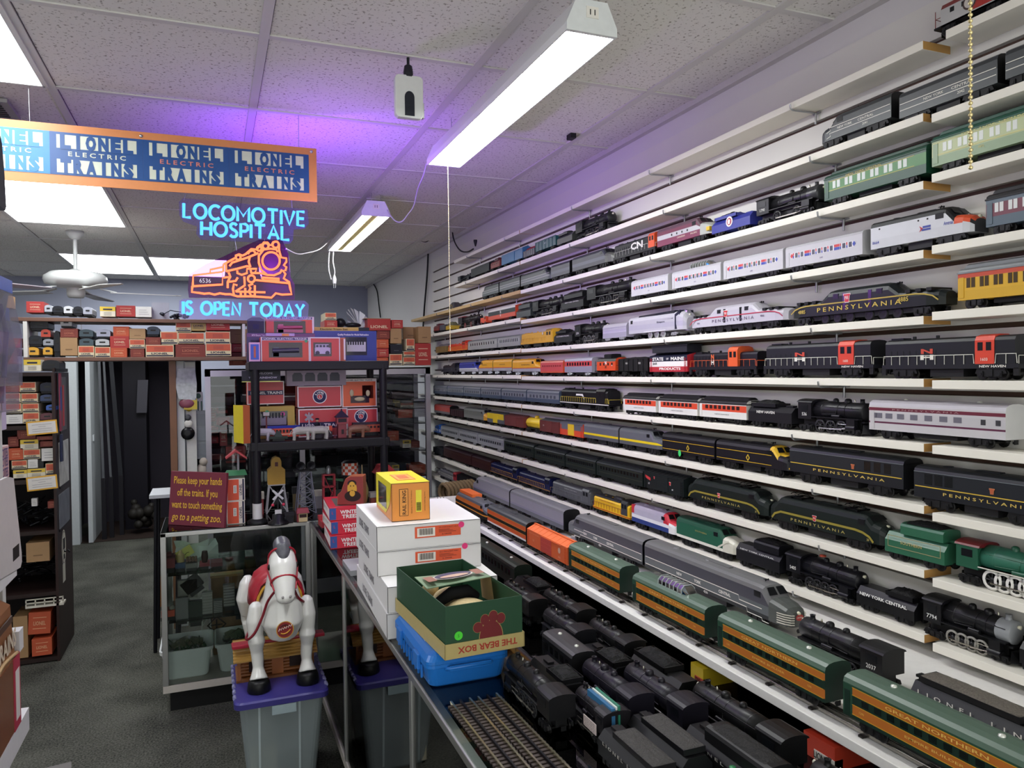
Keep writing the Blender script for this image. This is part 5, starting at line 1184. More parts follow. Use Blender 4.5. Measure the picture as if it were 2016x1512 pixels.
  # ---- white storage cartons
def obox(name,label,cat,x,y,z,w,d,h,rz,mats,group=None,lid=True,edge=None):
 """a closed carton standing with its front left corner at x, y"""
 t=thing(name,label,cat,(x,y,z),rz,group)
 B(0,w,0,d,0,h).build('body',mats,t,bevel=.0012)
 return t
CW=M('#dedcdc',.45,0,.03,10)
for i,(x,y,z,w,d,h,rz,seen,which)in enumerate(((.452,2.112,ZT+.0005,.33,.60,.073,-.035,False,'bottom'),(.456,2.115,ZT+.0745,.33,.56,.075,-.03,False,'third from the top'),(.452,2.235,ZT+.1505,.325,.43,.073,-.03,True,'second from the top'),(.452,2.237,ZT+.2245,.325,.42,.075,-.03,True,'top'))):
 t=obox('train_set_carton','white storage carton, %s of the stack on the glass counter'%which,'box',x,y,z,w,d,h,rz,CW,'white storage cartons')
 fl=MB();fl.box(-.0012,.0,0,.0022,0,h,0);fl.box(.001,w,-.0012,0,h-.002,h-.0008,0);fl.build('flap_seam',M('#2a2830'),t)
 MB().text('LIONEL TRAINS',(-.0008,d*.60,h*.42),(0,-1,0),(0,0,1),.036,0,.20,bold=.005).build('lettering',M('#2c2a45'),t)
 if seen:
  lb=MB();lb.box(.115,.26,-.0012,-.0004,h*.40,h*.86,0);lb.box(.122,.178,-.0018,-.0008,h*.45,h*.8,1)
  for k in range(16):lb.box(.128+k*.0028,.129+k*.0028+(.0006 if k%3 else.0),-.0024,-.001,h*.52,h*.78,2)
  lb.text('GS-2 DAYLIGHT 4-8-4',(.22,-.0018,h*.78),(1,0,0),(0,0,1),.006,2,.06);lb.text('6-28098',(.215,-.0018,h*.5),(1,0,0),(0,0,1),.006,2,.03)
  for k in range(3):lb.box(.19,.245-.01*k,-.0018,-.001,h*(.58+.05*k),h*(.59+.05*k),2)
  lb.build('price_label',[M('#d9542c'),M('#e9e2da'),M('#3a2622')],t)
  MB().disc((.262 if which=='top' else.272,-.0016,h*.93 if which!='top' else h*.82),.0095,(0,-1,0),20).build('pink_sticker',M('#e2347a'),t)
  # ---- yellow and orange boxed model
t=thing('boxed_model','yellow and orange window box on top of the white cartons','box',(.508,2.285,ZT+.3005),-.04)
w,d,h=.12,.285,.118
B(0,w,0,d,0,h).build('body',M('#dd8b35',.35,0,.03,6),t,bevel=.001)
m=MB();m.box(-.0008,w+.0006,.001,d+.0006,h-.001,h+.0006,0);m.box(-.0008,0,.10,d,.012,h,0);m.add([(-.0009,0,h),(-.0009,.1,h),(-.0009,.1,.012),(-.0009,.03,.05)],[(0,1,2,3)],0);m.build('yellow_print',M('#dfd22c',.35),t)
m=MB();m.box(-.0016,-.0005,.085,.235,.026,.098);m.build('window',[GL('#8d8f94',.05,1.5,.35,'#6a6258')],t)
m=MB();m.ball((-.0005,.16,.05),(.001,.06,.028));m.build('model_inside',M('#8e8172'),t)
m=MB();m.box(.024,.052,-.0008,0,.016,.1,0);m.box(.0255,.0505,-.0012,0,.0175,.0985,1);m.text('RAIL KING',(.039,-.0018,.058),(0,0,1),(-1,0,0),.017,0,.074,bold=.01);m.text('Quality in the Tradition',(.062,-.0016,.058),(0,0,1),(-1,0,0),.005,0,.072)
m.box(.076,.094,-.0008,0,.026,.094,2);
for k in range(12):m.box(.078,.092,-.0014,0,.030+k*.0022,.0312+k*.0022,0)
m.text('www.railking.com',(.104,-.0016,.058),(0,0,1),(-1,0,0),.0045,0,.06)
for a,b,c,e in((0,w,0,.0012),(0,w,h-.0012,h),(0,.0012,0,h),(w-.0012,w,0,h)):m.box(a,b,-.0009,0,c,e,0)
m.build('lettering',[M('#2a211c'),M('#e09440'),M('#e3d43a')],t)
m=MB();m.box(.03,.09,.06,.2,h+.0005,h+.0012,0);m.box(.034,.086,.064,.196,h+.0011,h+.0016,1);m.box(.044,.076,.09,.17,h+.0015,h+.0019,0);m.build('top_print',[M('#c86a34'),M('#e2a04a')],t)
# ---- blue tool case with the green bear box ---
t=thing('tool_case','blue plastic carrying case under the green bear box','case',(.468,1.735,ZT+.0005),.0)
w,d,h=.205,.345,.083
def rr(x0,x1,y0,y1,r,n=4):
 o=[]
 for cx,cy,a in((x1-r,y0+r,-PI/2),(x1-r,y1-r,0),(x0+r,y1-r,PI/2),(x0+r,y0+r,PI)):
  o+=[(cx+r*math.cos(a+PI/2*k/n),cy+r*math.sin(a+PI/2*k/n))for k in range(n+1)]
 return o
BLUE=M('#1f6fc4',.32,0,.05,30)
secs=[[(x,y,z)for x,y in rr(-e,w+e,-e,d+e,.02)]for z,e in((0,-.012),(.004,-.008),(.048,.0),(.050,.004),(.058,.004))]
MB().loft(secs,sm=False).build('base',BLUE,t,bevel=0)
secs=[[(x,y,z)for x,y in rr(-e,w+e,-e,d+e,.02)]for z,e in((.0585,.004),(.066,.004),(.078,-.004),(.083,-.016))]
MB().loft(secs).build('lid',BLUE,t)
m=MB()
for k in range(9):m.box(-.004,.0,.05+k*.03,.058+k*.03,.012,.044)
m.build('side_ribs',BLUE,t)
MB().tube([(.045,.0,.045),(.05,-.014,.05),(.155,-.014,.05),(.16,.0,.045)],.005,8).box(.05,.155,-.017,-.011,.044,.056).build('handle',BLUE,t)
for y in(.08,.26):B(-.012,-.003,y-.022,y+.022,.03,.068).build('latch',BLUE,t,bevel=.002)
MB().box(.02,.075,.10,.20,.083,.0836,0).box(.024,.07,.13,.19,.0835,.0840,1).build('sticker',[M('#e8e6e2'),M('#c2452e')],t)
t=thing('bear_box','green open gift box lettered THE BEAR BOX, holding a bear','box',(.500,1.692,ZT+.0846),.055)
w,d,h=.200,.405,.125;GRN=M('#20472f',.5,0,.04,12);e=.002
m=MB();m.box(0,w,0,e,0,h);m.box(0,w,d-e,d,0,h);m.box(0,e,e,d-e,0,h);m.box(w-e,w,e,d-e,0,h);m.box(0,w,0,d,0,e);m.build('body',[GRN],t)
m=MB();k=.004;lh=.036;m.box(-k,w+k,-k,-k+e,0,lh);m.box(-k,w+k,d+k-e,d+k,0,lh);m.box(-k,-k+e,-k,d+k,0,lh);m.box(w+k-e,w+k,-k,d+k,0,lh);m.build('lid',[M('#b7a56c',.5)],t)
MB().text('THE BEAR BOX',(w/2+.006,-k-.0008,.018),(-1,0,0),(0,0,-1),.021,0,.155,bold=.025).build('lettering',M('#a8382c'),t)
m=MB();y=-.0008
for mi,s in((1,1.06),(0,1.0)):
 yy=y-.0003*(1-mi);cx=w*.58
 m.add([(cx+math.cos(a)*.030*s,yy,max(lh-.002,lh+math.sin(a)*.040*s))for a in[PI*i/16 for i in range(17)]]+[(cx-.030*s,yy,lh-.002),(cx+.030*s,yy,lh-.002)],[tuple(range(17))+(17,18)],mi)
 for x,z,rx,rz in((-.034,.040,.0125,.0125),(-.016,.056,.0115,.013),(.006,.061,.012,.0145),(.026,.054,.0115,.013)):m.disc((cx+x,yy-.0001,lh+z-.012),rx*s,(0,-1,0),18,mi,rz*s)
m.build('paw_print',[M('#6e2024'),M('#a08a52')],t)
m=MB();m.disc((.032,-.0012,.052),.0105,(0,-1,0),20,0);m.text('5',(.032,-.0016,.052),(1,0,0),(0,0,1),.010,1);m.build('green_sticker',[M('#4fd83a'),M('#2f6a2a')],t)
b=thing('teddy_bear','cream plush bear lying inside the green bear box','stuffed toy',(.585,1.87,ZT+.0876),.05)
FUR=M('#c3ae84',.95,0,.25,120,.8)
m=MB();m.ball((0.015,-.05,.046),(.065,.085,.044),18,12);m.ball((.0,.06,.05),(.05,.055,.045),16,10);m.ball((-.035,.115,.082),(.024,.014,.022),12,8);m.ball((.04,.10,.06),(.02,.014,.02));m.ball((-.045,-.02,.035),(.02,.05,.02));m.ball((.06,-.09,.05),(.02,.045,.02));m.build('body',FUR,b)
m=MB();m.tube([(-.05,.01,.075),(-.015,.0,.098),(.025,-.002,.099),(.058,.01,.078)],[.014,.018,.018,.012],8);m.build('bow',M('#16161a',.8),b)
c=thing('bear_card','printed cardboard flap with an oval bear portrait resting across the green box','card',(.583,1.885,ZT+.205),.05)
m=MB();m.add([(-.085,-.03,.004),(.085,-.045,.018),(.092,.05,.008),(-.09,.06,.012),(-.085,-.03,.006),(.085,-.045,.020),(.092,.05,.010),(-.09,.06,.014)],[(3,2,1,0),(4,5,6,7),(0,1,5,4),(1,2,6,5),(2,3,7,6),(3,0,4,7)],0)
m.add([(.085,-.045,.018),(.092,.05,.008),(.098,.05,-.062),(.094,-.045,-.052)],[(0,1,2,3)],1);m.build('card',[M('#7d9478',.4),M('#a88f66',.6)],c)
m=MB();nn=(-.05,.1,1)
def onc(u,v):return Vector((u,v,.0165+.04*u-.05*(v-.01)+.002))
m.add([onc(.0+.055*math.cos(2*PI*i/28),.012+.034*math.sin(2*PI*i/28))+Vector((0,0,.001))for i in range(28)],[tuple(range(28))],0)
m.add([onc(.0+.05*math.cos(2*PI*i/28),.012+.03*math.sin(2*PI*i/28))+Vector((0,0,.002))for i in range(28)],[tuple(range(28))],1)
m.add([onc(.0+.04*math.cos(2*PI*i/20),.0+.014*math.sin(2*PI*i/20))+Vector((0,0,.003))for i in range(20)],[tuple(range(20))],2)
for u in(-.065,.066):m.add([onc(u-.012,-.02)+Vector((0,0,.002)),onc(u+.012,-.02)+Vector((0,0,.002)),onc(u+.012,.035)+Vector((0,0,.002)),onc(u-.012,.035)+Vector((0,0,.002))],[(0,1,2,3)],3)
m.build('portrait',[M('#cfc6bd'),M('#4a4460'),M('#c9a998'),M('#9a6a5c')],c)
# ---- red tree boxes with the wooden bust bank --
for i in range(3):
 t=thing('tree_box','red and white box of toy winter trees, %s of the stack by the case corner'%('bottom','middle','top')[i],'box',(.464+.006*(i==1),3.30+.008*i,ZT+.0005+.0595*i),-.05+.04*(i==1),'stacked winter tree boxes')
 w,d,h=.155,.30,.058;B(0,w,0,d,0,h).build('body',M('#c2243a',.4),t,bevel=.001)
 m=MB();m.box(-.0008,0,.012,d-.012,.008,h-.008,0);m.box(0,.028,-.0008,0,.004,h-.004,1);m.text('WINTER',(.088,-.001,h*.62),(1,0,0),(0,0,1),.022,0,.085,bold=.03);m.text('TREES',(.088,-.001,h*.28),(1,0,0),(0,0,1),.022,0,.07,bold=.03);m.text('L',(.014,-.0014,h*.6),(1,0,0),(0,0,1),.018,2)
 m.text('WINTER TREES',(-.0012,d*.5,h*.6),(0,-1,0),(0,0,1),.012,3,.12);m.disc((-.0012,d*.82,h*.5),.012,(-1,0,0),14,3)
 if i==2:m.box(.03,.12,.03,.24,h,h+.0006,3)
 m.build('print',[M('#e6e2e0'),M('#2a4a8e'),M('#c2243a'),M('#5b5550')],t)
t=thing('wooden_bank','carved wooden block with a painted bearded face on the red boxes','ornament',(.505,3.36,ZT+.1805),-.35)
poly=[(0,0),(.115,0),(.115,.125),(.06,.125),(.038,.115),(.026,.085),(.018,.06),(.002,.045)]
MB().prism(poly,'y',0,.075).build('block',M('#a4532a',.4,0,.15,30),t);MB().prism([(u*.98+.002,v*.98+.001)for u,v in poly],'y',-.0015,0).build('front_panel',M('#7c1c1c',.35),t)
m=MB();m.disc((.066,-.002,.07),.021,(0,-1,0),18,0,.034);m.disc((.066,-.0024,.095),.02,(0,-1,0),14,1,.014);m.disc((.066,-.0028,.082),.015,(0,-1,0),14,0,.02);m.disc((.068,-.0028,.038),.036,(0,-1,0),18,1,.024);m.disc((.067,-.0032,.05),.012,(0,-1,0),14,0,.014)
for u in(.060,.073):m.disc((u,-.0034,.083),.0028,(0,-1,0),8,1)
m.box(.062,.072,-.0036,-.003,.062,.064,1);m.build('painted_face',[M('#c8962e'),M('#2a1414')],t)
t=thing('toy_gantry','blue and yellow toy post on a grey base beside the white cartons','toy',(.500,2.93,ZT+.0005))
B(-.03,.10,-.10,.09,0,.02).build('base',M('#8e8f93'),t);B(.03,.066,-.02,.02,.085,.185).build('blue_panel',M('#20305f'),t);B(.032,.064,-.015,.015,.02,.085).build('post',M('#d69a26'),t)
# ---- things seen through the counter glass -
t=thing('toy_trestle','pale toy trestle standing inside the counter under the glass top','toy structure',(.70,1.44,.50))
m=MB();
for x in(-.03,.03):
 for y in(-.11,.11):m.box(x-.005,x+.005,y-.005,y+.005,0,.335)
 m.box(x-.004,x+.004,-.11,.11,.31,.32);m.box(x-.004,x+.004,-.11,.11,.26,.27);m.tube([(x,-.11,.27),(x,0,.2)],.003,5);m.tube([(x,.11,.27),(x,0,.2)],.003,5)
for y in(-.11,0,.11):m.box(-.03,.03,y-.004,y+.004,.325,.335)
m.build('frame',M('#dedac2',.6),t)
tag(B(.50,1.55,-.6,3.9,.492,.499).build('counter_shelf',GL('#9fb4aa',.03,1.45,.25,'#1c211f')),'glass shelf inside the long counter','shelf')
rnd=random.Random(11)
for i,(x,y,w,d,h,col,lab)in enumerate(((.62,1.75,.16,.22,.07,'#5a2b26','dark red box inside the counter under the blue case'),(.60,2.35,.2,.3,.12,'#3d3833','brown box on the shelf inside the counter below the white cartons'),(.66,3.0,.18,.3,.1,'#2f3a36','dark green box inside the counter near its far end'),(.78,1.0,.2,.18,.08,'#23302b','dark box below the pale trestle in the counter'))):
 t=thing('stored_box',lab,'box',(x,y,.5));B(0,w,0,d,0,h*.8).build('body',M(col,.6),t);B(-.002,w+.002,-.002,d+.002,h*.55,h).build('lid',M(col,.5),t)
for i,(x,y,col,lab)in enumerate(((.56,2.9,'#8d8a84','grey metal toy tower frame inside the counter, left'),(.62,2.3,'#6e6a66','grey metal toy tower frame inside the counter, right'))):
 t=thing('toy_tower',lab,'toy structure',(x,y,.14));m=MB()
 for a in(-1,1):
  for b_ in(-1,1):m.tube([(a*.06,b_*.06,0),(a*.03,b_*.03,.30)],.004,5)
 for z in(.1,.2,.3):
  k=.06-.1*z
  m.tube([(-k,-k,z),(k,-k,z),(k,k,z),(-k,k,z)],.003,5,closed=True)
 m.build('frame',M(col,.5,.4),t)
for px,py,w,h,c1,c2,lab in((1372,1318,.05,.045,'#d0b428','#b5402a','yellow box glimpsed under the front edge of the bench shelf'),(1612,1452,.08,.045,'#c8402a','#e0dcd2','red and white lettered box glimpsed under the bench shelf')):
 p=on_x(px,py,1.075);t=thing('stored_box',lab,'box',(1.075,p.y,ZT+.0008));B(0,.1,-w/2,w/2,0,h).build('body',M(c1),t);B(-.0008,.02,-w/2,w/2-w*.35,.002,h*.45).build('print',M(c2),t)
 MB().text('LIONEL',(-.0015,-w*.1,h*.26),(0,-1,0),(0,0,1),.018,0,w*.5,bold=.02).build('lettering',M('#2a2420'),t)
 # ==== boxes: helpers
OR,CREAM,NAVY='#c4593c','#d5c7a4','#232a4a'
def pbox(px0,py0,px1,py1,Y,depth,label,style='cls',name='toy_train_box',cat='box',group=None,rz=0.0,tilt=0.0,text='LIONEL',cols=None):
 """a carton whose front face fills a picture rectangle on the plane y = Y"""
 a=on_y(px0,py1,Y);b=on_y(px1,py0,Y);w=b.x-a.x;h=b.z-a.z
 t=thing(name,label,cat,(a.x,Y,a.z),rz,group)
 if tilt:t.rotation_euler.y=tilt
 c={'cls':(CREAM,OR),'org':('#bb5230','#d8a07a'),'red':('#a8322e','#d9b79a'),'yel':('#ddd6c0','#d9b83a'),'kraft':('#a5825a','#7a5c3c'),'dark':('#2a2a33','#55555f'),'white':('#d8d6d0','#77747a'),'brn':('#7a3328','#b06a50'),'blue':('#2b5fae','#e0e0e0'),'oldl':('#b89a5e','#2c2a2a')}[style]
 B(0,w,0,depth,0,h).build('body',M(c[0],.6,0,.08,25),t,bevel=.0008)
 m=MB();e=min(w,h)*.06;mats=[M(c[1],.55),M(NAVY,.5),M('#d9ceb0',.6)]
 if style=='cls':
  m.box(e,w-e,-.0007,.001,h*.42,h-e,0);m.box(e,w-e,-.0007,.001,e,h*.16,1)
  for k in range(3):m.box(w*.3,w*.7,-.0012,0,h*(.56+.1*k),h*(.575+.1*k),1)
  m.text('LIONEL',(w/2,-.0012,h*.285),(1,0,0),(0,0,1),h*.2,1,w*.6,bold=.03)
 elif style in('org','red','brn'):
  m.text('LIONEL',(w/2,-.0009,h*.5),(1,0,0),(0,0,1),h*.25,0,w*.55,bold=.02);m.box(w*.2,w*.8,-.0007,0,h*.24,h*.27,0);m.box(w*.2,w*.8,-.0007,0,h*.74,h*.77,0)
 elif style=='yel':
  m.box(0,w,-.0007,0,h*.55,h,0);m.box(w*.2,w*.8,-.0012,0,h*.66,h*.80,1)
  for k in range(3):m.box(w*.25,w*.75,-.0012,0,h*(.14+.12*k),h*(.16+.12*k),1)
 elif style=='oldl':
  m.text('LIONEL',(w/2,-.0009,h*.5),(1,0,0),(0,0,1),h*.3,1,w*.7,bold=.02)
  for k in(.2,.3,.75,.85):m.box(w*.12,w*.88,-.0007,0,h*k,h*(k+.03),1)
 elif style=='white':
  for k in range(3):m.box(w*.2,w*(.85-.08*k),-.0007,0,h*(.25+.2*k),h*(.28+.2*k),0)
 elif style=='blue':m.box(w*.15,w*.85,-.0007,0,h*.3,h*.7,2)
 else:m.box(w*.3,w*.7,-.0007,0,h*.3,h*.36,0)
 m.build('print',mats,t)
 return t
def pcar(px0,py0,px1,py1,Y,label,col,face='#1a1a1c',depth=.2,group=None,name='toy_train_car',rnd=True):
 """the end of a model car seen head on"""
 a=on_y(px0,py1,Y);b=on_y(px1,py0,Y);w=b.x-a.x;h=b.z-a.z
 t=thing(name,label,'model train',((a.x+b.x)/2,Y,a.z),0,group)
 m=MB();r=[]
 for k in range(9):an=PI*k/8;r.append((-math.cos(an)*w*.46,h*.72+math.sin(an)*h*.26))
 m.prism([(-w*.46,h*.2)]+r+[(w*.46,h*.2)]if rnd else[(-w*.46,h*.2),(-w*.46,h*.9),(0,h),(w*.46,h*.9),(w*.46,h*.2)],'y',0,depth);m.build('body',M(col,.4),t)
 B(-w*.2,w*.2,-.002,.002,h*.5,h*.66).build('end_window',M(face,.3),t)
 q=MB();q.box(-w*.4,w*.4,.004,depth-.004,0,h*.22);q.build('truck',M('#1b1b1e',.5),t)
 return t
 # ==== shelving wall over the passage
YS=5.2
WOOD=M('#6b4a3a',.5,0,.15,12);WOODD=M('#2f1f1c',.5,0,.15,12)
zt=on_y(300,628,YS).z;zb=on_y(300,703,YS).z;xl=on_y(46,700,YS).x;xr=on_y(474,700,YS).x
def plank(label,x0,x1,y0,y1,z0,z1,m=WOOD,name='shelf_board'):return tag(B(x0,x1,y0,y1,z0,z1).build(name,m,bevel=.002),label,'shelf')
plank('brown top board of the shelf above the passage',xl-.06,xr+.06,YS,YS+.30,zt-.022,zt)
plank('brown lower board of the shelf above the passage',xl,xr+.06,YS,YS+.30,zb-.022,zb)
t=plank('white upright at the left end of the shelf above the passage',xl,xl+.022,YS,YS+.3,zb+.001,zt-.024,M('#cfccc6'),'shelf_upright')
t=plank('white upright at the right end of the shelf above the passage',xr+.012,xr+.03,YS,YS+.3,zb+.001,zt-.024,M('#c6c0cc'),'shelf_upright')
YF_=YS+.03
G1='toy train boxes on the shelf above the passage'
bz=zb+.0005
def row(rects,Y,depth,group,where):
 for i,(x0,y0,x1,y1,st,lab)in enumerate(rects):
  pbox(x0,y0,x1,y1,Y,depth,lab+where,st,group=group)
OV=' on the shelf above the passage'
row([(119,664,152,700,'kraft','tan open-ended box'),(119,647,153,665,'brn','dark red cream-edged box'),(154,681,185,703,'cls','orange and cream box, leftmost of the bottom row'),(187,683,217,704,'cls','orange and cream box, second in the bottom row'),(218,685,250,705,'org','plain orange box in the bottom row'),(217,662,254,685,'red','dark orange box right of the passenger car ends'),(223,643,254,662,'org','orange box topmost in its stack'),(255,647,286,667,'kraft','open tan box'),(255,668,285,686,'cls','small boldly lettered box under the open tan one'),(257,687,284,704,'brn','dark red box in the bottom row'),(287,679,342,703,'cls','wide orange and cream box beside the milk car box'),(287,664,318,679,'brn','dark red box behind the slanted one'),(316,653,350,678,'cls','tilted box with a white sticker'),(346,633,376,653,'cls','small orange box near the top right'),(377,632,405,651,'oldl','old tan box with dark lettering'),(406,629,452,650,'red','dark red box at the upper right corner'),(351,655,402,676,'cls','wide orange box above the milk car box'),(346,678,404,703,'brn','brown box with a pink milk car label'),(404,653,453,677,'cls','wide orange box at the right, upper'),(405,676,455,701,'cls','wide orange box at the right, lower')],YF_,.22,G1,OV)
for a in((52,683,77,703,'#cf9a2c','yellow car end in the lower left corner'),(84,683,104,702,'#cf9a2c','yellow car end, second from the left'),(84,667,106,683,'#8c9098','light grey car end above the second yellow one'),(80,648,100,667,'#b8422f','orange-red car end'),(56,660,84,682,'#23262e','black car end above the yellow one'),(58,630,96,650,'#2a2c33','black car end at the upper left'),(118,628,142,645,'#b9bbb8','silver car end at the top'),(155,648,184,666,'#3c4d55','blue-green car end, upper'),(155,666,185,683,'#3c4d55','blue-green car end, lower'),(189,648,218,666,'#a7a9ba','pale lilac car end'),(187,667,216,683,'#b5b7b8','silver car end with a dark window'),(106,650,118,702,'#1f2026','stack of black trucks'),(289,642,314,662,'#2c3a4a','dark blue car end among the boxes')):pcar(*a[:4],YF_+.01,a[5]+OV,a[4],group='car ends on the shelf above the passage')
TOPW=' on the top board above the passage'
row([(52,594,86,615,'red','red box at the left end'),(197,604,227,623,'yel','cream and dark red box'),(229,602,266,623,'red','bright red box with a pictured toy'),(267,604,298,624,'white','white box with faint writing')],YF_+.01,.15,G1,TOPW)
for a in((87,600,103,617,'#a9acb4','grey car end, first'),(125,602,143,620,'#c3c5c8','white car end, second'),(163,604,182,622,'#9fa2ae','grey car end, third'),(103,602,125,618,'#22242c','black car between the first two'),(144,603,163,620,'#22242c','black car between the last two')):pcar(*a[:4],YF_+.01,a[5]+TOPW,a[4],group='car ends on the shelf above the passage')
c=thing('train_card','white card leaning behind the white box'+TOPW,'card',(on_y(298,624,YF_).x,YF_+.05,zt+.001));B(0,.10,0,.002,0,.11).build('card',M('#9a9aa6'),c)
m=MB();p=on_y(335,615,YF_);rnd=random.Random(3)
for i in range(40):m.ball((rnd.uniform(-.11,.11),rnd.uniform(-.03,.05),rnd.uniform(0.008,.04)),rnd.uniform(.006,.012),6,4)
m.tube([(-.05,-.02,.03),(0,-.02,.06),(.06,-.02,.05)],.003,5);o=tag(m.build('loose_parts',M('#1d2030',.4),loc=(p.x,YF_+.06,zt+.001)),'pile of small black train parts'+TOPW,'parts');o['kind']='stuff'
# ==== bookcase on the left
YB1=5.0;bx1=on_y(112,1000,YB1).x;bx0=bx1-.95;bz1=on_y(80,733,YB1).z
t=thing('bookcase','dark brown bookcase full of train boxes at the left of the passage','bookcase',((bx0+bx1)/2,YB1,0))
hw=(bx1-bx0)/2
B(hw-.014,hw,0,.48,0,bz1).build('side_panel',M('#35201e',.45,0,.15,9),t);B(-hw,-hw+.03,0,.48,0,bz1).build('side_panel',WOODD,t);B(-hw,hw,.47,.48,0,bz1).build('back_panel',M('#1a1216',.7),t)
SHZ=[on_y(70,p_,YB1).z for p_ in(733,838,945,1046,1168)]+[.03]
for z in SHZ:B(-hw+.03,hw-.014,0,.47,z-.022,z).build('shelf',WOODD,t)
BK=' in the left bookcase';G2='toy train boxes in the bookcase'
row([(6,752,38,772,'org','plain orange box at the upper left'),(39,752,70,772,'cls','lettered box, top of the right column'),(8,774,40,793,'cls','lettered box, second in the left column'),(42,774,74,793,'cls','lettered box, second in the right column'),(9,794,42,814,'cls','lettered box, third in the left column'),(44,794,76,812,'cls','lettered box, third in the right column'),(11,816,44,835,'white','blank cream box, bottom of the left column'),(45,812,77,834,'cls','lettered box, bottom of the right column'),
(34,846,70,865,'brn','dark red box just under the upper yellow note'),(72,858,107,867,'brn','flat dark red box'),(16,860,36,880,'brn','dark box at the left edge of the middle shelf'),(40,865,75,885,'yel','white and yellow box'),(79,868,110,880,'brn','brown box above the open one'),(18,882,45,906,'org','bright orange box on the middle shelf'),(46,884,79,904,'cls','lettered box in the middle of the lower stack'),(23,906,53,924,'cls','low orange and cream box'),(55,904,74,922,'white','white card box beside a black car'),(26,925,53,942,'yel','yellow striped box at the bottom left'),(54,922,89,940,'yel','yellow striped box at the bottom centre'),(90,912,109,936,'cls','orange box standing on end'),(82,882,109,908,'white','torn open white box')],YB1+.03,.3,G2,BK)
for a in((78,752,108,775,'#20263c','dark blue car end, upper'),(78,776,108,793,'#22345c','blue car end, middle'),(90,796,111,810,'#2a56a8','bright blue car end'),(78,812,108,830,'#5a2430','maroon car end'),(74,904,86,922,'#1d1e24','black car end on the lower stack')):pcar(*a[:4],YB1+.04,a[5]+BK,a[4],group='car ends in the bookcase')
for x0,y0,x1,y1,lab in((54,829,114,858,'yellow-edged paper note taped under the upper bookcase shelf'),(54,937,114,968,'yellow-edged paper note taped under the middle bookcase shelf')):
 a=on_y(x0,y1,YB1-.01);b=on_y(x1,y0,YB1-.01);w,h=b.x-a.x,b.z-a.z
 t=thing('paper_note',lab,'note',(a.x,YB1-.012,a.z),0);t.rotation_euler.y=-.07
 B(0,w,0,.002,0,h).build('border',M('#dca52c',.5),t);m=MB();m.box(w*.05,w*.95,-.0008,0,h*.1,h*.9,0)
 for k,s in enumerate(('DO NOT TOUCH TRAINS','THANKS','PLEASE ASK FOR HELP','BEFORE HANDLING BOXES')):m.box(w*.18+w*.2*(k==1),w*.82-w*.2*(k==1),-.0014,0,h*(.72-.16*k),h*(.745-.16*k),1)
 m.build('sheet',[M('#d9d5cf'),M('#8f8b8c')],t)
m=MB();a=on_y(66,1035,YB1+.1);rnd=random.Random(5)
for i in range(120):
 p=Vector((rnd.uniform(-.30,.06),rnd.uniform(-.03,.2),rnd.uniform(.0,.13)**1.0));m.tube([p,p+Vector((rnd.uniform(-.05,.05),rnd.uniform(-.03,.03),rnd.uniform(-.02,.03)))],rnd.uniform(.003,.009),5)
o=tag(m.build('scrap_parts',M('#17181c',.4),loc=(a.x+.05,YB1+.12,SHZ[3]+.012)),'tangle of black train parts on the bookcase shelf under the lower note','parts');o['kind']='stuff'
m=MB();a=on_y(66,1160,YB1+.1);rnd=random.Random(6)
for i in range(60):
 p=Vector((rnd.uniform(-.36,.04),rnd.uniform(-.02,.2),rnd.uniform(.0,.16)));m.tube([p+Vector((.07*math.cos(q),.04*math.sin(q*1.3),.02*math.sin(q+i)))for q in[k*.5 for k in range(6)]],rnd.uniform(.003,.006),5)
o=tag(m.build('cable_tangle',M('#111115',.35),loc=(a.x+.05,YB1+.14,SHZ[4]+.03)),'tangle of black cables on the low bookcase shelf','cables');o['kind']='stuff'
B(-.02,.02,-.02,.02,0,.004)
t=pbox(62,981,73,997,YB1+.02,.03,'small cream tag among the black parts in the bookcase','white','paper_tag','tag');t=pbox(94,986,110,1001,YB1+.02,.08,'small orange-brown box among the black parts in the bookcase','brn')
pbox(52,1066,97,1108,YB1+.02,.28,'brown cardboard carton on the bookcase shelf above the cables','kraft','carton')
t=pbox(55,1202,98,1250,YB1+.02,.25,'orange lettered carton standing on another at the bookcase foot','org','carton');t.rotation_euler.y=.05
pbox(63,1255,102,1293,YB1+.01,.22,'plain orange carton on the bookcase floor','org','carton')
pbox(27,1212,54,1298,YB1+.03,.22,'tall brown carton at the left of the bookcase floor','kraft','carton')
t=thing('toy_fence_car','white toy rack car lying on the orange carton','model train',tuple(on_y(50,1199,YB1-.0)),0);m=MB();m.box(0,.19,0,.08,0,.012)
for k in range(5):m.box(.0+.046*k,.006+.046*k,0,.006,.012,.05)
for z in(.025,.045):m.box(0,.19,0,.005,z,z+.006)
m.build('body',M('#cfcabb'),t)
# things on the right side panel of the bookcase
px_=bx1+.0012
tag(B(bx1-.012,bx1,YB1+.02,YB1+.46,bz1+.001,on_x(128,735,bx1).z+.03).build('side_board',WOODD),'dark board rising above the right side of the bookcase','board')
t=thing('oval_sticker','oval white sticker with a black figure on the bookcase side','sticker',(px_,YB1+.18,on_x(125,1078,px_).z));m=MB();m.disc((0,0,0),.07,(1,0,0),24,0,.105);m.disc((.0008,0,0),.062,(1,0,0),24,1,.097);m.disc((.0014,0,0),.058,(1,0,0),24,0,.092);m.box(.0014,.002,-.03,.03,-.01,.055,1);m.box(.0014,.002,-.02,.02,-.07,-.04,1);m.build('print',[M('#d8d4c4'),M('#1a1618')],t)
t=thing('white_sticker','narrow white sticker below the oval one','sticker',(px_,YB1+.17,on_x(125,1128,px_).z));B(0,.001,-.04,.04,-.055,.055).build('sheet',M('#cfccbe'),t)
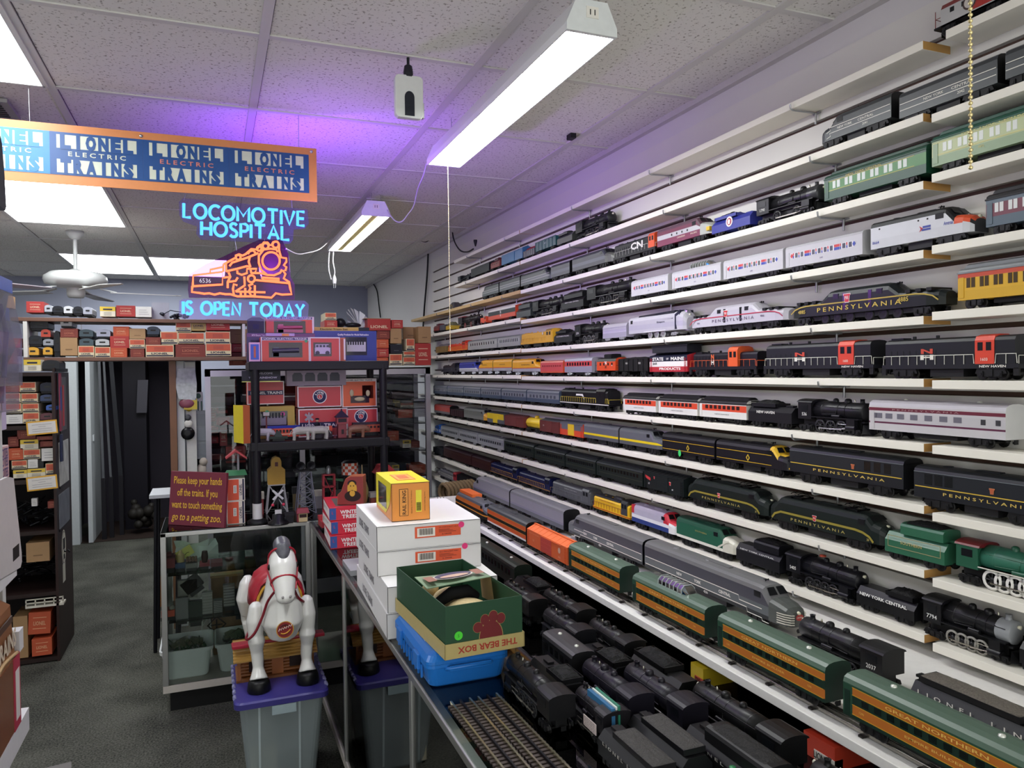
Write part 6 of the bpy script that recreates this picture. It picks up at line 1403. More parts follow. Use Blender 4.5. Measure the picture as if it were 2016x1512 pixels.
t=thing('lanyard','red and blue lanyard hanging on the bookcase side','lanyard',(px_+.012,YB1+.10,0));z0=on_x(120,735,px_).z
B(-.003,.003,-.025,.03,z0-.34,z0).build('strap',M('#8a2a44'),t);B(-.004,.004,-.02,.024,z0-.22,z0-.08).build('blue_patch',M('#2a3a86'),t);B(-.005,.005,-.014,.03,z0-.52,z0-.36).build('buckle',M('#1a2350',.3),t)
for i,(y,pa,pb,w,col,lab)in enumerate(((.25,742,850,.2,'#5b5552','framed picture with a red handle hanging high on the bookcase side'),(.24,866,955,.3,'#c4c4c0','printed white sheets hanging on the bookcase side'),(.22,965,1036,.34,'#6d7078','glossy photograph pinned low on the bookcase side'))):
 z_=on_x(128,pa,px_).z;h=z_-on_x(128,pb,px_).z
 t=thing('pinned_sheet',lab,'poster',(px_,YB1+y,z_));B(0,.003,-w/2,w/2,-h,0).build('sheet',M(col,.4,0,.5,14),t);B(0,.0036,-w/2,w/2,-h,-h+.015).build('rim',M('#2a2224'),t)
 if i==0:B(.002,.006,-.02,.02,-h+.04,-.05).build('red_handle',M('#c02c38',.3),t)
 # upper left: boxes left of the overhead shelf and bits above the bookcase
row([(0,582,22,606,'kraft','brown box high up at the left edge'),(16,666,40,684,'red','red box left of the white upright'),(16,700,26,716,'red','small red box left of the white upright')],YB1+.25,.1,G2,' above the bookcase')
pbox(47,708,80,731,YB1+.03,.1,'cream and white box on top of the bookcase','yel')
pcar(82,708,118,731,YB1+.05,'dark car end on top of the bookcase','#23252b');pcar(14,684,40,700,YB1+.27,'black car end between the red boxes','#22242b')
# ==== passage, posts, store room
DR=M('#c7cccf',.5)
struct('door_1',B(-1.15,-1.11,YB-.02,YB+.62,.01,2.03).box(-1.16,-1.10,YB+.1,YB+.16,1.0,1.06),DR)
struct('trim_4',B(-1.33,-1.24,YB-.02,YB+.0,0,2.06).box(-1.24,-1.225,YB-.02,YB+.1,0,2.06),DR)
struct('trim_5',B(-1.24,-.1,YB+.02,YB+1.14,.001,.004),M('#3a2d28',.7,0,.2,8))
xp=on_y(341,800,5.35).x
tag(B(xp-.02,xp+.02,5.33,5.38,.0,zb-.024).build('wood_post',M('#7a5238',.5,0,.2,10)),'brown wooden post at the right side of the passage','post')
xq=on_y(356,800,5.35).x
tag(B(xp+.022,xq+.02,5.36,5.75,0,zb-.024).build('white_sheet',M('#c5c8c6',.5)),'white panel edge beside the wooden post','panel')
tag(B(xq+.03,on_y(386,800,5.4).x,5.38,5.40,.3,zb-.03).build('tool_board',M('#cfcfca',.5)),'white pegboard hung with reels and bags beside the tall case','board')
yh=5.372
for px,py,r,col,lab in((372,803,.022,'#c2a12c','yellow tape reel hanging on the white board'),(370,822,.02,'#3a3d42','small grey wire reel hanging on the white board'),(371,834,.026,'#d5d3cc','white cord reel hanging on the white board'),(370,853,.042,'#121216','large black reel hanging on the white board')):
 p=on_y(px,py,yh);t=thing('wire_reel',lab,'reel',tuple(p));MB().lathe([(r*.3,-.02),(r,-.02),(r,-.016),(r*.7,-.016),(r*.7,.003),(r,.003),(r,.006),(r*.3,.006)],(0,0,0),16,0,'y').build('spool',M(col,.35),t)
p=on_y(368,755,yh-.01);t=thing('plastic_bag','clear bag of white parts hanging by the wooden post','bag',tuple(p));MB().loft([[(-.05,-.012,.1),(.05,-.012,.1),(.05,.0,.1),(-.05,.0,.1)],[(-.07,-.03,.0),(.06,-.03,.0),(.06,0,0),(-.07,0,0)],[(-.05,-.035,-.1),(.055,-.03,-.11),(.055,0,-.11),(-.05,0,-.1)]]).build('bag',M('#b7bcbe',.25,0,.4,40),t);MB().ball((.0,-.02,-.13),(.05,.02,.035)).build('wire_bundle',M('#8a4a5a',.4),t);B(-.02,.06,-.03,-.02,-.17,-.10).build('yellow_card',M('#c9b23c'),t)
p=on_y(395,856,5.41);t=thing('grey_cabinet_box','grey metal drawer box beside the tall case','box',(p.x,5.41,p.z));B(-.045,.045,0,.1,-.16,.16).build('body',M('#7f868c',.4),t);
for k in range(3):B(-.04,.04,-.004,0,-.14+.1*k,-.06+.1*k).build('drawer',M('#757c83',.4),t)
p=on_y(390,790,5.41);t=thing('striped_signal','white and green toy signal beside the tall case','toy',(p.x,5.43,p.z));m=MB();m.box(-.03,.03,0,.02,-.08,.06,0);
for x in(-.02,.0,.02):m.box(x-.004,x+.004,-.002,0,-.07,.0,1)
m.disc((0,-.0025,.035),.018,(0,-1,0),14,1);m.build('body',[M('#c9ccc9'),M('#2c5a44')],t)
t=thing('white_figurine','white plush toy on the low shelf beside the tall case','toy',tuple(on_y(398,925,5.42)));MB().ball((0,0,0),(.035,.03,.045)).ball((.01,-.01,.055),(.028,.028,.028)).build('body',M('#bdb3a8',.9),t)
# store room contents
for i,(x,y,px,dx,col,lab)in enumerate(((-1.06,YB+.14,.012,.03,'#55575c','long grey bar leaning inside the store room door'),(-1.03,YB+.2,.010,.06,'#55575c','second leaning grey bar inside the store room'),(-.98,YB+.3,.02,.09,'#2c2d33','dark leaning board inside the store room'))):
 t=thing('leaning_bar',lab,'bar',(x,y,.0));m=MB();m.loft([[(dx+a*px,b*.01,.62)for a,b in((-1,-1),(1,-1),(1,1),(-1,1))],[(a*px,b*.01+.1,2.0)for a,b in((-1,-1),(1,-1),(1,1),(-1,1))]]);m.build('bar',M(col,.4),t)
 B(dx-.02,dx+.02,-.02,.02,.0,.62).build('foot',M('#26242a'),t)
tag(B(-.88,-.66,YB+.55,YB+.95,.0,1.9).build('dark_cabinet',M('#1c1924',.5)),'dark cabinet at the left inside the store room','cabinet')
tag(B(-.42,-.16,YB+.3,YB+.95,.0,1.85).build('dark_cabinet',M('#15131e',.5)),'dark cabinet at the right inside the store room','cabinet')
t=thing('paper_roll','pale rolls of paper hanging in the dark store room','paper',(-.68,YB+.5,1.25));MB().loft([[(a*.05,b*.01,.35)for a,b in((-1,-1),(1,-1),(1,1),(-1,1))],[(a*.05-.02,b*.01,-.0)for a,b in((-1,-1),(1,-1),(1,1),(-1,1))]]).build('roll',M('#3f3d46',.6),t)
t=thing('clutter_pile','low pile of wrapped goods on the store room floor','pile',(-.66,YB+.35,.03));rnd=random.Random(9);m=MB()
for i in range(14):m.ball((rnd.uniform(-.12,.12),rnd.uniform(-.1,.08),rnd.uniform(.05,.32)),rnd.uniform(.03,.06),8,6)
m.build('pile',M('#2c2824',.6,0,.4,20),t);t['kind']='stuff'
xb=on_z(292,1075,.0)
t=thing('broom','corn broom leaning beside the folding stand','broom',(-.34,5.9,0));MB().tube([(0,0,.22),(.14,.05,1.1)],.011,8).build('handle',M('#c9c6bd'),t);MB().loft([[(-.05,-.02,0),(.05,-.02,0),(.05,.02,0),(-.05,.02,0)],[(-.02,-.015,.24),(.03,-.015,.24),(.03,.015,.24),(-.02,.015,.24)]]).build('bristles',M('#a0683a',.9,0,.3,80),t)
t=thing('folding_stand','folding stand with a pale top behind the hands-off sign','stand',(-.34,5.00,0));B(-.015,.15,-.1,.20,.92,.94).build('top',M('#b9bcc2'),t)
for x,y in((-.0,-.08),(.12,-.08),(-.0,.18),(.12,.18)):MB().tube([(x,y,0),(x+.02,y,.92)],.011,8).build('leg',M('#26262c',.4,.5),t)
# ==== tall glass case at the back
TY0,TY1=5.4,5.8;tx0=on_y(404,800,TY0).x;tx1=on_y(848,800,TY0).x;tz1=on_y(700,724,TY0).z
t=thing('tall_display_case','tall glass display case behind the black plastic rack','display case',((tx0+tx1)/2,TY0,0));w=(tx1-tx0)/2
m=MB();f=.035
for x in(-w,-.17,w-f):m.box(x,x+f,0,f,.1,tz1)
for x in(-w,w-f):m.box(x,x+f,TY1-TY0-f,TY1-TY0,.1,tz1)
m.box(-w,w,0,f,tz1-.05,tz1);m.box(-w,w,0,f,.1,.2);m.box(-w,w,TY1-TY0-f,TY1-TY0,tz1-.05,tz1);m.box(-w,w,0,TY1-TY0,tz1-.01,tz1)
m.build('frame',M('#a8a4ae',.35,.7,.03,20),t)
B(-w,w,0,TY1-TY0,0,.1).build('plinth',M('#18181c'),t);B(-w,w,TY1-TY0-.01,TY1-TY0-.004,.1,tz1-.02).build('back_panel',M('#2a2833',.6),t)
B(-w+f,w-f,.012,.018,.2,tz1-.05).build('glass_panel',GL('#f4f6fa',.02,1.5),t)
TSZ=[on_y(800,p_,TY0+.1).z for p_ in(752,790,832,885,935,985)]
for z in TSZ:B(-w+.01,w-.01,.03,TY1-TY0-.03,z-.008,z).build('shelf',GL('#93a0a4',.05,1.45,.35,'#4a4d55'),t)
IC=' inside the tall glass case';G3='toy train boxes in the tall glass case'
row([(788,789,814,804,'cls','orange and cream box on the upper right shelf'),(815,785,843,803,'white','white labelled orange box at the right'),(784,806,812,823,'org','plain orange box under the cream one'),(816,804,843,821,'white','second white labelled box at the right'),(759,848,785,868,'org','tilted orange box'),(793,866,809,882,'yel','small yellow box'),(810,868,826,882,'brn','small dark red box'),(806,914,838,933,'org','orange box on the lowest visible shelf'),(772,915,786,930,'yel','yellow box on the lowest visible shelf'),
(415,800,430,810,'red','small red box, top of the left stack'),(414,812,425,830,'org','orange box at the left edge'),(426,808,448,814,'red','flat red box'),(426,821,452,837,'red','dark red lettered box in the left stack'),(415,841,430,853,'red','red box lower in the left stack'),(415,861,430,873,'red','red box, fourth in the left stack'),(415,895,441,909,'brn','dark red box at the bottom left'),(433,843,447,878,'red','leaning dark red box'),(445,878,483,912,'red','wide dark red box behind the birdhouse')],TY0+.12,.18,G3,IC)
rnd=random.Random(21)
for i,z in enumerate(TSZ[1:]+[EYE-.95,EYE-1.15]):
 for j in range(7):
  x=-w+.12+j*.21+rnd.uniform(-.03,.03)
  if x>w-.14:continue
  q=thing('dark_train','dark model train %s from the left on the %s shelf down in the tall case'%(ORD[j],ORD[i]),'model train',(t.location.x+x,TY0+.24,z+.001),0,'dark trains in the tall glass case')
  boxy=rnd.random()<.5;c_=rnd.choice(['#26272d','#3a2a2c','#2c333d','#4a4448','#5c5f66','#3d2226'])
  MB().loft([[(-.085,-.03,.02),(-.085,.03,.02),(-.085,.03,.06),(-.085,.015,.075),(-.085,-.015,.075),(-.085,-.03,.06)],[(.085,-.03,.02),(.085,.03,.02),(.085,.03,.06),(.085,.015,.075),(.085,-.015,.075),(.085,-.03,.06)]]).build('body',M(c_,.35),q)
  B(-.07,.07,-.026,.026,0,.02).build('truck',M('#141416'),q)
  # ==== boxes on top of the tall case
tt=tz1+.0005;G4='toy train boxes on the tall case';OT=' on top of the tall case'
row([(742,704,764,720,'org','orange box at the bottom of the left stack'),(743,686,765,703,'red','dark orange box, second up in the left stack'),(743,668,765,685,'org','orange box, third up in the left stack'),(743,650,767,667,'brn','dark red box, fourth up in the left stack'),(767,697,792,719,'cls','lettered box, bottom of the second stack'),(769,678,792,696,'dark','black open box end in the second stack'),(769,647,790,676,'kraft','tall kraft box in the second stack'),(771,630,793,646,'red','red striped box at the top of the second stack'),(794,703,817,719,'cls','lettered box, bottom of the third stack'),(795,692,817,702,'cls','flat orange box in the third stack'),(800,667,816,690,'cls','upright orange and cream box in the third stack'),(818,676,848,719,'red','tall orange box at the right end'),(824,643,848,675,'kraft','brown box at the right end, uppermost'),(640,616,662,630,'cls','orange box standing behind the blue carton, upper'),(639,631,664,645,'red','red box standing behind the blue carton, lower')],TY0+.05,.22,G4,OT)
pbox(794,644,822,668,TY0+.2,.14,'dim brown carton behind the third stack'+OT,'kraft','carton')
a=on_y(724,650,TY0+.04);b=on_y(769,627,TY0+.04)
q=thing('toy_train_box','dark red open box with cream lettering'+OT,'box',(a.x,TY0+.04,a.z),0,G4);w2,h2=b.x-a.x,b.z-a.z
B(0,w2,0,.2,0,h2*.95).build('body',M('#a02a26',.5),q);MB().text('LIONEL',(w2*.5,-.001,h2*.3),(1,0,0),(0,0,1),.028,0,w2*.75,bold=.02).build('lettering',M('#d9c4a8'),q);B(-.02,w2,.0,.2,h2*.955,h2).build('flap',M('#8a6a4a'),q)
p=on_y(710,640,TY0+.1);q=thing('crumpled_paper','white crumpled tissue behind the dark red open box'+OT,'paper',(p.x,TY0+.16,p.z));m=MB();rnd=random.Random(4)
for i in range(9):
 a_=i*.42-.3;m.add([(0,0,-.02),(.10*math.cos(a_+.6),rnd.uniform(-.03,.03),.03+.09*math.sin(a_)),(.09*math.cos(a_+1.0),rnd.uniform(-.03,.03),.03+.10*math.sin(a_+.35)),(.0,.02,.01)],[(0,1,2,3)])
m.build('tissue',M('#c9cbd2',.6),q)
p=on_y(682,644,TY0+.1);q=thing('black_shells','black model shells lying behind the blue carton'+OT,'model train',(p.x,TY0+.12,p.z));MB().ball((-.04,0,.03),(.04,.05,.035)).build('shell',M('#1b1c26',.4),q);MB().ball((.05,0,.015),(.06,.05,.02)).build('shell',M('#1b1c26',.4),q)
row([(452,648,486,663,'kraft','tan box, top of the stack left of the rack'),(452,663,485,676,'kraft','tan box, second in the stack left of the rack'),(453,677,485,693,'red','red box, third in the stack left of the rack'),(453,694,485,705,'brn','brown box, fourth in the stack left of the rack'),(452,706,486,719,'brn','brown box, bottom of the stack left of the rack')],TY0+.02,.2,G4,OT)
# wires on the far right wall and a small black shelf bracket box
def wire(name,pts,r,mat,label,cat='cord'):return tag(MB().tube(pts,r,6).build(name,mat),label,cat)
BLK=M('#191a20',.5)
def curve(pts,n=8):
 pts=[Vector(p)for p in pts];o=[]
 for i in range(len(pts)-1):
  p0,p1,p2,p3=pts[max(i-1,0)],pts[i],pts[i+1],pts[min(i+2,len(pts)-1)]
  for k in range(n):
   u=k/n;o.append(.5*((2*p1)+(p2-p0)*u+(2*p0-5*p1+4*p2-p3)*u*u+(3*p1-p0-3*p2+p3)*u**3))
 return o+[pts[-1]]
xw=XW-.005
wire('power_cable',curve([on_x(p,q,xw)for p,q in((843,495),(841,540),(836,600),(833,645))]),.007,BLK,'black cord running down the painted part of the right wall')
wire('power_cable',curve([on_x(p,q,xw)for p,q in((733,556),(742,572),(746,600),(749,625))]),.007,BLK,'black cord curving down the right wall near the back corner')
pv=on_x(870,463,XW-.06)
q=thing('wall_vent','dark slotted vent box high on the right wall above the shelf ends','vent',tuple(pv),0);B(-.05,.055,-.16,.14,-.022,.022).build('box',M('#2e3242',.5),q)
wire('power_cable',curve([on_x(760,410,1.1),on_x(790,440,1.2),on_x(830,474,1.45),on_x(848,470,1.5),on_x(880,440,1.55),on_x(905,423,1.58)]),.005,BLK,'black cord drooping from the far shop light to the wall vent')
wire('power_cable',curve([on_x(889,437,1.58),on_x(893,470,1.55),on_x(905,492,1.52),on_x(920,496,1.52),on_x(932,490,1.53)]),.005,BLK,'black cord looping below the wall vent onto the shelf')
pp=on_x(936,485,1.53);q=thing('plug','black plug at the end of the looping cord','plug',tuple(pp));MB().lathe([(.004,0),(.012,.03),(.012,.04)],n=8).build('body',BLK,q)
# ==== black plastic rack on the case
RX0,RX1,RY0,RY1=.205,.862,4.045,4.40
RT,RM=on_y(620,711,RY0).z,on_y(620,866,RY0).z
PL=M('#14121c',.5)
t=thing('plastic_rack','black plastic shelf rack standing on the glass display case','shelf unit',((RX0+RX1)/2,(RY0+RY1)/2,ZT+.0005));ox,oy,oz=t.location
for z,n_ in((RT,'shelf'),(RM,'shelf')):
 m=MB();m.box(RX0-ox-.03,RX1-ox+.03,RY0-oy-.02,RY1-oy+.02,z-oz-.048,z-oz);m.build(n_,PL,t,bevel=.006)
for x in(RX0,RX1):
 for y in(RY0,RY1):MB().cyl((x-ox,y-oy,.10 if(x==RX0 and y==RY0)else 0),(x-ox,y-oy,RT-oz-.02),.021,n=16).build('post',PL,t)
MB().cyl((RX0-ox,RY0-oy,.02),(RX0-ox,RY0-oy,.10),.024,n=16).build('white_foot',M('#d4d2d4',.4),t)
MB().lathe([(.05,0),(.05,.012),(.03,.022),(.024,.022)],(RX0-ox,RY0-oy,0),18).build('foot_pad',M('#15151a'),t)
def rbox(px0,py0,px1,py1,Y,depth,label,body,name='boxed_model',panels=(),group='boxed models on the black rack',zsnap=None,rz=0.0):
 """panels: (x0,x1,z0,z1 as shares, colour) or (..., text)"""
 a=on_y(px0,py1,Y);b=on_y(px1,py0,Y);w=b.x-a.x;h=b.z-a.z;z=a.z if zsnap is None else zsnap
 t=thing(name,label,'box',(a.x,Y,z),rz,group);h=b.z-z
 B(0,w,0,depth,0,h).build('body',M(body,.4,0,.04,15),t,bevel=.001)
 for nm,items in panels:
  m=MB();cols=[]
  for k,it in enumerate(items):
   c=it[-1]if not isinstance(it[-1],bpy.types.Material)else it[-1]
   mm=c if isinstance(c,bpy.types.Material)else M(c,.4)
   if mm not in cols:cols.append(mm)
   if it[0]=='t':m.text(it[1],(w*it[2],-.0016-.0002*k,h*it[3]),(1,0,0),(0,0,1),h*it[4],cols.index(mm),w*it[5],bold=.02)
   elif it[0]=='o':m.disc((w*it[1],-.0012-.0004*k,h*it[2]),h*it[3],(0,-1,0),24,cols.index(mm))
   else:m.box(w*it[0],w*it[1],-.0006-.0003*k,.001,h*it[2],h*it[3],cols.index(mm))
  m.build(nm,cols,t)
 t['_w'],t['_h']=w,h
 return t
WIN=GL('#9a93a8',.06,1.5,.45,'#3a3448');ORB='#c9412e';RIM='#d9cfd2'
yA=RY0+.035;zr=RT+.0006
def window_loco(t,x0,x1,z0,z1,col,kind='loco'):
 w,h=t['_w'],t['_h'];m=MB();y=-.003;L=(x1-x0)*w
 if kind=='loco':
  m.tube([(w*x0+L*.08,y,h*(z0+(z1-z0)*.45)),(w*x0+L*.92,y,h*(z0+(z1-z0)*.5))],h*.1,8);m.box(w*x0+L*.06,w*x0+L*.94,y-.002,y+.002,h*z0,h*(z0+(z1-z0)*.28));m.box(w*x0+L*.1,w*x0+L*.28,y-.002,y+.002,h*z0,h*(z0+(z1-z0)*.75))
 elif kind=='van':
  m.box(w*x0+L*.05,w*x0+L*.95,y-.002,y+.001,h*(z0+.06),h*(z1-.18));m.box(w*x0+L*.08,w*x0+L*.86,y-.002,y+.001,h*(z1-.18),h*(z1-.04))
 else:
  m.box(w*x0+L*.03,w*x0+L*.97,y-.002,y+.001,h*(z0+.10),h*(z1-.12))
 m.build('model_inside',M(col,.3),t)
 if kind=='van':
  q=MB()
  for k in range(4):q.box(w*x0+L*(.12+.2*k),w*x0+L*(.26+.2*k),y-.003,y,h*(z1-.16),h*(z1-.07))
  for k in(.2,.78):q.disc((w*x0+L*k,y-.0032,h*(z0+.1)),h*.09,(0,-1,0),12)
  q.build('model_window',M('#3a3446'),t)
 if kind=='coach':
  q=MB()
  for k in range(7):q.box(w*x0+L*(.08+.12*k),w*x0+L*(.15+.12*k),y-.003,y,h*(z0+.32),h*(z0+.48))
  q.build('model_window',M('#2a2a34'),t)
t=rbox(619,652,741,709,yA+.13,.12,'blue window box with a silver coach on the rack top','#1f2f86',panels=(('print',[(.35,.93,.86,.96,'#1f2f86'),('t','Quality Products for Model Railroaders',.62,.88,.085,.5,'#e0e0ea')]),('window',[(.48,.84,.2,.8,WIN)])),zsnap=zr);window_loco(t,.50,.83,.22,.76,'#b7b5bd','coach')
rbox(619,645,727,651.5,yA+.16,.11,'yellow flat box lying on the blue window box','#b3923a',panels=(('print',[(.8,1,0,1,'#20202a'),('t','Electric Train Set',.35,.5,.6,.5,'#3a2c1c')]),))
t=rbox(487,656,620,709,yA+.13,.10,'long dark boxed model behind the orange window boxes','#38305a',panels=(('print',[(.0,1,.86,.97,'#6a3a6e'),('t','MTH Electric Trains',.17,.915,.09,.2,'#d9c9dd'),(.05,.17,.1,.75,'#2a2440')]),),zsnap=zr)
t=rbox(514,664,609,708,yA,.11,'orange window box with a dark engine, front of the rack top',ORB,panels=(('print',[(0,1,.86,1,RIM),(.03,.97,.875,.985,'#3a2c66'),('t','LIONEL ELECTRIC TRAINS',.5,.93,.09,.88,'#e6dce2'),(0,.02,0,1,RIM),(.98,1,0,1,RIM)]),('window',[(.16,.85,.16,.78,WIN)])),zsnap=zr);window_loco(t,.18,.83,.2,.72,'#3c3a4a')
MB().disc((t['_w']*.93,-.003,t['_h']*.84),.008,(0,-1,0),16).build('green_sticker',M('#3f9a6a'),t)
t=rbox(610,664,669,708,yA+.004,.11,'orange window box with a toy bus, front of the rack top','#c43a3e',panels=(('print',[(0,1,.95,1,RIM),(0,.04,0,1,RIM),(.97,1,0,1,RIM)]),('window',[(.12,.72,.2,.78,WIN)])),zsnap=zr);window_loco(t,.14,.70,.24,.74,'#b9a8c6','van')
rbox(670,665,680,708,yA+.004,.10,'narrow orange box end with a lettered spine','#b9543a',panels=(('print',[(.1,.6,.05,.95,'#a03a28'),(.66,.96,.05,.95,RIM)]),),zsnap=zr)
t=rbox(491,674,512,708,yA,.05,'small pink-edged blue blister box at the left end of the rack top','#d9a9c9',panels=(('print',[(.12,.88,.1,.9,'#2f52b8'),(.4,.6,.2,.8,'#b5523a')]),),zsnap=zr)
t=rbox(524,624,618,656,yA+.14,.10,'orange window box with a red engine, upper tier of the rack top',ORB,panels=(('print',[(0,1,.82,1,RIM),(.03,.97,.84,.98,'#3a2c66'),('t','LIONEL ELECTRIC TRAINS',.5,.91,.12,.88,'#e6dce2'),(.96,1,0,1,RIM)]),('window',[(.16,.82,.02,.75,WIN)])));window_loco(t,.18,.80,.05,.7,'#a84a6a')
rbox(524,656.3,580,662,yA+.06,.05,'small lilac and orange carton lying between the window boxes','#a89ac9',panels=(('print',[(.55,.8,.1,.9,'#d08a3a')]),))
p=on_y(504,655,yA+.15);t=thing('boxcar_end','dark model car standing on the long box at the rack top left','model train',(p.x,yA+.15,p.z),0);MB().prism([(-.042,0),(.042,0),(.042,.07),(.02,.082),(-.02,.082),(-.042,.07)],'y',0,.08).build('body',M('#1a1830',.35),t);B(-.015,.015,-.002,0,.02,.045).build('end_window',M('#2c2a5a'),t)
# ---- middle shelf ---
zm=RM+.0006;yM=RY0+.17
def circle_logo(t,cx,cz,r):
 w,h=t['_w'],t['_h'];m=MB();c=(w*cx,h*cz)
 for k,(rr,mi)in enumerate(((1.12,0),(1.0,1),(.45,0),(.38,2))):m.disc((c[0],-.002-.0005*k,c[1]),r*rr,(0,-1,0),26,mi)
 for i,ch in enumerate('LIONEL'):
  a=PI*(.80-.12*i);m.text(ch,(c[0]+math.cos(a)*r*.72,-.0045,c[1]+math.sin(a)*r*.72),(math.sin(a),0,-math.cos(a)),(math.cos(a),0,math.sin(a)),r*.42,0,r*.3 if ch!='I' else None,bold=.03)
 m.text('L',(c[0],-.0048,c[1]),(1,0,0),(0,0,1),r*.5,0,bold=.03);m.build('logo',[M('#e3dde0'),M('#23235a'),M('#b82a36')],t)
RB=[(0,1,0,1,RIM),(.025,.975,.04,.96,'#b8303c')]
t=rbox(588,803,684,857,yM+.02,.12,'orange set box with a navy lettered band, bottom centre of the middle shelf',ORB,panels=(('print',RB+[(.025,.975,.30,.52,'#2a2458'),('t','LIONEL TRAINS',.5,.41,.16,.86,'#dcd6e0')]),),zsnap=zm)
t=rbox(586,759.5,672,802.5,yM+.03,.11,'orange set box with a round navy logo, upper centre of the middle shelf',ORB,panels=(('print',RB),));circle_logo(t,.5,.5,.034)
t=rbox(684,803,743,855,yM+.02,.12,'orange set box with a round logo, right side of the middle shelf',ORB,panels=(('print',RB),),zsnap=zm);circle_logo(t,.45,.70,.033)
t=rbox(674,745,741,802,yM+.03,.11,'orange window box showing two sitting figures, upper right of the middle shelf','#d2582e',panels=(('print',[(0,1,0,1,RIM),(.03,.97,.03,.9,'#cf5630'),('t','LIONEL ELECTRIC TRAINS',.5,.95,.07,.75,'#4a3442')]),('window',[(.12,.42,.3,.76,WIN),(.58,.9,.3,.76,WIN),(.24,.78,.14,.4,WIN)])));m=MB();w,h=t['_w'],t['_h'];m.ball((w*.27,-.004,h*.5),(.012,.004,.02));m.ball((w*.74,-.004,h*.48),(.012,.004,.018));m.ball((w*.5,-.004,h*.28),(.03,.004,.012));m.build('model_inside',M('#b9a98a'),t)
t=rbox(487,750,559,797,yM+.06,.1,'orange set box with a navy lettered band, upper left of the middle shelf',ORB,panels=(('print',RB+[(.025,.975,.40,.60,'#2a2458'),('t','LIONEL TRAINS',.52,.5,.16,.86,'#dcd6e0')]),))
t=rbox(509,799,580,855,yM+.02,.1,'mustard window box with a passenger car, left of the middle shelf','#a98a34',panels=(('window',[(.0,.8,.3,.85,WIN)]),),zsnap=zm);window_loco(t,.05,.78,.32,.8,'#6a5a7a','coach');MB().disc((t['_w']*.67,-.004,t['_h']*.76),.011,(0,-1,0),16).build('pink_sticker',M('#c43a8a'),t)
t=rbox(479,798,493,855,RY0-.05,.07,'yellow and brown box leaning at the left end of the middle shelf','#a5522e',panels=(('print',[(0,.02,0,1,'#c9b02c')]),),zsnap=zm);B(-.0008,0,0,.12,0,t['_h']).build('yellow_side',M('#d9c52c'),t);t.rotation_euler.z=.35
a=on_y(565,760,yM+.02);b=on_y(681,729,yM+.02);t=thing('boxed_set','pale boxed set with four dark arched windows under the rack top','box',(a.x,yM+.02,a.z),0);w,h=b.x-a.x,b.z-a.z
B(0,w,0,.1,0,h).build('body',M('#9a8aa0'),t);m=MB()
for k in range(4):m.prism([(w*(.09+.21*k),h*.3),(w*(.26+.21*k),h*.3),(w*(.26+.21*k),h*.7),(w*(.23+.21*k),h*.86),(w*(.12+.21*k),h*.86),(w*(.09+.21*k),h*.7)],'y',-.001,0)
m.build('window',M('#2a2346',.3),t);MB().text('A SESAME STREET',(w*.35,-.001,h*.1),(1,0,0),(0,0,1),h*.1,0,w*.4).build('lettering',M('#4a3a4a'),t)if False else None
t=thing('chalk_sign','small black sign reading WELCOME under the rack top','sign',tuple(on_y(476,751,RY0+.03)),0);w=.19;B(0,w,0,.004,0,.055).build('board',M('#1e1c2c'),t);m=MB();m.text('WELCOME',(w*.6,-.001,.040),(1,0,0),(0,0,1),.014,0,.075);m.text('TO TRAINSHOW',(w*.54,-.001,.018),(1,0,0),(0,0,1),.014,0,.14);m.build('lettering',M('#b9b3c9'),t);B(0,w,-.001,.005,-.004,.0).build('rim',M('#cfcf62'),t)
t=thing('toy_trolley','orange toy trolley with a blue roof on the middle rack shelf','toy train',tuple(on_y(558,858,RY0+.10)),0);t.location.z=zm
L=.165;B(-L/2,L/2,0,.05,.014,.060).build('body',M('#d0442c'),t);m=MB();m.loft([[(-L/2-.004,-.003,.06),(-L/2-.004,.053,.06),(-L/2-.004,.04,.072),(-L/2-.004,.01,.072)],[(L/2+.004,-.003,.06),(L/2+.004,.053,.06),(L/2+.004,.04,.072),(L/2+.004,.01,.072)]]);m.build('roof',M('#23308a'),t);m=MB()
for k in range(8):m.box(-L*.44+k*L*.105,-L*.44+k*L*.105+.012,-.001,.051,.036,.052)
m.build('window_row',M('#2c1a24'),t);B(-L/2,L/2,-.002,.052,.026,.030).build('stripe',M('#d9b79a'),t);B(-L*.4,L*.4,.008,.042,0,.014).build('truck',BLK,t)
t=thing('toy_hand_car','dark green toy work car in front of the trolley','toy train',tuple(on_y(548,860,RY0+.03)),0);t.location.z=zm;B(-.045,.045,-.02,.02,.012,.024).build('deck',M('#22302c'),t);MB().loft([[(-.02,-.015,.024),(.02,-.015,.024),(.02,.015,.024),(-.02,.015,.024)],[(-.008,-.008,.05),(.008,-.008,.05),(.008,.008,.05),(-.008,.008,.05)]]).build('cab',M('#22302c'),t);B(-.03,.03,-.016,.016,0,.012).build('truck',BLK,t)
t=thing('railroad_crossing_sign','toy crossing sign on a pale post on the middle rack shelf','toy',tuple(on_y(609,858,RY0+.08)),0);t.location.z=zm;MB().cyl((0,0,0),(0,0,.14),.004,n=8).build('post',M('#a5a0ae'),t);m=MB()
for s in(-1,1):m.xf(Matrix.Identity(4));m.box(-.026,.026,-.002,.002,-.006,.006,0,Matrix.Translation((0,-.004-.001*s,.115))@Matrix.Rotation(s*.7,4,'Y'))
m.build('crossboard',M('#8a8290'),t)
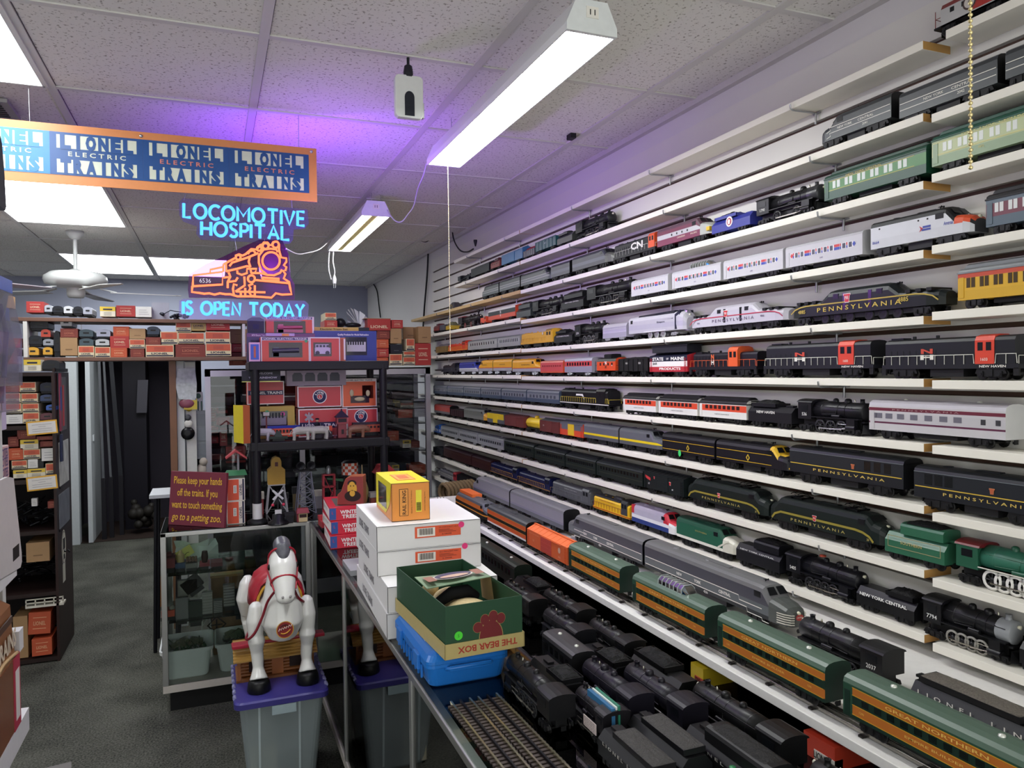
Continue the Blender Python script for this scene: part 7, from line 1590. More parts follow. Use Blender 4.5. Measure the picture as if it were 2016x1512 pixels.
t=thing('toy_conductor','toy conductor figure in a dark uniform on the middle rack shelf','figurine',tuple(on_y(625,858,RY0+.10)),0);t.location.z=zm+.02;m=MB();m.loft([[(x*k,y*k*.6,z)for x,y in((-.016,0),(0,-.014),(.016,0),(0,.014))]for z,k in((0,.9),(.03,.95),(.055,1.05),(.066,.5))]);m.build('coat',M('#17172a'),t);MB().ball((0,0,.074),.008).build('head',M('#c99a7e'),t);MB().lathe([(.011,0),(.010,.008),(.0001,.009)],(0,0,.079),10).build('cap',M('#15152a'),t);B(-.02,.02,-.016,.016,-.02,.0).build('base',M('#3a3046'),t)
def toy_animal(px,py,y,label,col,s=1.0,flip=1,spots=False):
 t=thing('toy_animal',label,'toy animal',tuple(on_y(px,py,y)),0);t.location.z=zm;f=flip*s
 m=MB();pts=[(-.030*f,0,.030*s),(-.012*f,0,.033*s),(.012*f,0,.033*s),(.028*f,0,.034*s),(.037*f,0,.030*s),(.046*f,0,.022*s)]
 m.tube(pts,[.010*s,.015*s,.014*s,.012*s,.010*s,.006*s],10)
 for x,y_ in((-.026,-.006),(-.024,.007),(.02,-.006),(.022,.007)):m.tube([(x*f,y_*s,.028*s),(x*f+.001,y_*s,.012*s),(x*f-.001,y_*s,.0)],[.0075*s,.0055*s,.006*s],8)
 m.tube([(-.034*f,0,.033*s),(-.042*f,0,.018*s)],.002*s,6)
 for q in(-1,1):m.ball((.033*f,q*.007*s,.040*s),(.003*s,.004*s,.005*s),6,5)
 o=m.build('body',M(col,.5,0,.15,30),t);r=o.modifiers.new('r','REMESH');r.mode='VOXEL';r.voxel_size=.0016*s;r.use_smooth_shade=True
 MB().ball((.044*f,0,.024*s),(.004*s,.004*s,.004*s),6,5).build('muzzle',M('#d5cfc6' if spots else col),t)
 return t
toy_animal(594,858,RY0+.02,'grey toy animal on the middle rack shelf, left of two','#a3a09c',1.5)
toy_animal(628,858,RY0+.02,'grey toy animal on the middle rack shelf, right of two','#a3a09c',1.5,-1)
toy_animal(703,857,RY0+.02,'brown toy cow with a white muzzle at the right of the middle rack shelf','#7a5442',1.5,1,True)
toy_animal(516,855,RY0+.06,'white and grey toy horse at the left of the middle rack shelf','#a9a2b0',1.4,1)
t=thing('toy_jeep','white and orange toy truck behind the grey animals','toy',tuple(on_y(640,850,RY0+.12)),0);t.location.z=zm+.03;B(-.035,.035,-.015,.015,.006,.018).build('body',M('#d5d0c4'),t);B(-.01,.02,-.014,.014,.018,.03).build('cab',M('#d9d4c8'),t);B(.02,.036,-.016,.016,.006,.032).build('orange_part',M('#c9402a'),t);B(-.036,.036,-.016,.016,-.03,0).build('stand',M('#3a2a3a'),t)
for x in(-.02,.02):inst('wheel',('jw',),lambda:MB().cyl((0,-.017,0),(0,.017,0),.007,n=12),BLK,t,(x,0,.004))
t=thing('toy_watch_tower','maroon toy crossing tower with a peaked roof and ladder','toy building',tuple(on_y(673,857,RY0+.07)),0);t.location.z=zm;B(-.022,.022,-.02,.02,0,.075).build('base',M('#7a2a36'),t);B(-.029,.029,-.027,.027,.075,.11).build('cabin',M('#8a2e3a'),t);B(-.022,.022,-.0285,-.026,.084,.104).build('window',M('#2a1a2a'),t);MB().loft([[(-.036,-.034,.11),(.036,-.034,.11),(.036,.034,.11),(-.036,.034,.11)],[(-.004,-.004,.145),(.004,-.004,.145),(.004,.004,.145),(-.004,.004,.145)]]).cyl((0,0,.14),(0,0,.155),.004,n=6).build('roof',M('#3a2c44'),t)
B(-.005,.008,-.0212,-.019,.02,.045).build('door',M('#2a1a22'),t);m=MB()
for q in(-.034,-.026):m.tube([(q-.012,-.03,0),(q,-.024,.08)],.0016,5)
for k in range(7):m.tube([(-.046+.0017*k+.0,-.03,.006+.011*k),(-.037+.0017*k,-.03,.006+.011*k)],.0012,4)
m.build('ladder',M('#6a2630'),t)
t=thing('toy_coach','rust-red toy passenger coach at the right of the middle rack shelf','toy train',tuple(on_y(722,852,RY0+.13)),0);t.location.z=zm+.012;B(-.075,.075,-.022,.022,.008,.05).build('body',M('#a8452e'),t);B(-.078,.078,-.024,.024,.05,.062).build('roof',M('#3a2c3e'),t);m=MB()
for k in range(7):m.box(-.065+.02*k,-.053+.02*k,-.023,.023,.03,.042)
m.build('window_row',M('#2a1a1e'),t);B(-.06,.06,-.018,.018,-.012,.008).build('truck',BLK,t)
t=thing('toy_lamp_post','toy signal post with a pale box top at the left of the middle rack shelf','toy',tuple(on_y(525,856,RY0+.09)),0);t.location.z=zm;MB().cyl((0,0,0),(0,0,.13),.004,n=8).build('post',M('#6a2a30'),t);B(-.015,.015,-.01,.01,.13,.148).build('box',M('#b9aeb0'),t);MB().ball((0.004,0,.15),(.01,.008,.008)).build('green_cap',M('#3f8a5a'),t)
# ---- on the case under the rack ---
zc=ZT+.0006
def base_at(px,py):p=on_z(px,py,ZT);return(p.x,p.y,zc)
t=thing('toy_water_tower','yellow toy tower house on white lattice legs','toy structure',base_at(545,1008));s=1
m=MB()
for a in(-1,1):
 for b_ in(-1,1):m.tube([(a*.055,b_*.04,0),(a*.038,b_*.028,.15)],.004,5)
m.tube([(-.055,-.04,.0),(.038,-.028,.15)],.003,5);m.tube([(.055,-.04,0),(-.038,-.028,.15)],.003,5);m.box(-.045,.045,-.035,.035,.15,.156);m.build('legs',M('#b9b6c0',.4),t)
MB().prism([(-.045,.156),(.045,.156),(.045,.235),(.026,.252),(.026,.282),(.018,.30),(0,.308),(-.018,.30),(-.026,.282),(-.026,.252),(-.045,.235)],'y',-.032,.032).build('house',M('#c79a3e'),t);B(-.008,.008,-.034,-.03,.255,.278).build('window',M('#5a1c24'),t)
t=thing('floodlight_tower','grey lattice toy tower with twin floodlights','toy structure',base_at(602,1008));m=MB();hh=.225;kk=lambda z:.05-.022*z/hh
for a in(-1,1):
 for b_ in(-1,1):m.tube([(a*kk(0),b_*kk(0),0),(a*kk(hh),b_*kk(hh),hh)],.0038,5)
for i in range(4):
 z0,z1=hh*i/4,hh*(i+1)/4
 for b_ in(-1,1):
  m.tube([(-kk(z0),b_*kk(z0),z0),(kk(z1),b_*kk(z1),z1)],.0024,4);m.tube([(kk(z0),b_*kk(z0),z0),(-kk(z1),b_*kk(z1),z1)],.0024,4);m.tube([(-kk(z1),b_*kk(z1),z1),(kk(z1),b_*kk(z1),z1)],.0024,4)
m.build('lattice',M('#77778a',.4,.3),t);B(-.06,.06,-.03,.03,hh,hh+.008).build('platform',M('#1d1d26'),t)
for q in(-1,1):MB().lathe([(.010,0.02),(.024,-.02),(.024,-.028),(.019,-.028),(.0001,-.018)],(q*.028,-.02,hh+.034),16,0,'y').build('floodlight',M('#23232c',.3,.4),t)
t=thing('toy_newsstand','little cream newsstand with a red roof','toy building',base_at(596,1026));B(-.022,.022,-.02,.02,0,.045).build('booth',M('#c9b48a'),t);B(-.018,.018,-.0212,-.019,.022,.038).build('window',M('#3a2426'),t);MB().loft([[(-.032,-.03,.045),(.032,-.03,.045),(.032,.03,.045),(-.032,.03,.045)],[(-.026,-.012,.068),(.026,-.012,.068),(.026,.012,.068),(-.026,.012,.068)]]).build('roof',M('#8a2a34'),t);B(-.03,-.022,-.022,.022,0,.045).build('side_wall',M('#7a2630'),t)
t=thing('crossing_signal','black toy crossing signal with red lamps on a round base','toy',base_at(548,1032));MB().lathe([(.052,0),(.05,.012),(.03,.022),(.028,.05),(.014,.055)],n=20).build('base',M('#15151a',.35),t);MB().cyl((0,0,.05),(0,0,.17),.004,n=8).build('post',M('#2a2a30'),t)
m=MB();m.box(-.034,.034,-.003,.003,-.005,.005,0,Matrix.Translation((0,-.006,.15))@Matrix.Rotation(.75,4,'Y'));m.box(-.034,.034,-.003,.003,-.005,.005,0,Matrix.Translation((0,-.009,.15))@Matrix.Rotation(-.75,4,'Y'));m.build('crossboard',M('#c4c4ca'),t)
for q in(-1,1):MB().ball((q*.026,-.012,.10),.008).build('lamp',M('#c22c4a',.2),t)
B(-.016,.016,-.012,-.009,.05,.075).build('stop_plate',M('#c9c8cc'),t)
t=thing('checkered_tank','orange and white checkered toy tank on a black frame','toy structure',base_at(690,1000));m=MB()
for a in range(4):an=a*PI/2+.5;m.tube([(.05*math.cos(an),.05*math.sin(an),0),(.04*math.cos(an),.04*math.sin(an),.18)],.005,5)
m.lathe([(.048,.18),(.048,.19)],n=16);m.build('frame',M('#18181c'),t);m=MB();n=16
for k in range(4):
 for i in range(n):
  a0,a1=2*PI*i/n,2*PI*(i+1)/n;z0,z1=.19+.0165*k,.19+.0165*(k+1)
  m.add([(.046*math.cos(a0),.046*math.sin(a0),z0),(.046*math.cos(a1),.046*math.sin(a1),z0),(.046*math.cos(a1),.046*math.sin(a1),z1),(.046*math.cos(a0),.046*math.sin(a0),z1)],[(0,1,2,3)],(i+k)%2)
m.build('tank',[M('#c44a2c'),M('#d6cfca')],t);MB().lathe([(.048,.256),(.03,.268),(.0001,.272)],n=16).build('tank_lid',M('#26222c'),t)
t=thing('brass_lamp','brass bulb-shaped ornament with a thin neck on a black block','ornament',base_at(714,1010));B(-.034,.034,-.034,.034,0,.055).build('base',M('#18161a'),t);MB().lathe([(.022,.055),(.026,.065),(.034,.10),(.034,.13),(.024,.165),(.008,.19),(.006,.20),(.013,.203),(.013,.208),(.003,.21),(.002,.262),(.0001,.263)],n=20).build('bulb',M('#b5a268',.35,.45,.1,20),t)
t=thing('red_gantry','red toy girder tower behind the wooden face block','toy structure',base_at(648,1005));m=MB()
for a in(-1,1):
 for b_ in(-1,1):m.box(a*.03-.004,a*.03+.004,b_*.02-.004,b_*.02+.004,0,.20)
for z in(.06,.13,.196):m.box(-.034,.034,-.024,.024,z,z+.007)
m.tube([(-.03,-.022,0),(.03,-.022,.13)],.003,4);m.tube([(.03,-.022,.06),(-.03,-.022,.2)],.003,4);m.build('girders',M('#9a2434',.4),t);MB().lathe([(.012,.204),(.014,.22),(.008,.245),(.0001,.25)],n=10).build('lamp',M('#8a8c92',.3,.5),t)
t=thing('red_roof_house','toy house with a bright red roof behind the yellow box','toy building',base_at(757,990));B(-.05,.05,-.035,.035,0,.185).build('walls',M('#4a3a36'),t);MB().prism([(-.066,.18),(.066,.18),(.02,.225),(-.03,.225)],'y',-.05,.05).build('roof',M('#b22a38'),t)
t=thing('toy_crane','green toy crane arm above the wooden face block','toy',base_at(665,1000));B(-.03,.03,-.02,.02,0,.10).build('base',M('#2a3a34'),t);MB().loft([[(-.055,-.012,.165),(-.055,.012,.165),(-.055,.012,.172),(-.055,-.012,.172)],[(.055,-.02,.145),(.055,.02,.145),(.055,.02,.158),(.055,-.02,.158)]]).build('arm',M('#3f7a56'),t);MB().cyl((0,0,.1),(0,0,.155),.005,n=6).build('mast',M('#2a3a34'),t)
t=thing('red_toy_engine','small red toy engine on the corner of the glass counter','toy train',(.50,3.76,zc),PI/2+.05);B(-.05,.05,-.02,.02,.012,.04).build('body',M('#a8323a'),t);B(.01,.05,-.022,.022,.04,.06).build('cab',M('#b23840'),t);B(-.045,.045,-.018,.018,0,.012).build('truck',BLK,t)
rnd=random.Random(31)
for i,(px,py,hgt,col,lab)in enumerate(((512,1012,.12,'#8a2c34','red and white toy post behind the rack leg'),(560,1002,.09,'#4a4450','grey toy shed beside the floodlight tower'),(625,1000,.10,'#8a8690','stack of pale toy barrels beside the floodlight tower'),(738,1000,.09,'#9a4a3a','cream and red toy stand beside the brass ornament'),(584,1000,.12,'#6a5a3c','tan toy crate behind the newsstand'),(570,1028,.05,'#23222a','low black toy accessory beside the crossing signal'))):
 t=thing('toy_accessory',lab,'toy',base_at(px,py));w=rnd.uniform(.018,.03);B(-w,w,-w,w,0,hgt*.7).build('body',M(col),t);B(-w*1.2,w*1.2,-w*1.2,w*1.2,hgt*.7,hgt).build('top',M('#b9b2ac' if i in(0,2,3)else '#2a2830'),t)
 # ---- dark red hands-off sign and the boxes beside it ---
a=on_z(331,1033,ZT);b=on_z(441,1040,ZT);ang=math.atan2(b.y-a.y,b.x-a.x);w=(b-a).length;h=.272
t=thing('hands_off_sign','dark red wooden sign asking visitors to keep hands off the trains','sign',(a.x,a.y,zc),ang);t.rotation_euler.x=-.10
B(0,w,0,.016,0,h).build('board',M('#74283a',.4,0,.06,10),t,bevel=.002);m=MB();YEL=M('#e6b53c',.4)
for k,(s,fw)in enumerate((('Please keep your hands',.86),('off the trains. If you',.72),('want to touch something',.90),('go to a petting zoo.',.88))):m.text(s,(w*.5,-.0012,h*(.84-.225*k)),(1,0,0),(0,0,1),.052,0,w*fw,bold=.01,shear=.18 if k==3 else 0)
m.build('lettering',YEL,t)
for i,(y0,y1,lab)in enumerate(((992,1040,'lower of two orange and white boxes standing beside the hands-off sign'),(945,991,'upper of two orange and white boxes standing beside the hands-off sign'))):
 Y=4.06;a=on_y(447,y1,Y);b=on_y(482,y0,Y);w,h=b.x-a.x,b.z-a.z;z=zc if i==0 else zz2
 t=thing('orange_white_box',lab,'box',(a.x,Y,z),0,'orange and white boxes by the sign');B(0,w,0,.1,0,h).build('body',M('#d6cdc4'),t,bevel=.001);m=MB();m.box(.004,w*.66,-.0008,0,.004,h-.004,0);m.box(w*.86,w*.95,-.0008,0,.003,h-.003,1);m.text('LIONEL',(w*.76,-.001,h*.5),(0,0,1),(-1,0,0),.018,1,h*.5,bold=.02);m.box(w*.36,w*.54,-.0014,0,h*.35,h*.7,2)
 for k in range(8):m.box(w*.38,w*.52,-.0018,0,h*(.38+.038*k),h*(.395+.038*k),1)
 m.build('print',[M('#cf4a2c'),M('#23224a'),M('#e3ddd6')],t);zz2=z+h+.001
p=(t.location.x+.045,4.11,zz2+h+.0012-h)
zt2=zz2
t=thing('toy_station_roof','toy shelter with a green roof on top of the two boxes','toy building',(t.location.x+.046,4.11,zt2),0);B(-.04,.04,-.03,.03,0,.014).build('base',M('#4a5a4a'),t);MB().loft([[(-.054,-.045,.014),(.054,-.045,.014),(.054,.045,.014),(-.054,.045,.014)],[(-.045,-.02,.036),(.045,-.02,.036),(.045,.02,.036),(-.045,.02,.036)]]).build('roof',M('#3d7a52'),t);MB().cyl((.012,0,.03),(.012,0,.12),.006,n=8).build('post',M('#8a8690'),t)
MB().prism([(-.05,.105),(0,.145),(.055,.10),(.052,.094),(0,.132),(-.047,.098)],'y',-.03,.03).build('red_roof',M('#b23a42'),t)
# ==== blue-lidded tote, log cabin and toy horse
TX0,TX1,TYA,TYB,TZ=.062,.405,3.02,3.45,.40
t=thing('storage_tote','clear plastic tote with a blue lid under the toy horse','storage bin',((TX0+TX1)/2,(TYA+TYB)/2,0));a,b=(TX1-TX0)/2,(TYB-TYA)/2
secs=[[(x,y,z)for x,y in rr(-a+e,a-e,-b+e,b-e,.03)]for z,e in((0,.05),(.01,.045),(.37,.012),(.375,.006),(.382,.006))]
m=MB();m.loft(secs,caps=False);m.add(secs[0],[tuple(range(len(secs[0])))]);m.build('body',GL('#e4eaec',.15,1.35,.5,'#b4c0c4'),t)
m=MB()
for x in(-.09,.06):m.add([(x,-b+.0415,.02),(x+.008,-b+.0415,.02),(x+.008,-b+.011,.37),(x,-b+.011,.37)],[(0,1,2,3)])
m.build('ribs',M('#b9c6ca',.3),t)
secs=[[(x,y,z)for x,y in rr(-a-e,a+e,-b-e,b+e,.03)]for z,e in((.372,.0),(.372,.006),(.392,.006),(.398,.0),(.3985,-.02))]
MB().loft(secs).build('lid',M('#3a357e',.35,0,.08,20),t)
m=MB();m.box(-.04,.05,-b-.006,-b+.0,.335,.370);m.build('lid_tab',M('#9fb0b6',.3),t)
m=MB()
for s in(-1,1):
 for k in range(7):m.cyl((s*(a+.002),-b+.05+k*.055,.398),(s*(a+.002),-b+.075+k*.055,.398),.007,n=8)
m.build('hinge',M('#8a8ab0',.35),t)
m=MB();m.box(-.12,-.02,-.17,.1,.012,.2);m.build('contents',M('#cfc9ae',.6),t)
# log cabin
t=thing('toy_log_cabin','wooden toy log cabin with a plank roof between the horse legs','toy building',((TX0+TX1)/2-.008,3.305,TZ-.001));LOG=M('#8a5226',.5,0,.25,25)
B(-.155,.155,-.085,.085,0,.01).build('floor',M('#7a4a26'),t);m=MB()
for k in range(6):m.cyl((-.135,-.055,.018+.013*k),(.135,-.055,.018+.013*k),.0072,n=8);m.cyl((-.135,.07,.018+.013*k),(.135,.07,.018+.013*k),.0072,n=8)
for s in(-1,1):
 for k in range(6):m.cyl((s*.13,-.06,.0245+.013*k),(s*.13,.075,.0245+.013*k),.0072,n=8)
m.build('log_wall',LOG,t);
for x in(-.075,.085):B(x-.03,x+.03,-.064,-.06,.03,.085).build('window',M('#2a1510'),t)
B(-.015,.03,-.066,-.06,.01,.085).build('door',M('#9a5a2a'),t);m=MB()
for s,n_ in((-1,7),(1,7)):
 for k in range(n_):
  u0,u1=k/n_,(k+1)/n_;y0,y1=s*(.10-.095*u0),s*(.10-.095*u1);z0,z1=.088+.06*u0,.088+.06*u1
  m.add([(-.165,y0,z0+.004),(.165,y0,z0+.004),(.165,y1,z1),(-.165,y1,z1),(-.165,y0,z0-.002),(.165,y0,z0-.002),(.165,y1,z1-.006),(-.165,y1,z1-.006)],[(0,1,2,3),(7,6,5,4),(0,4,5,1),(1,5,6,2),(2,6,7,3),(3,7,4,0)])
m.build('plank_roof',M('#a8803c',.55,0,.2,30),t)
for x in(-.145,.145):B(x-.006,x+.006,-.09,-.078,.01,.09).build('porch_post',LOG,t)
# toy horse
HW=M('#dddcd8',.28,0,.04,8,0,.4)
t=thing('toy_horse','white metal toy riding horse with red saddle standing on the blue tote lid','toy horse',(.243,3.175,TZ+.0),.05)
def org(name,m,mat,vox,sm=6):
 o=m.build(name,mat,t);r=o.modifiers.new('remesh','REMESH');r.mode='VOXEL';r.voxel_size=vox;r.use_smooth_shade=True
 s_=o.modifiers.new('smooth','SMOOTH');s_.factor=.5;s_.iterations=sm
 return o
m=MB()
m.tube([(0,.36,.29),(0,.32,.305),(0,.22,.305),(0,.08,.30),(0,-.02,.295),(0,-.06,.285)],[.06,.088,.083,.082,.085,.055],16)
m.tube([(0,-.045,.20),(0,-.055,.26),(0,-.04,.33),(0,-.03,.40),(0,-.045,.47),(0,-.06,.515)],[.055,.082,.078,.062,.05,.043],16)
m.tube([(0,-.055,.545),(0,-.068,.535),(0,-.095,.49),(0,-.125,.43),(0,-.15,.385),(0,-.158,.368)],[.026,.048,.054,.044,.036,.024],16)
for q in(-1,1):m.ball((q*.034,-.075,.50),(.02,.026,.042),10,8)
m.ball((0,-.160,.383),(.037,.025,.026),12,8);m.ball((0,.0,.24),(.075,.09,.055),14,10)
org('body',m,HW,.0055,7)
def leg(sx,y,front):
 m=MB();x=sx*.098;tx=sx*(.094 if front else.09)
 if front:
  m.tube([(x,y,.345),(x,y,.33),(x*1.03,y,.27),(x*1.02,y-.004,.20)],[.012,.026,.035,.028],14)
  m.tube([(x*1.02,y-.004,.215),(x,y-.006,.19),(x,y-.002,.15)],[.028,.034,.024],14)
 else:
  m.tube([(x,y,.37),(x,y,.34),(x*1.04,y,.27),(x*1.02,y+.02,.20)],[.014,.034,.046,.030],14)
  m.tube([(x*1.02,y+.02,.21),(x,y+.035,.17),(x,y+.02,.13)],[.03,.028,.02],14)
 e=0 if front else.02
 m.tube([(x,y+e,.16),(tx,y+e-.004,.11),(tx,y+e-.008,.085),(tx,y-.016+e,.06),(tx,y-.024+e,.042)],[.025,.0235,.021,.029,.037],14)
 o=org('leg',m,HW,.0045,4)
 h=MB();h.lathe([(.043,0),(.046,.006),(.041,.034),(.036,.045),(.0001,.046)],(tx,y-.028+e,.0),18);h.build('hoof',M('#121214',.4),o)
for sx in(-1,1):leg(sx,-.03,True);leg(sx,.30,False)
RED=M('#a81c30',.35,0,.08,20)
m=MB();secs=[]
for k in range(9):
 y=.02+.24*k/8;w_=.092+.012*math.sin(PI*k/8);lo=.20+.05*math.cos(k/8*PI*2)
 secs.append([(w_*math.cos(a_)*1.04,y,.31+(w_*math.sin(a_)if math.sin(a_)>0 else(.31-lo)*math.sin(a_))*(1.06 if 2<k<6 else 1.0)+(.018 if k in(0,1,7,8)and math.sin(a_)>.6 else 0))for a_ in[(-.35+1.7*i/10)*PI/1.0*.76+.0 for i in range(11)]])
m.loft(secs,closed=False,caps=False,sm=True);o=m.build('saddle',RED,t);sd=o.modifiers.new('s','SOLIDIFY');sd.thickness=.006
m=MB();m.tube([(-.089*c_,.02+0,.31+.1*s_)for c_,s_ in[(math.cos(k*PI/8),math.sin(k*PI/8))for k in range(9)]],.006,6);m.build('saddle_trim',M('#c9962e',.35),t)
# bridle and reins
m=MB()
def ring(c,rx,rz,ty,r,n=20):m.tube([(c[0]+rx*math.cos(2*PI*k/n),c[1]+ty*math.sin(2*PI*k/n),c[2]+rz*math.sin(2*PI*k/n))for k in range(n)],r,6,0,True)
ring((0,-.118,.435),.049,.035,-.036,.0045);ring((0,-.072,.530),.050,.040,-.038,.0045)
for q in(-1,1):m.tube([(q*.048,-.06,.53),(q*.058,-.08,.48),(q*.050,-.11,.445),(q*.040,-.145,.41)],.0036,6)
m.build('bridle',RED,t);m=MB()
m.tube(curve([(-.036,-.13,.405),(-.06,-.10,.36),(-.08,-.09,.30),(-.105,-.085,.245),(-.128,-.07,.215),(-.135,-.02,.205),(-.105,.04,.24)]),.0052,7);m.build('rein',M('#7a1424',.4),t);m=MB()
m.tube(curve([(.036,-.13,.405),(.055,-.09,.36),(.08,-.06,.33),(.095,0,.31),(.098,.05,.30)]),.0052,7);m.build('rein',M('#7a1424',.4),t)
GRYM=M('#55555c',.35,0,.5,60)
m=MB();m.tube([(0,-.124,.50),(0,-.114,.53),(0,-.09,.56),(0,-.065,.572),(0,-.02,.55),(0,.005,.48),(0,.02,.40),(0,.03,.36)],[.008,.022,.034,.034,.028,.022,.02,.012],12);org('mane',m,GRYM,.005,3)
m=MB();m.tube([(0,.38,.33),(0,.42,.30),(0,.43,.2)],[.018,.026,.01],10);m.build('tail',GRYM,t)
for q in(-1,1):
 MB().ball((q*.053,-.098,.492),(.006,.010,.012),10,8).build('eye',M('#1a1210',.15),t);MB().ball((q*.014,-.184,.392),(.005,.004,.006),8,6).build('nostril',M('#9a9694'),t)
m=MB();m.tube([(-.016,-.179,.370),(0,-.184,.368),(.016,-.179,.370)],.0016,5);m.build('mouth',M('#8a8684'),t)
m=MB();y=-.139
for k,(r_,mi)in enumerate(((.033,0),(.030,1))):m.disc((-.002,y-.0006*k,.252),r_,(0,-1,.04),24,mi)
m.tube([(-.026+.0045*k,y-.002,.252+.0012*k+(.006 if k%2 else-.002))for k in range(12)],.0016,5,2);m.tube([(-.018+.006*k,y-.002,.237+.0009*(k-2)**2)for k in range(7)],.0026,5,0);m.tube([(-.02+.005*k,y-.002,.264+.008*math.sin(PI*k/7))for k in range(7)],.0018,5,3);m.build('chest_badge',[M('#c9922a'),M('#7c1a1a'),M('#e6cfc4'),M('#3a1414')],t)
m=MB();m.tube([(-.165,.07,.145),(.165,.07,.145)],.007,8);m.build('foot_bar',M('#8a1a2c',.35),t)
for q in(-1,1):B(q*.15-.034,q*.15+.034,.045,.095,.139,.155).build('foot_rest',M('#a81c34',.35),t,bevel=.004)
# ==== inside the front glass case
SZ1=on_y(330,1128,4.08).z
tag(B(CX0+.03,CX0+.44,CY0+.03,CY1-.03,SZ1-.007,SZ1).build('glass_shelf',GL('#bfe0d2',.02,1.5,.12,'#4a6a5e')),'glass shelf with small freight cars inside the front case','shelf')
IN=' inside the front glass case'
yc=CY0+.06
def fcar(px0,px1,pyt,lab,col,extra=None,py1=1127):
 a=on_y(px0,py1,yc);b=on_y(px1,pyt,yc);w,h=b.x-a.x,b.z-SZ1
 t=thing('freight_car',lab+IN,'model train',((a.x+b.x)/2,yc,SZ1+.0006),0,'freight cars on the glass shelf');return t,w,h
t,w,h=fcar(321,344,1091,'dark red caboose at the left','');B(-w/2,w/2,0,.09,h*.28,h*.78).build('body',M('#6a1c24'),t);B(-w*.55,w*.55,-.004,.094,h*.78,h*.86).build('roof',M('#4a1c20'),t);B(-w*.2,w*.2,.02,.07,h*.86,h).build('cupola',M('#5a1c22'),t);B(-w*.45,w*.45,.01,.08,0,h*.28).build('truck',BLK,t)
t,w,h=fcar(345,364,1086,'blue flat car carrying a tan vat','');B(-w/2,w/2,0,.09,h*.2,h*.42).build('body',M('#1f3a5e'),t);MB().lathe([(w*.42,h*.42),(w*.42,h*.75),(w*.34,h*.82),(w*.2,h*.86),(w*.2,h*.95),(.0001,h)],(0,.045,0),16).build('vat',M('#a0905e'),t);B(-w*.45,w*.45,.01,.08,0,h*.2).build('truck',BLK,t)
t,w,h=fcar(366,388,1098,'grey car loaded with brown barrels','');B(-w/2,w/2,0,.09,h*.25,h*.6).build('body',M('#6a6a66'),t);m=MB()
for k in range(4):m.cyl((-w*.38+w*.25*k,.005,h*.8),(-w*.38+w*.25*k,.08,h*.8),w*.12,n=8)
m.build('barrels',M('#5a3a2a'),t);B(-w*.45,w*.45,.01,.08,0,h*.25).build('truck',BLK,t)
t,w,h=fcar(396,410,1088,'dark red car with a brown barrel upright','');B(-w*.7,w*.7,0,.09,h*.2,h*.34).build('body',M('#7a1c2a'),t);MB().lathe([(w*.36,h*.34),(w*.46,h*.6),(w*.46,h*.7),(w*.36,h)],(0,.045,0),14).build('barrel',M('#3a2420'),t);B(-w*.5,w*.5,.01,.08,0,h*.2).build('truck',BLK,t)
t,w,h=fcar(417,438,1104,'dark red car beside the cardboard box','');B(-w*.6,w*.5,0,.09,h*.3,h*.8).build('body',M('#5a1a26'),t);B(-w*.5,w*.4,.01,.08,0,h*.3).build('truck',BLK,t)
t=thing('yellow_note','yellow sticky note on the freight cars'+IN,'note',tuple(on_y(362,1085,yc+.08)));t.location.z=SZ1+.075;t.rotation_euler=(.35,-.5,.2);B(-.045,.045,0,.001,-.03,.03).build('sheet',M('#d9df7a',.6),t);MB().tube([(.0,-.001,-.01),(.012,-.0015,-.004),(.024,-.001,-.008)],.0012,4).build('pen_mark',M('#33331c'),t)
t=thing('crumpled_bag','crumpled pale green plastic behind the freight cars'+IN,'bag',(on_y(385,1095,yc+.12).x,yc+.13,SZ1+.001));m=MB();rnd=random.Random(2)
vs=[(u*.10+rnd.uniform(-.01,.01),rnd.uniform(-.02,.02),.07+v*.05+rnd.uniform(-.014,.014))for v in(-1,-.3,.4,1)for u in(-1,-.6,-.2,.2,.6,1)]
m.add(vs,[(j*6+i,j*6+i+1,j*6+i+7,j*6+i+6)for j in range(3)for i in range(5)]);m.build('plastic',M('#c3d3cb',.35),t)
KR=M('#7d5c3a',.7,0,.1,10)
a=on_y(418,1282,CY0+.345);b=on_y(478,1132,CY0+.345)
t=thing('cardboard_box','brown cardboard box standing'+IN,'box',(a.x,CY0+.345,.136));w=b.x-a.x;h=b.z-.136
B(0,w,0,.07,0,h).build('body',KR,t);B(-.004,w+.004,-.004,.07,h,h+.012).build('tape_edge',M('#a07c50'),t)
for i,(x0,y0,x1,y1,col,lab)in enumerate(((350,1140,388,1180,'#77756e','grey panel hanging'),(346,1176,370,1222,'#6a6a6c','grey car standing on end, first'),(372,1182,398,1226,'#1f302a','dark green car standing on end'),(398,1165,418,1210,'#8f8e8a','pale slatted car standing on end'),(440,1150,462,1195,'#6f6d6a','grey slatted car standing before the cardboard'),(420,1180,438,1208,'#5a5a5c','dull grey car beside the slatted one'),(370,1142,408,1172,'#2a2a2c','dark engine lying at an angle'),(462,1160,482,1212,'#26282e','black car standing before the cardboard'))):
 Y=CY0+(.13 if i==0 else.07+.01*i);a=on_y(x0,y1,Y);b=on_y(x1,y0,Y);t=thing('stored_car',lab+IN,'model train',(a.x,Y,a.z),0,'loose cars inside the front case');w,h=b.x-a.x,b.z-a.z
 B(0,w,0,.03,0,h).build('body',M(col,.45),t)
 if i:B(w*.1,w*.9,-.006,.0,-.02,.0).build('truck',BLK,t)
 if 'slatted' in lab:
  m=MB()
  for k in range(7):m.box(.002,w-.002,-.003,0,h*(.06+.13*k),h*(.11+.13*k))
  m.build('slats',M('#a3a29e'),t)
 if 'engine' in lab:t.rotation_euler.y=-.6
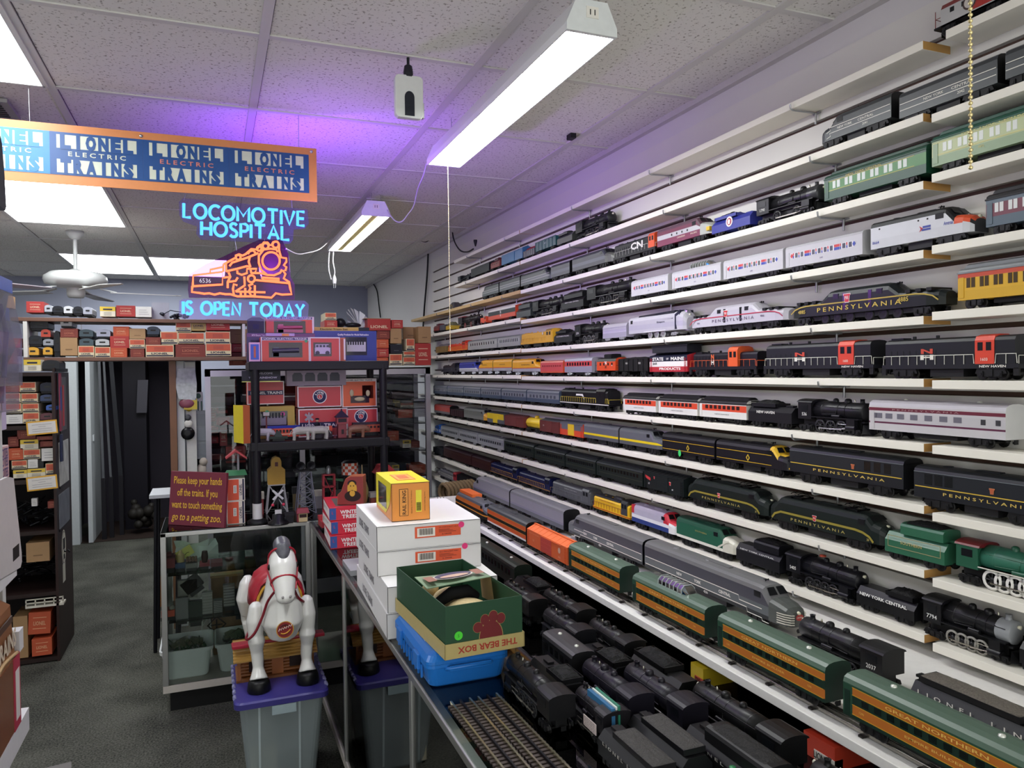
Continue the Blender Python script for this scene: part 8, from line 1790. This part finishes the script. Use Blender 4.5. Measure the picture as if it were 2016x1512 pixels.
t=thing('orange_car','orange car with white round loads'+IN,'model train',tuple(on_y(331,1222,CY0+.07)));B(-.03,.03,0,.07,.018,.05).build('body',M('#c9492c'),t);B(-.033,.033,0,.07,0,.018).build('frame',BLK,t);MB().ball((-.016,.02,.058),.014).build('load',M('#9a988c'),t);MB().ball((.018,.02,.058),.014).build('load',M('#9a988c'),t)
B(-.04,.04,0,.002,0,.002)
tag(B(CX0+.03,CX0+.44,CY0+.05,CY1-.03,on_y(331,1223,CY0+.07).z-.008,on_y(331,1223,CY0+.07).z-.001).build('glass_shelf',GL('#bfd0ca',.02,1.5,.1,'#3c4a44')),'lower glass shelf with loose cars inside the front case','shelf')
t=thing('toy_radio_tower','little white toy tower with a round lamp'+IN,'toy structure',(on_y(407,1290,CY0+.22).x,CY0+.335,.136));m=MB()
for q in(-1,1):m.tube([(q*.03,0,.0),(q*.02,0,.18),(q*.008,0,.30)],.003,5)
for k in range(4):m.tube([(-.03+.006*k,0,.05+.06*k),(.025-.006*k,0,.10+.06*k)],.002,4)
m.build('lattice',M('#b9b9b6'),t);MB().lathe([(.006,.30),(.03,.312),(.03,.316),(.006,.33),(.006,.36)],n=14).build('lamp',M('#d5d5d2'),t)
t=thing('crossed_frame','dark crossed diamond frame against the cardboard box'+IN,'toy',(on_y(427,1247,CY0+.33).x,CY0+.335,on_y(427,1247,CY0+.19).z));m=MB()
m.tube([(-.045,0,0),(0,0,.045),(.045,0,0),(0,0,-.045)],.005,6,0,True);m.tube([(-.03,0,0),(.03,0,0)],.004,5);m.tube([(0,0,-.03),(0,0,.03)],.004,5);m.build('frame',M('#2c1f1a'),t)
t=thing('toy_house','toy house with a teal roof and cream walls'+IN,'toy building',(on_y(495,1285,CY0+.37).x+.01,CY0+.375,.136));B(-.05,.05,-.03,.04,0,.22).build('walls',M('#b5b09a'),t);B(-.055,-.047,-.034,-.028,0,.22).build('corner_post',M('#c2a02c'),t);MB().prism([(-.04,.22),(.05,.22),(.03,.275),(-.0,.275)],'x',-.065,.065).build('roof',M('#1f5a50'),t);B(-.01,.03,-.032,-.03,.08,.17).build('shutter',M('#a59a62'),t)
for i,(px0,px1,lab)in enumerate(((314,421,'white plastic bin of green plants and parts on the case floor'),(424,520,'white plastic bin with clear bags on the case floor, right'))):
 Y=CY0+.035;a=on_y(px0,1372,Y);b=on_y(px1,1288,Y);w=b.x-a.x
 t=thing('plastic_bin',lab,'bin',((a.x+b.x)/2,Y+.15,.1358),0,'white plastic bins');hw_=w/2;D=.14;hh=.15
 secs=[[(x,y,z)for x,y in rr(-hw_+e,hw_-e,-D+e,D-e,.03)]for z,e in((0,.03),(.006,.026),(hh-.02,.010),(hh-.018,.002),(hh,0),(hh,.008),(hh-.02,.016),(.012,.034))]
 m=MB();m.loft(secs,caps=False);m.add(secs[0],[tuple(range(len(secs[0])))]);m.add(secs[-1],[tuple(range(len(secs[-1])))]);m.build('tub',M('#e8ebec',.35),t)
 rnd=random.Random(40+i);m=MB();m2=MB()
 for k in range(60):
  p_=Vector((rnd.uniform(-hw_+.05,hw_-.05),rnd.uniform(-D+.05,D-.05),.06+rnd.uniform(0,.07)));m.ball(p_,rnd.uniform(.008,.02),6,4)if k%2 else m.tube([p_,p_+Vector((rnd.uniform(-.03,.03),rnd.uniform(-.03,.03),.03))],.003,4)
 o=tag(m.build('bin_contents',M('#2f5a3c' if i==0 else '#55565c',.5,0,.5,30),loc=t.location),('bits of green toy foliage in the left white bin' if i==0 else 'grey parts in clear bags in the right white bin'),'parts');o['kind']='stuff'
 q=thing('plastic_bag','clear crinkled bag lying in the %s white bin'%('left','right')[i],'bag',tuple(t.location));m=MB();vs=[(u*(hw_-.05),v*.06+rnd.uniform(-.01,.01),.135+.03*math.cos(u*1.5)*math.cos(v)+rnd.uniform(-.01,.012))for v in(-1,-.4,.3,1)for u in(-1,-.5,0,.5,1)]
 m.add(vs,[(j*5+k,j*5+k+1,j*5+k+6,j*5+k+5)for j in range(3)for k in range(4)],0,True);m.build('bag',GL('#cfd0b8',.1,1.5,.25,'#a8a888'),q)
 # ==== banner and glowing sign
BYY=2.9
c0=on_y(-60,231,BYY);tr_=on_y(622,293,BYY);brr=on_y(625,398,BYY)
zt_,zb_=tr_.z,brr.z;xr_=(tr_.x+brr.x)/2;xl_=xr_-1.36
t=thing('train_banner','long orange-bordered banner with repeated blue lettered panels hanging from the ceiling','banner',(0,BYY,0))
B(xl_,xr_,-.002,.002,zb_,zt_).build('board',M('#cf8450',.35),t)
hh=zt_-zb_;pw=(on_y(607,340,BYY).x-on_y(455,340,BYY).x)
for i in range(4):
 x1=on_y(608,340,BYY).x-i*(on_y(452,340,BYY).x-on_y(283,340,BYY).x);x0=x1-(on_y(452,340,BYY).x-on_y(283,340,BYY).x)+.0002
 m=MB();m.box(x0,x1,-.0032,-.002,zb_+hh*.155,zb_+hh*.87);m.build('blue_panel',M('#1f4a86' if i<3 else '#2f78b0',.3),t)
 w_=x1-x0;cx=(x0+x1)/2;m=MB();y=-.0036
 for(s,zc_,hgt,wid)in(('LIONEL',zb_+hh*.715,hh*.225,w_*.86),('TRAINS',zb_+hh*.305,hh*.225,w_*.86)):
  m.box(cx-wid/2,cx+wid/2,y,-.002,zc_-hgt/2,zc_+hgt/2,0)
  n_=len(s);gx=wid*.94/n_
  for k,ch in enumerate(s):m.text(ch,(cx-wid*.47+gx*(k+.5),y-.0008,zc_),(1,0,0),(0,0,1),hgt*1.38,1,gx*(.84 if ch!='I' else.30),bold=.07)
 m.text('E L E C T R I C',(cx,y-.0008,zb_+hh*.515),(1,0,0),(0,0,1),.021,2 if i<2 else 0,w_*.62,bold=.02)
 m.build('lettering',[M('#c9cdbd',.4),M('#1f4a86' if i<3 else '#2f78b0',.3),M('#c9786a')],t)
for px in(278,613):p=on_y(px,268 if px<400 else 299,BYY);MB().lathe([(.006,0),(.005,-.003),(.0001,-.0035)],(p.x,-.002,p.z),10,0,'y').build('screw',STEEL,t)
tz=TY[6]if False else None
for px in(588,60):
 p=on_y(px,290,BYY);MB().tube([(p.x,0,zt_-.004),(p.x,-.01,ZC)],.0012,5).build('chain',STEEL,t)
 # glowing sign: thin clear sheets with glowing tubes
NY=2.93
CY=EM((.07,.33,1.0),1.8);ORG=EM((1.0,.15,.06),1.9);ACR=GL('#ece8ff',.03,1.35,.05,'#8a78f0')
t=thing('glowing_sign','glowing sign with blue words and an orange outlined steam engine hanging under the banner','light-up sign',(on_y(478,520,NY).x,NY,on_y(478,520,NY).z));o_=t.location
def np(px,py):p=on_y(px,py,NY);return(p.x-o_.x,p.z-o_.z)
def stroke(m,pts,r=.005,closed=False):
 q=[(np(x,y)[0],-.006,np(x,y)[1])for x,y in pts];m.tube(q,r,7,0,closed)
GLY={'L':[[(0,0),(0,1),(.62,1)]],'O':['o'],'C':['c'],'M':[[(0,1),(0,0),(.5,.62),(1,0),(1,1)]],'T':[[(0,0),(.9,0)],[(.45,0),(.45,1)]],'I':[[(0,0),(0,1)]],'V':[[(0,0),(.42,1),(.84,0)]],'E':[[(.6,0),(0,0),(0,1),(.6,1)],[(0,.5),(.55,.5)]],'H':[[(0,0),(0,1)],[(.8,0),(.8,1)],[(0,.5),(.8,.5)]],'S':['s'],'P':[[(0,1),(0,0),(.4,.0),(.6,.12),(.6,.42),(.4,.54),(0,.54)]],'A':[[(0,1),(.42,0),(.84,1)],[(.16,.66),(.68,.66)]],'N':[[(0,1),(0,0),(.75,1),(.75,0)]],'D':[[(0,0),(0,1),(.4,1),(.68,.82),(.75,.5),(.68,.18),(.4,0),(0,0)]],'Y':[[(0,0),(.4,.5),(.8,0)],[(.4,.5),(.4,1)]]}
WID={'L':.62,'O':1.05,'C':.82,'M':1.0,'T':.9,'I':.0,'V':.84,'E':.6,'H':.8,'S':.6,'P':.6,'A':.84,'N':.75,'D':.75,'Y':.8,' ':.35}
def word(s,x0,y0,x1,y1,hgt,name):
 tot=sum(WID[c]for c in s);sp=.30;total=tot+sp*(len(s)-1);k=(math.hypot(x1-x0,y1-y0))/total;ux,uy=(x1-x0)/math.hypot(x1-x0,y1-y0),(y1-y0)/math.hypot(x1-x0,y1-y0)
 m=MB();u=0
 for ch in s:
  if ch!=' ':
   for g in GLY[ch]:
    if g=='o':pts=[(.52+.52*math.cos(a),.5+.5*math.sin(a))for a in[2*PI*i/22 for i in range(22)]];cl=True
    elif g=='c':pts=[(.52+.52*math.cos(a),.5+.5*math.sin(a))for a in[-.85-(2*PI-1.7)*i/18 for i in range(19)]];cl=False
    elif g=='s':pts=[(.56,.12),(.42,.01),(.2,.0),(.04,.12),(.04,.30),(.18,.43),(.42,.53),(.57,.68),(.57,.86),(.42,.99),(.18,1.0),(.0,.88)];cl=False
    else:pts=g;cl=False
    q=[]
    for a,b in pts:
     xx=x0+ux*(u+a)*k;yy=y0+uy*(u+a)*k+b*hgt;q.append((xx,yy))
    stroke(m,q,.0055,cl)
  u+=WID[ch]+sp
 return m.build(name,CY,t)
word('LOCOMOTIVE',362,401,599,418,27,'word_locomotive');word('HOSPITAL',397,437,569,447,26,'word_hospital');word('IS OPEN TODAY',361,594,598,600,24,'word_is_open_today')
m=MB()
Z=lambda pts:[(340+x/5.817,380+y/5.817)for x,y in pts]
def circ(cx,cy,r,n=26):return[(cx+r*math.cos(2*PI*i/n),cy+r*math.sin(2*PI*i/n))for i in range(n)]
for pts,cl in((circ(1125,780,100),True),([(1200,680),(1185,650),(1120,640),(1040,650),(985,720),(985,800),(1010,880),(1080,940),(1160,945),(1230,915),(1250,880)],False),([(230,1070),(235,945),(570,905),(570,1050),(230,1070)],False),([(430,920),(430,880),(570,850)],False),([(580,820),(580,905)],False),([(610,800),(610,900)],False),([(580,820),(720,745),(720,720),(760,705),(800,720),(840,700),(850,690),(900,645),(960,650),(985,620),(1000,600),(1030,590),(1040,570),(1085,570),(1110,600),(1130,600),(1150,565),(1195,560),(1215,590),(1215,650)],False),(circ(1178,595,36,14),True),(circ(1062,610,34,14),True),(circ(990,640,26,12),True),(circ(750,740,28,12),True),([(860,700),(880,670),(920,660),(950,690)],False),([(650,840),(680,800),(860,740),(980,690)],False),([(880,740),(870,790),(890,850)],False),([(610,900),(740,870),(850,840),(890,850)],False),([(640,910),(660,960),(630,1020),(630,1090)],False),([(580,970),(660,965)],False),([(740,890),(740,920),(790,940),(850,920),(850,870),(960,870),(940,920),(900,920),(890,870)],False),(circ(900,985,40,16),True),([(820,960),(825,1060),(720,1130)],False),([(640,1020),(720,1010),(745,970)],False),([(740,1060),(700,1045),(690,1100),(700,1170),(740,1185)],False),([(720,1130),(1060,1140)],False),([(920,1040),(870,1060),(890,1090),(870,1130),(900,1180),(940,1170),(940,1060)],False),([(780,1130),(780,1180)],False),([(830,1090),(830,1180)],False),([(1020,970),(1220,985),(1220,1010),(1040,1000),(1020,970)],False),([(950,1000),(1325,1035)],False),([(900,920),(1010,920),(1080,940)],False),([(1215,650),(1240,740),(1300,750),(1300,790),(1270,830),(1300,850),(1290,890),(1260,890),(1290,930),(1270,980),(1330,1020),(1345,1100),(1360,1160),(1250,1165),(1180,1150),(1130,1200),(1000,1190),(900,1185),(740,1185),(660,1160),(600,1160),(540,1150),(480,1165),(420,1150),(360,1155),(300,1145),(220,1135),(225,1070)],False)):stroke(m,Z(pts),.004,cl)
m.build('engine_outline',ORG,t)
m=MB();a=np(395,553);m.text('6536',(np(404,553)[0],-.008,np(404,553)[1]),(1,0,0),(0,0,1),.022,0,.038);m.build('number',M('#d9cfe6'),t)
def sheet(name,pts,mat):
 q=[np(x,y)for x,y in pts];MB().prism(q,'y',-.001,.003).build(name,mat,t)
sheet('backing_sheet',[(352,398),(360,390),(605,412),(608,440),(600,450),(578,452),(577,472),(570,480),(560,480),(396,472),(386,460),(388,446),(360,436),(353,424)],ACR)
sheet('backing_sheet',[(370,570),(372,540),(405,520),(440,505),(480,485),(510,472),(555,472),(568,500),(572,545),(580,560),(580,590),(372,586)],GL('#c8a4dc',.03,1.35,.22,'#5a1460'))
sheet('backing_sheet',[(352,622),(353,592),(362,588),(600,592),(608,600),(606,625),(590,634),(360,628)],ACR)
for x0,y0,x1,y1 in((362,395,365,382),(575,410,574,394),(462,470,466,494),(520,470,523,482),(410,585,408,592),(500,588,505,592)):
 a,b=np(x0,y0),np(x1,y1);MB().tube([(a[0],0,a[1]),(b[0],0,b[1])],.0012,5).build('hanging_wire',M('#8a86b0',.3),t)
 # the light the sign sheds on ceiling and shelves
for k,(dx,dy,dz,e,col)in enumerate(((.16,.06,.10,NEON_GLOW*.5,(.26,.04,1.0)),(.12,-.04,.10,NEON_GLOW*.05,(.30,.06,1.0)),(.06,-.03,-.02,NEON_GLOW*.42,(.50,.20,1.0)))):
 l=bpy.data.lights.new('sign_light','AREA');l.shape='RECTANGLE';l.size=.40;l.size_y=.02;l.energy=e;l.color=col
 lo=bpy.data.objects.new('sign_light',l);C.objects.link(lo);lo.parent=t;lo.location=(dx,dy,dz);lo.rotation_mode='QUATERNION';lo.rotation_quaternion=Vector(((.3,.75,1),(-.05,-.3,1),(1,.1,.1))[k]).to_track_quat('-Z','Y')
 # ==== ceiling things
FX,FY=on_z(147,455,ZC).x,on_z(147,455,ZC).y
t=thing('ceiling_fan','white ceiling fan with a round motor hanging in front of the far light panels','ceiling fan',(FX,FY,ZC-.001));WH=M('#c4c6c4',.35,0,.03,10)
MB().lathe([(.0001,0),(.055,0),(.052,-.02),(.025,-.05),(.014,-.055)],n=20).build('canopy',WH,t);MB().cyl((0,0,-.05),(0,0,-.26),.013,n=10).build('rod',WH,t)
MB().lathe([(.02,-.25),(.05,-.262),(.15,-.275),(.185,-.30),(.19,-.325),(.18,-.35),(.12,-.372),(.06,-.378),(.0001,-.378)],n=28).build('motor',WH,t);MB().lathe([(.055,-.376),(.055,-.42),(.045,-.44),(.0001,-.442)],n=16).build('switch_housing',WH,t)
for k in range(5):
 a_=2*PI*k/5+.15;r=Matrix.Rotation(a_,4,'Z')
 m=MB();m.loft([[(.14,-.012,-.372),(.14,.012,-.372),(.14,.012,-.380),(.14,-.012,-.380)],[(.24,-.03,-.395),(.24,.03,-.39),(.24,.03,-.396),(.24,-.03,-.401)]]);m.xf(r);m.build('blade_iron',WH,t)
 m=MB();m.loft([[(.20,-.05,-.400),(.20,.05,-.392),(.20,.05,-.397),(.20,-.05,-.405)],[(.60,-.068,-.405),(.60,.068,-.393),(.60,.068,-.398),(.60,-.068,-.410)],[(.64,-.04,-.404),(.64,.04,-.395),(.64,.04,-.400),(.64,-.04,-.409)]]);m.xf(r);m.build('blade',M('#9c949c' if k%2 else '#c0bfbc',.35),t)
MB().tube([(.03,-.03,-.43),(.03,-.03,-.80)],.0015,5).lathe([(.006,-.84),(.008,-.82),(.003,-.80)],(.03,-.03,0),8).build('pull_cord',M('#8a8478'),t)
# small white device hanging on a cord
p=on_y(803,95,TY[5]);yd=TY[5]
t=thing('hanging_sensor','white hand-sized device with a dark slot hanging on a black cord from the ceiling','device',(p.x,yd,ZC))
z0=on_y(803,150,yd).z-ZC;z1=on_y(803,234,yd).z-ZC;w_=(on_y(831,190,yd).x-on_y(776,190,yd).x)/2
MB().cyl((0,0,0),(0,0,z0+.02),.0045,n=8).build('cord',M('#23242a'),t);MB().lathe([(.005,.035),(.012,.03),(.015,.012),(.015,-.004)],(0,0,z0),12).build('plug',M('#2a2b33'),t)
MB().prism([(x,z)for x,z in rr(-w_,w_,z1,z0,.014)],'y',-.012,.012).build('body',M('#d3d5d3',.35),t,bevel=.003)
MB().prism([(-.015,z1+.006),(.015,z1+.006)]+[(.015*math.cos(a_),z1+.062+.018*math.sin(a_))for a_ in[PI*k/10 for k in range(11)]],'y',-.0135,-.0115).build('slot',M('#2b2e38',.3),t);B(w_-.002,w_+.003,-.008,.01,z1+.005,z1+.05).build('side_button',WH,t)
# white cords of the shop lights
WC=M('#c9c9d0',.4)
z2=L2.location.z;ye=5.12
q=thing('power_plug','white two-prong plug dangling from the far end of the far shop light','plug',(.79,ye+.02,z2))
MB().tube(curve([(-.03,0,.06),(-.045,0,-.02),(-.05,-.01,-.12),(-.035,-.01,-.19)]),.004,6).tube(curve([(-.01,0,.05),(-.02,0,-.06),(-.01,0,-.13),(-.012,0,-.16)]),.004,6).build('cord',WC,q);MB().lathe([(.012,0),(.014,.03),(.006,.055)],(-.012,0,-.215),10).build('plug_body',WC,q)
for s in(-.008,.004):B(s-.001-.01,s+.001-.01,-.003,.003,-.245,-.214).build('prong',STEEL,q)
pts=[on_y(840,322,3.0),on_y(834,345,3.1),on_y(823,372,3.3),on_y(815,405,3.5),on_y(805,420,3.7),on_y(790,437,3.8),on_y(775,432,3.85),on_y(760,410,3.92)]
wire('lamp_cord',curve(pts),.0035,WC,'white cord strung between the two shop lights')
wire('lamp_cord',curve([on_y(563,490,3.2),on_y(585,500,3.6),on_y(605,498,4.0),on_y(630,490,4.5),on_y(652,470,4.95)]),.0035,WC,'white cord running from the glowing sign to the far shop light')
wire('hang_chain',[on_y(750,405,4.05),(on_y(750,405,4.05).x,4.05,ZC)],.002,STEEL,'thin chain above the near end of the far shop light','chain')
q=thing('black_clip','small black clip on the ceiling grid near the right wall','clip',tuple(on_z(1125,270,ZC-.012)));B(-.012,.012,-.02,.02,-.008,.0115).build('body',BLK,q)
p=on_z(5,208,ZC);q=thing('ceiling_vent','grey ceiling vent grille at the left edge above the banner','vent',(p.x-.2,p.y,ZC-.0062));B(-.22,.235,-.10,.10,-.012,0).build('frame',M('#9a9a9c'),q);m=MB()
for k in range(7):m.box(-.2,.21,-.085+.024*k,-.075+.024*k,-.0145,-.0125)
m.build('slats',M('#2a2c30'),q)
# ==== left foreground rack of boxes
LXR=-.435
t=thing('white_rack','white store rack at the left edge of the photo','rack',(LXR-.2,2.0,0));WR_=M('#d4d2d6',.45)
RS=[on_x(46,1412,LXR).z,on_x(33,1250,LXR).z,on_x(28,1052,LXR).z]
for z,zh,ya,yb in((RS[0],.055,-.9,.165),(RS[1],.05,.085,.125),(RS[2],.10,-.9,.075)):B(-.4,.2,ya,yb,z-zh,z).build('shelf',WR_,t)
B(.14,.165,.10,.13,0,1.6).build('upright',M('#c9c9c6'),t)
P_=lambda px,py:on_x(px,py,LXR)
def slab(name,lab,cat,px0,py0,px1,py1,col,th=.16,X=LXR,extra=None,rough=.5,parent=None):
 a=on_x(px0,py1,X);b=on_x(px1,py0,X);t=thing(name,lab,cat,(X-th,min(a.y,b.y),a.z));w=abs(b.y-a.y);h=b.z-a.z
 B(0,th,0,w,0,h).build('body',M(col,rough,0,.12,12),t,bevel=.002);return t,th,w,h
KB=M('#8a5a38',.3,0,.3,14);c0_=RS[0]+.001
t=thing('wrapped_carton','brown shrink-wrapped carton with torn plastic at the left edge','carton',(LXR-.25,1.62,c0_+.171));MB().loft([[(x,y,z)for x,y in rr(0,.25-e,0,.44-e*1.4,.02)]for z,e in((0,0),(.05,.003),(.12,.006),(.15,.03),(.162,.07))]).build('body',KB,t)
MB().text('TRAINS',(.2510,.34,.045),(0,1,0),(0,0,1),.055,0,.18,bold=.03).build('lettering',M('#d0c2ae'),t);B(.248,.2506,.05,.40,.085,.10).build('print_band',M('#4a3326'),t)
MB().tube(curve([(.252,.0,.02),(.256,.18,.012),(.253,.30,.02),(.252,.43,.004)]),.004,5).build('torn_edge',M('#c9a878',.4),t)
t=thing('wrapped_carton','second brown wrapped carton with a red and white side at the left edge','carton',(LXR-.25,1.62,c0_));B(0,.25,0,.46,0,.170).build('body',M('#7a4a30',.25,0,.3,14),t,bevel=.002);B(.25,.251,.40,.46,0,.168).build('red_edge',M('#a82a44'),t);B(.25,.2516,.415,.45,.02,.135).build('white_label',M('#d8d2cf'),t)
t,th,w,h=slab('pink_carton','pink printed carton between white ones on the white rack','carton',-40,870,17,962,'#cfa8a6',X=LXR-.04);t.location.z=RS[2]+.118
for k,q in enumerate((.8,.52,.2)):MB().text('STORE NOTES',(th+.001,w*.65,h*q),(0,1,0),(0,0,1),.03,0,w*.6,bold=.02).build('lettering',M('#5a4a78'),t)
p=on_x(36,930,LXR+.01);q=on_x(56,1105,LXR+.01)
t=thing('plastic_sleeve','white plastic carrier board with a barcode hanging at the left','board',(LXR-.0,p.y-.08,q.z));MB().prism([(-.10,0.02),(.10,0),(.115,.01),(.115,.03),(.055,p.z-q.z-.01),(.0,p.z-q.z),(-.10,p.z-q.z)],'x',0,.006).build('sheet',M('#c9c3c4',.35),t);m=MB()
for k in range(12):m.box(.006,.0068,.03+.005*k,.0325+.005*k,.03,.06)
m.build('barcode',M('#2a2626'),t)
t,th,w,h=slab('white_carton','white carton with a printed corner on the rack, left edge','carton',-40,960,17,1052,'#cfc9cf',X=LXR-.04);t.location.z=RS[2]+.001;B(th,th+.001,w*.5,w*.98,h*.62,h*.9).build('dark_print',M('#3a2a2e'),t);B(th,th+.0016,w*.7,w*.9,h*.66,h*.78).build('red_print',M('#b02a34'),t);B(th,th+.001,w*.6,w*.98,h*.1,h*.34).build('label',M('#a8a4a8'),t)
t,th,w,h=slab('white_carton','lilac-white carton at the left edge under the plastic bag','carton',-40,705,10,860,'#bfb3d0',X=LXR-.05);t.location.z=RS[2]+.235
p=on_x(10,570,LXR);q=on_x(20,725,LXR)
for k,(dx,dz,lab)in enumerate(((0,0,'clear zip bag with a blue seal hanging at the left edge, front'),(.02,-.06,'clear zip bag with a blue seal hanging at the left edge, behind'))):
 t=thing('zip_bag',lab,'bag',(LXR-dx,p.y+k*.06,p.z-.22+dz));MB().loft([[(-.015,-.14,.0),(.01,-.14,0),(.02,.05,0),(-.015,.05,0)],[(-.02,-.14,.12),(.015,-.14,.12),(.02,.055,.12),(-.02,.055,.12)],[(-.003,-.14,.22),(.003,-.14,.22),(.003,.05,.22),(-.003,.05,.22)]]).build('bag',GL('#e9e6f2',.08,1.45,.22,'#c9c6d6'),t);B(-.004,.004,-.14,.05,.215,.245).build('blue_seal',M('#3a62b8',.35),t);MB().tube([(.0,-.03,.02),(.0,0,.12),(0,-.05,.18)],.006,6).build('purple_wire',M('#6a5a9a'),t)
p=on_x(2,340,LXR);t=thing('dark_cloth','dark grey speckled cloth hanging at the upper left edge','cloth',(LXR,p.y-.04,p.z));MB().loft([[(x,y,z)for x,y in rr(-.05,.008,-.12,e,.012)]for z,e in((-.085,.045),(-.075,.055),(0,.045),(.06,.03),(.08,.01))]).build('cloth',M('#3a3b40',.9,0,.5,300),t)
# floor level pieces at the lower left
t=thing('round_lid','brown round fibre lid leaning in the lower left corner','lid',tuple(on_y(70,1512,1.82)),-.4);t.location.z=.70;MB().lathe([(.0001,0),(.056,0),(.056,.010),(.0001,.010)],(0,0,.0565),32,0,'y').build('disc',M('#6e5a3a',.5),t)
t=thing('dark_box','dark printed box behind the round lid','box',tuple(on_y(118,1512,1.92)),.15);t.location.z=.70;B(-.04,.022,-.02,.03,0,.072).build('body',M('#3a2420',.35),t);B(-.035,.018,-.0208,-.02,.045,.055).build('stripe',M('#9a8878'),t);
t=thing('tan_box','small tan box at the bottom edge beside the dark box','box',tuple(on_y(150,1512,1.92)),.1);t.location.z=.70;B(-.012,.012,-.01,.03,0,.05).build('body',M('#a8764e'),t)
t=thing('yellow_box','yellow box corner at the bottom left of the white rack','box',tuple(on_y(38,1512,1.80)),0);t.location.z=.70;B(-.13,.008,0,.06,0,.045).build('body',M('#cf9a22',.4),t);B(.004,.0085,-.001,0,0,.045).build('edge',M('#2a1c14'),t)
t=thing('storage_crate','low carton under the lower left pieces','carton',(-.34,1.86,0));B(-.085,.085,-.16,.10,0,.699).build('body',M('#4a3a2c'),t)
# coil of rope beyond the bench
p=on_z(880,985,ZB);t=thing('rope_coil','coil of coarse brown rope beyond the end of the bench shelf','rope',(1.33,4.20,ZT+.001),.3);m=MB()
for k in range(9):m.tube([(-.10+.025*k+.004*math.sin(j),.05*math.cos(2*PI*j/16),.062+.05*math.sin(2*PI*j/16))for j in range(16)],.011,7,0,True)
m.build('rope',M('#7a6648',.9,0,.4,120),t)
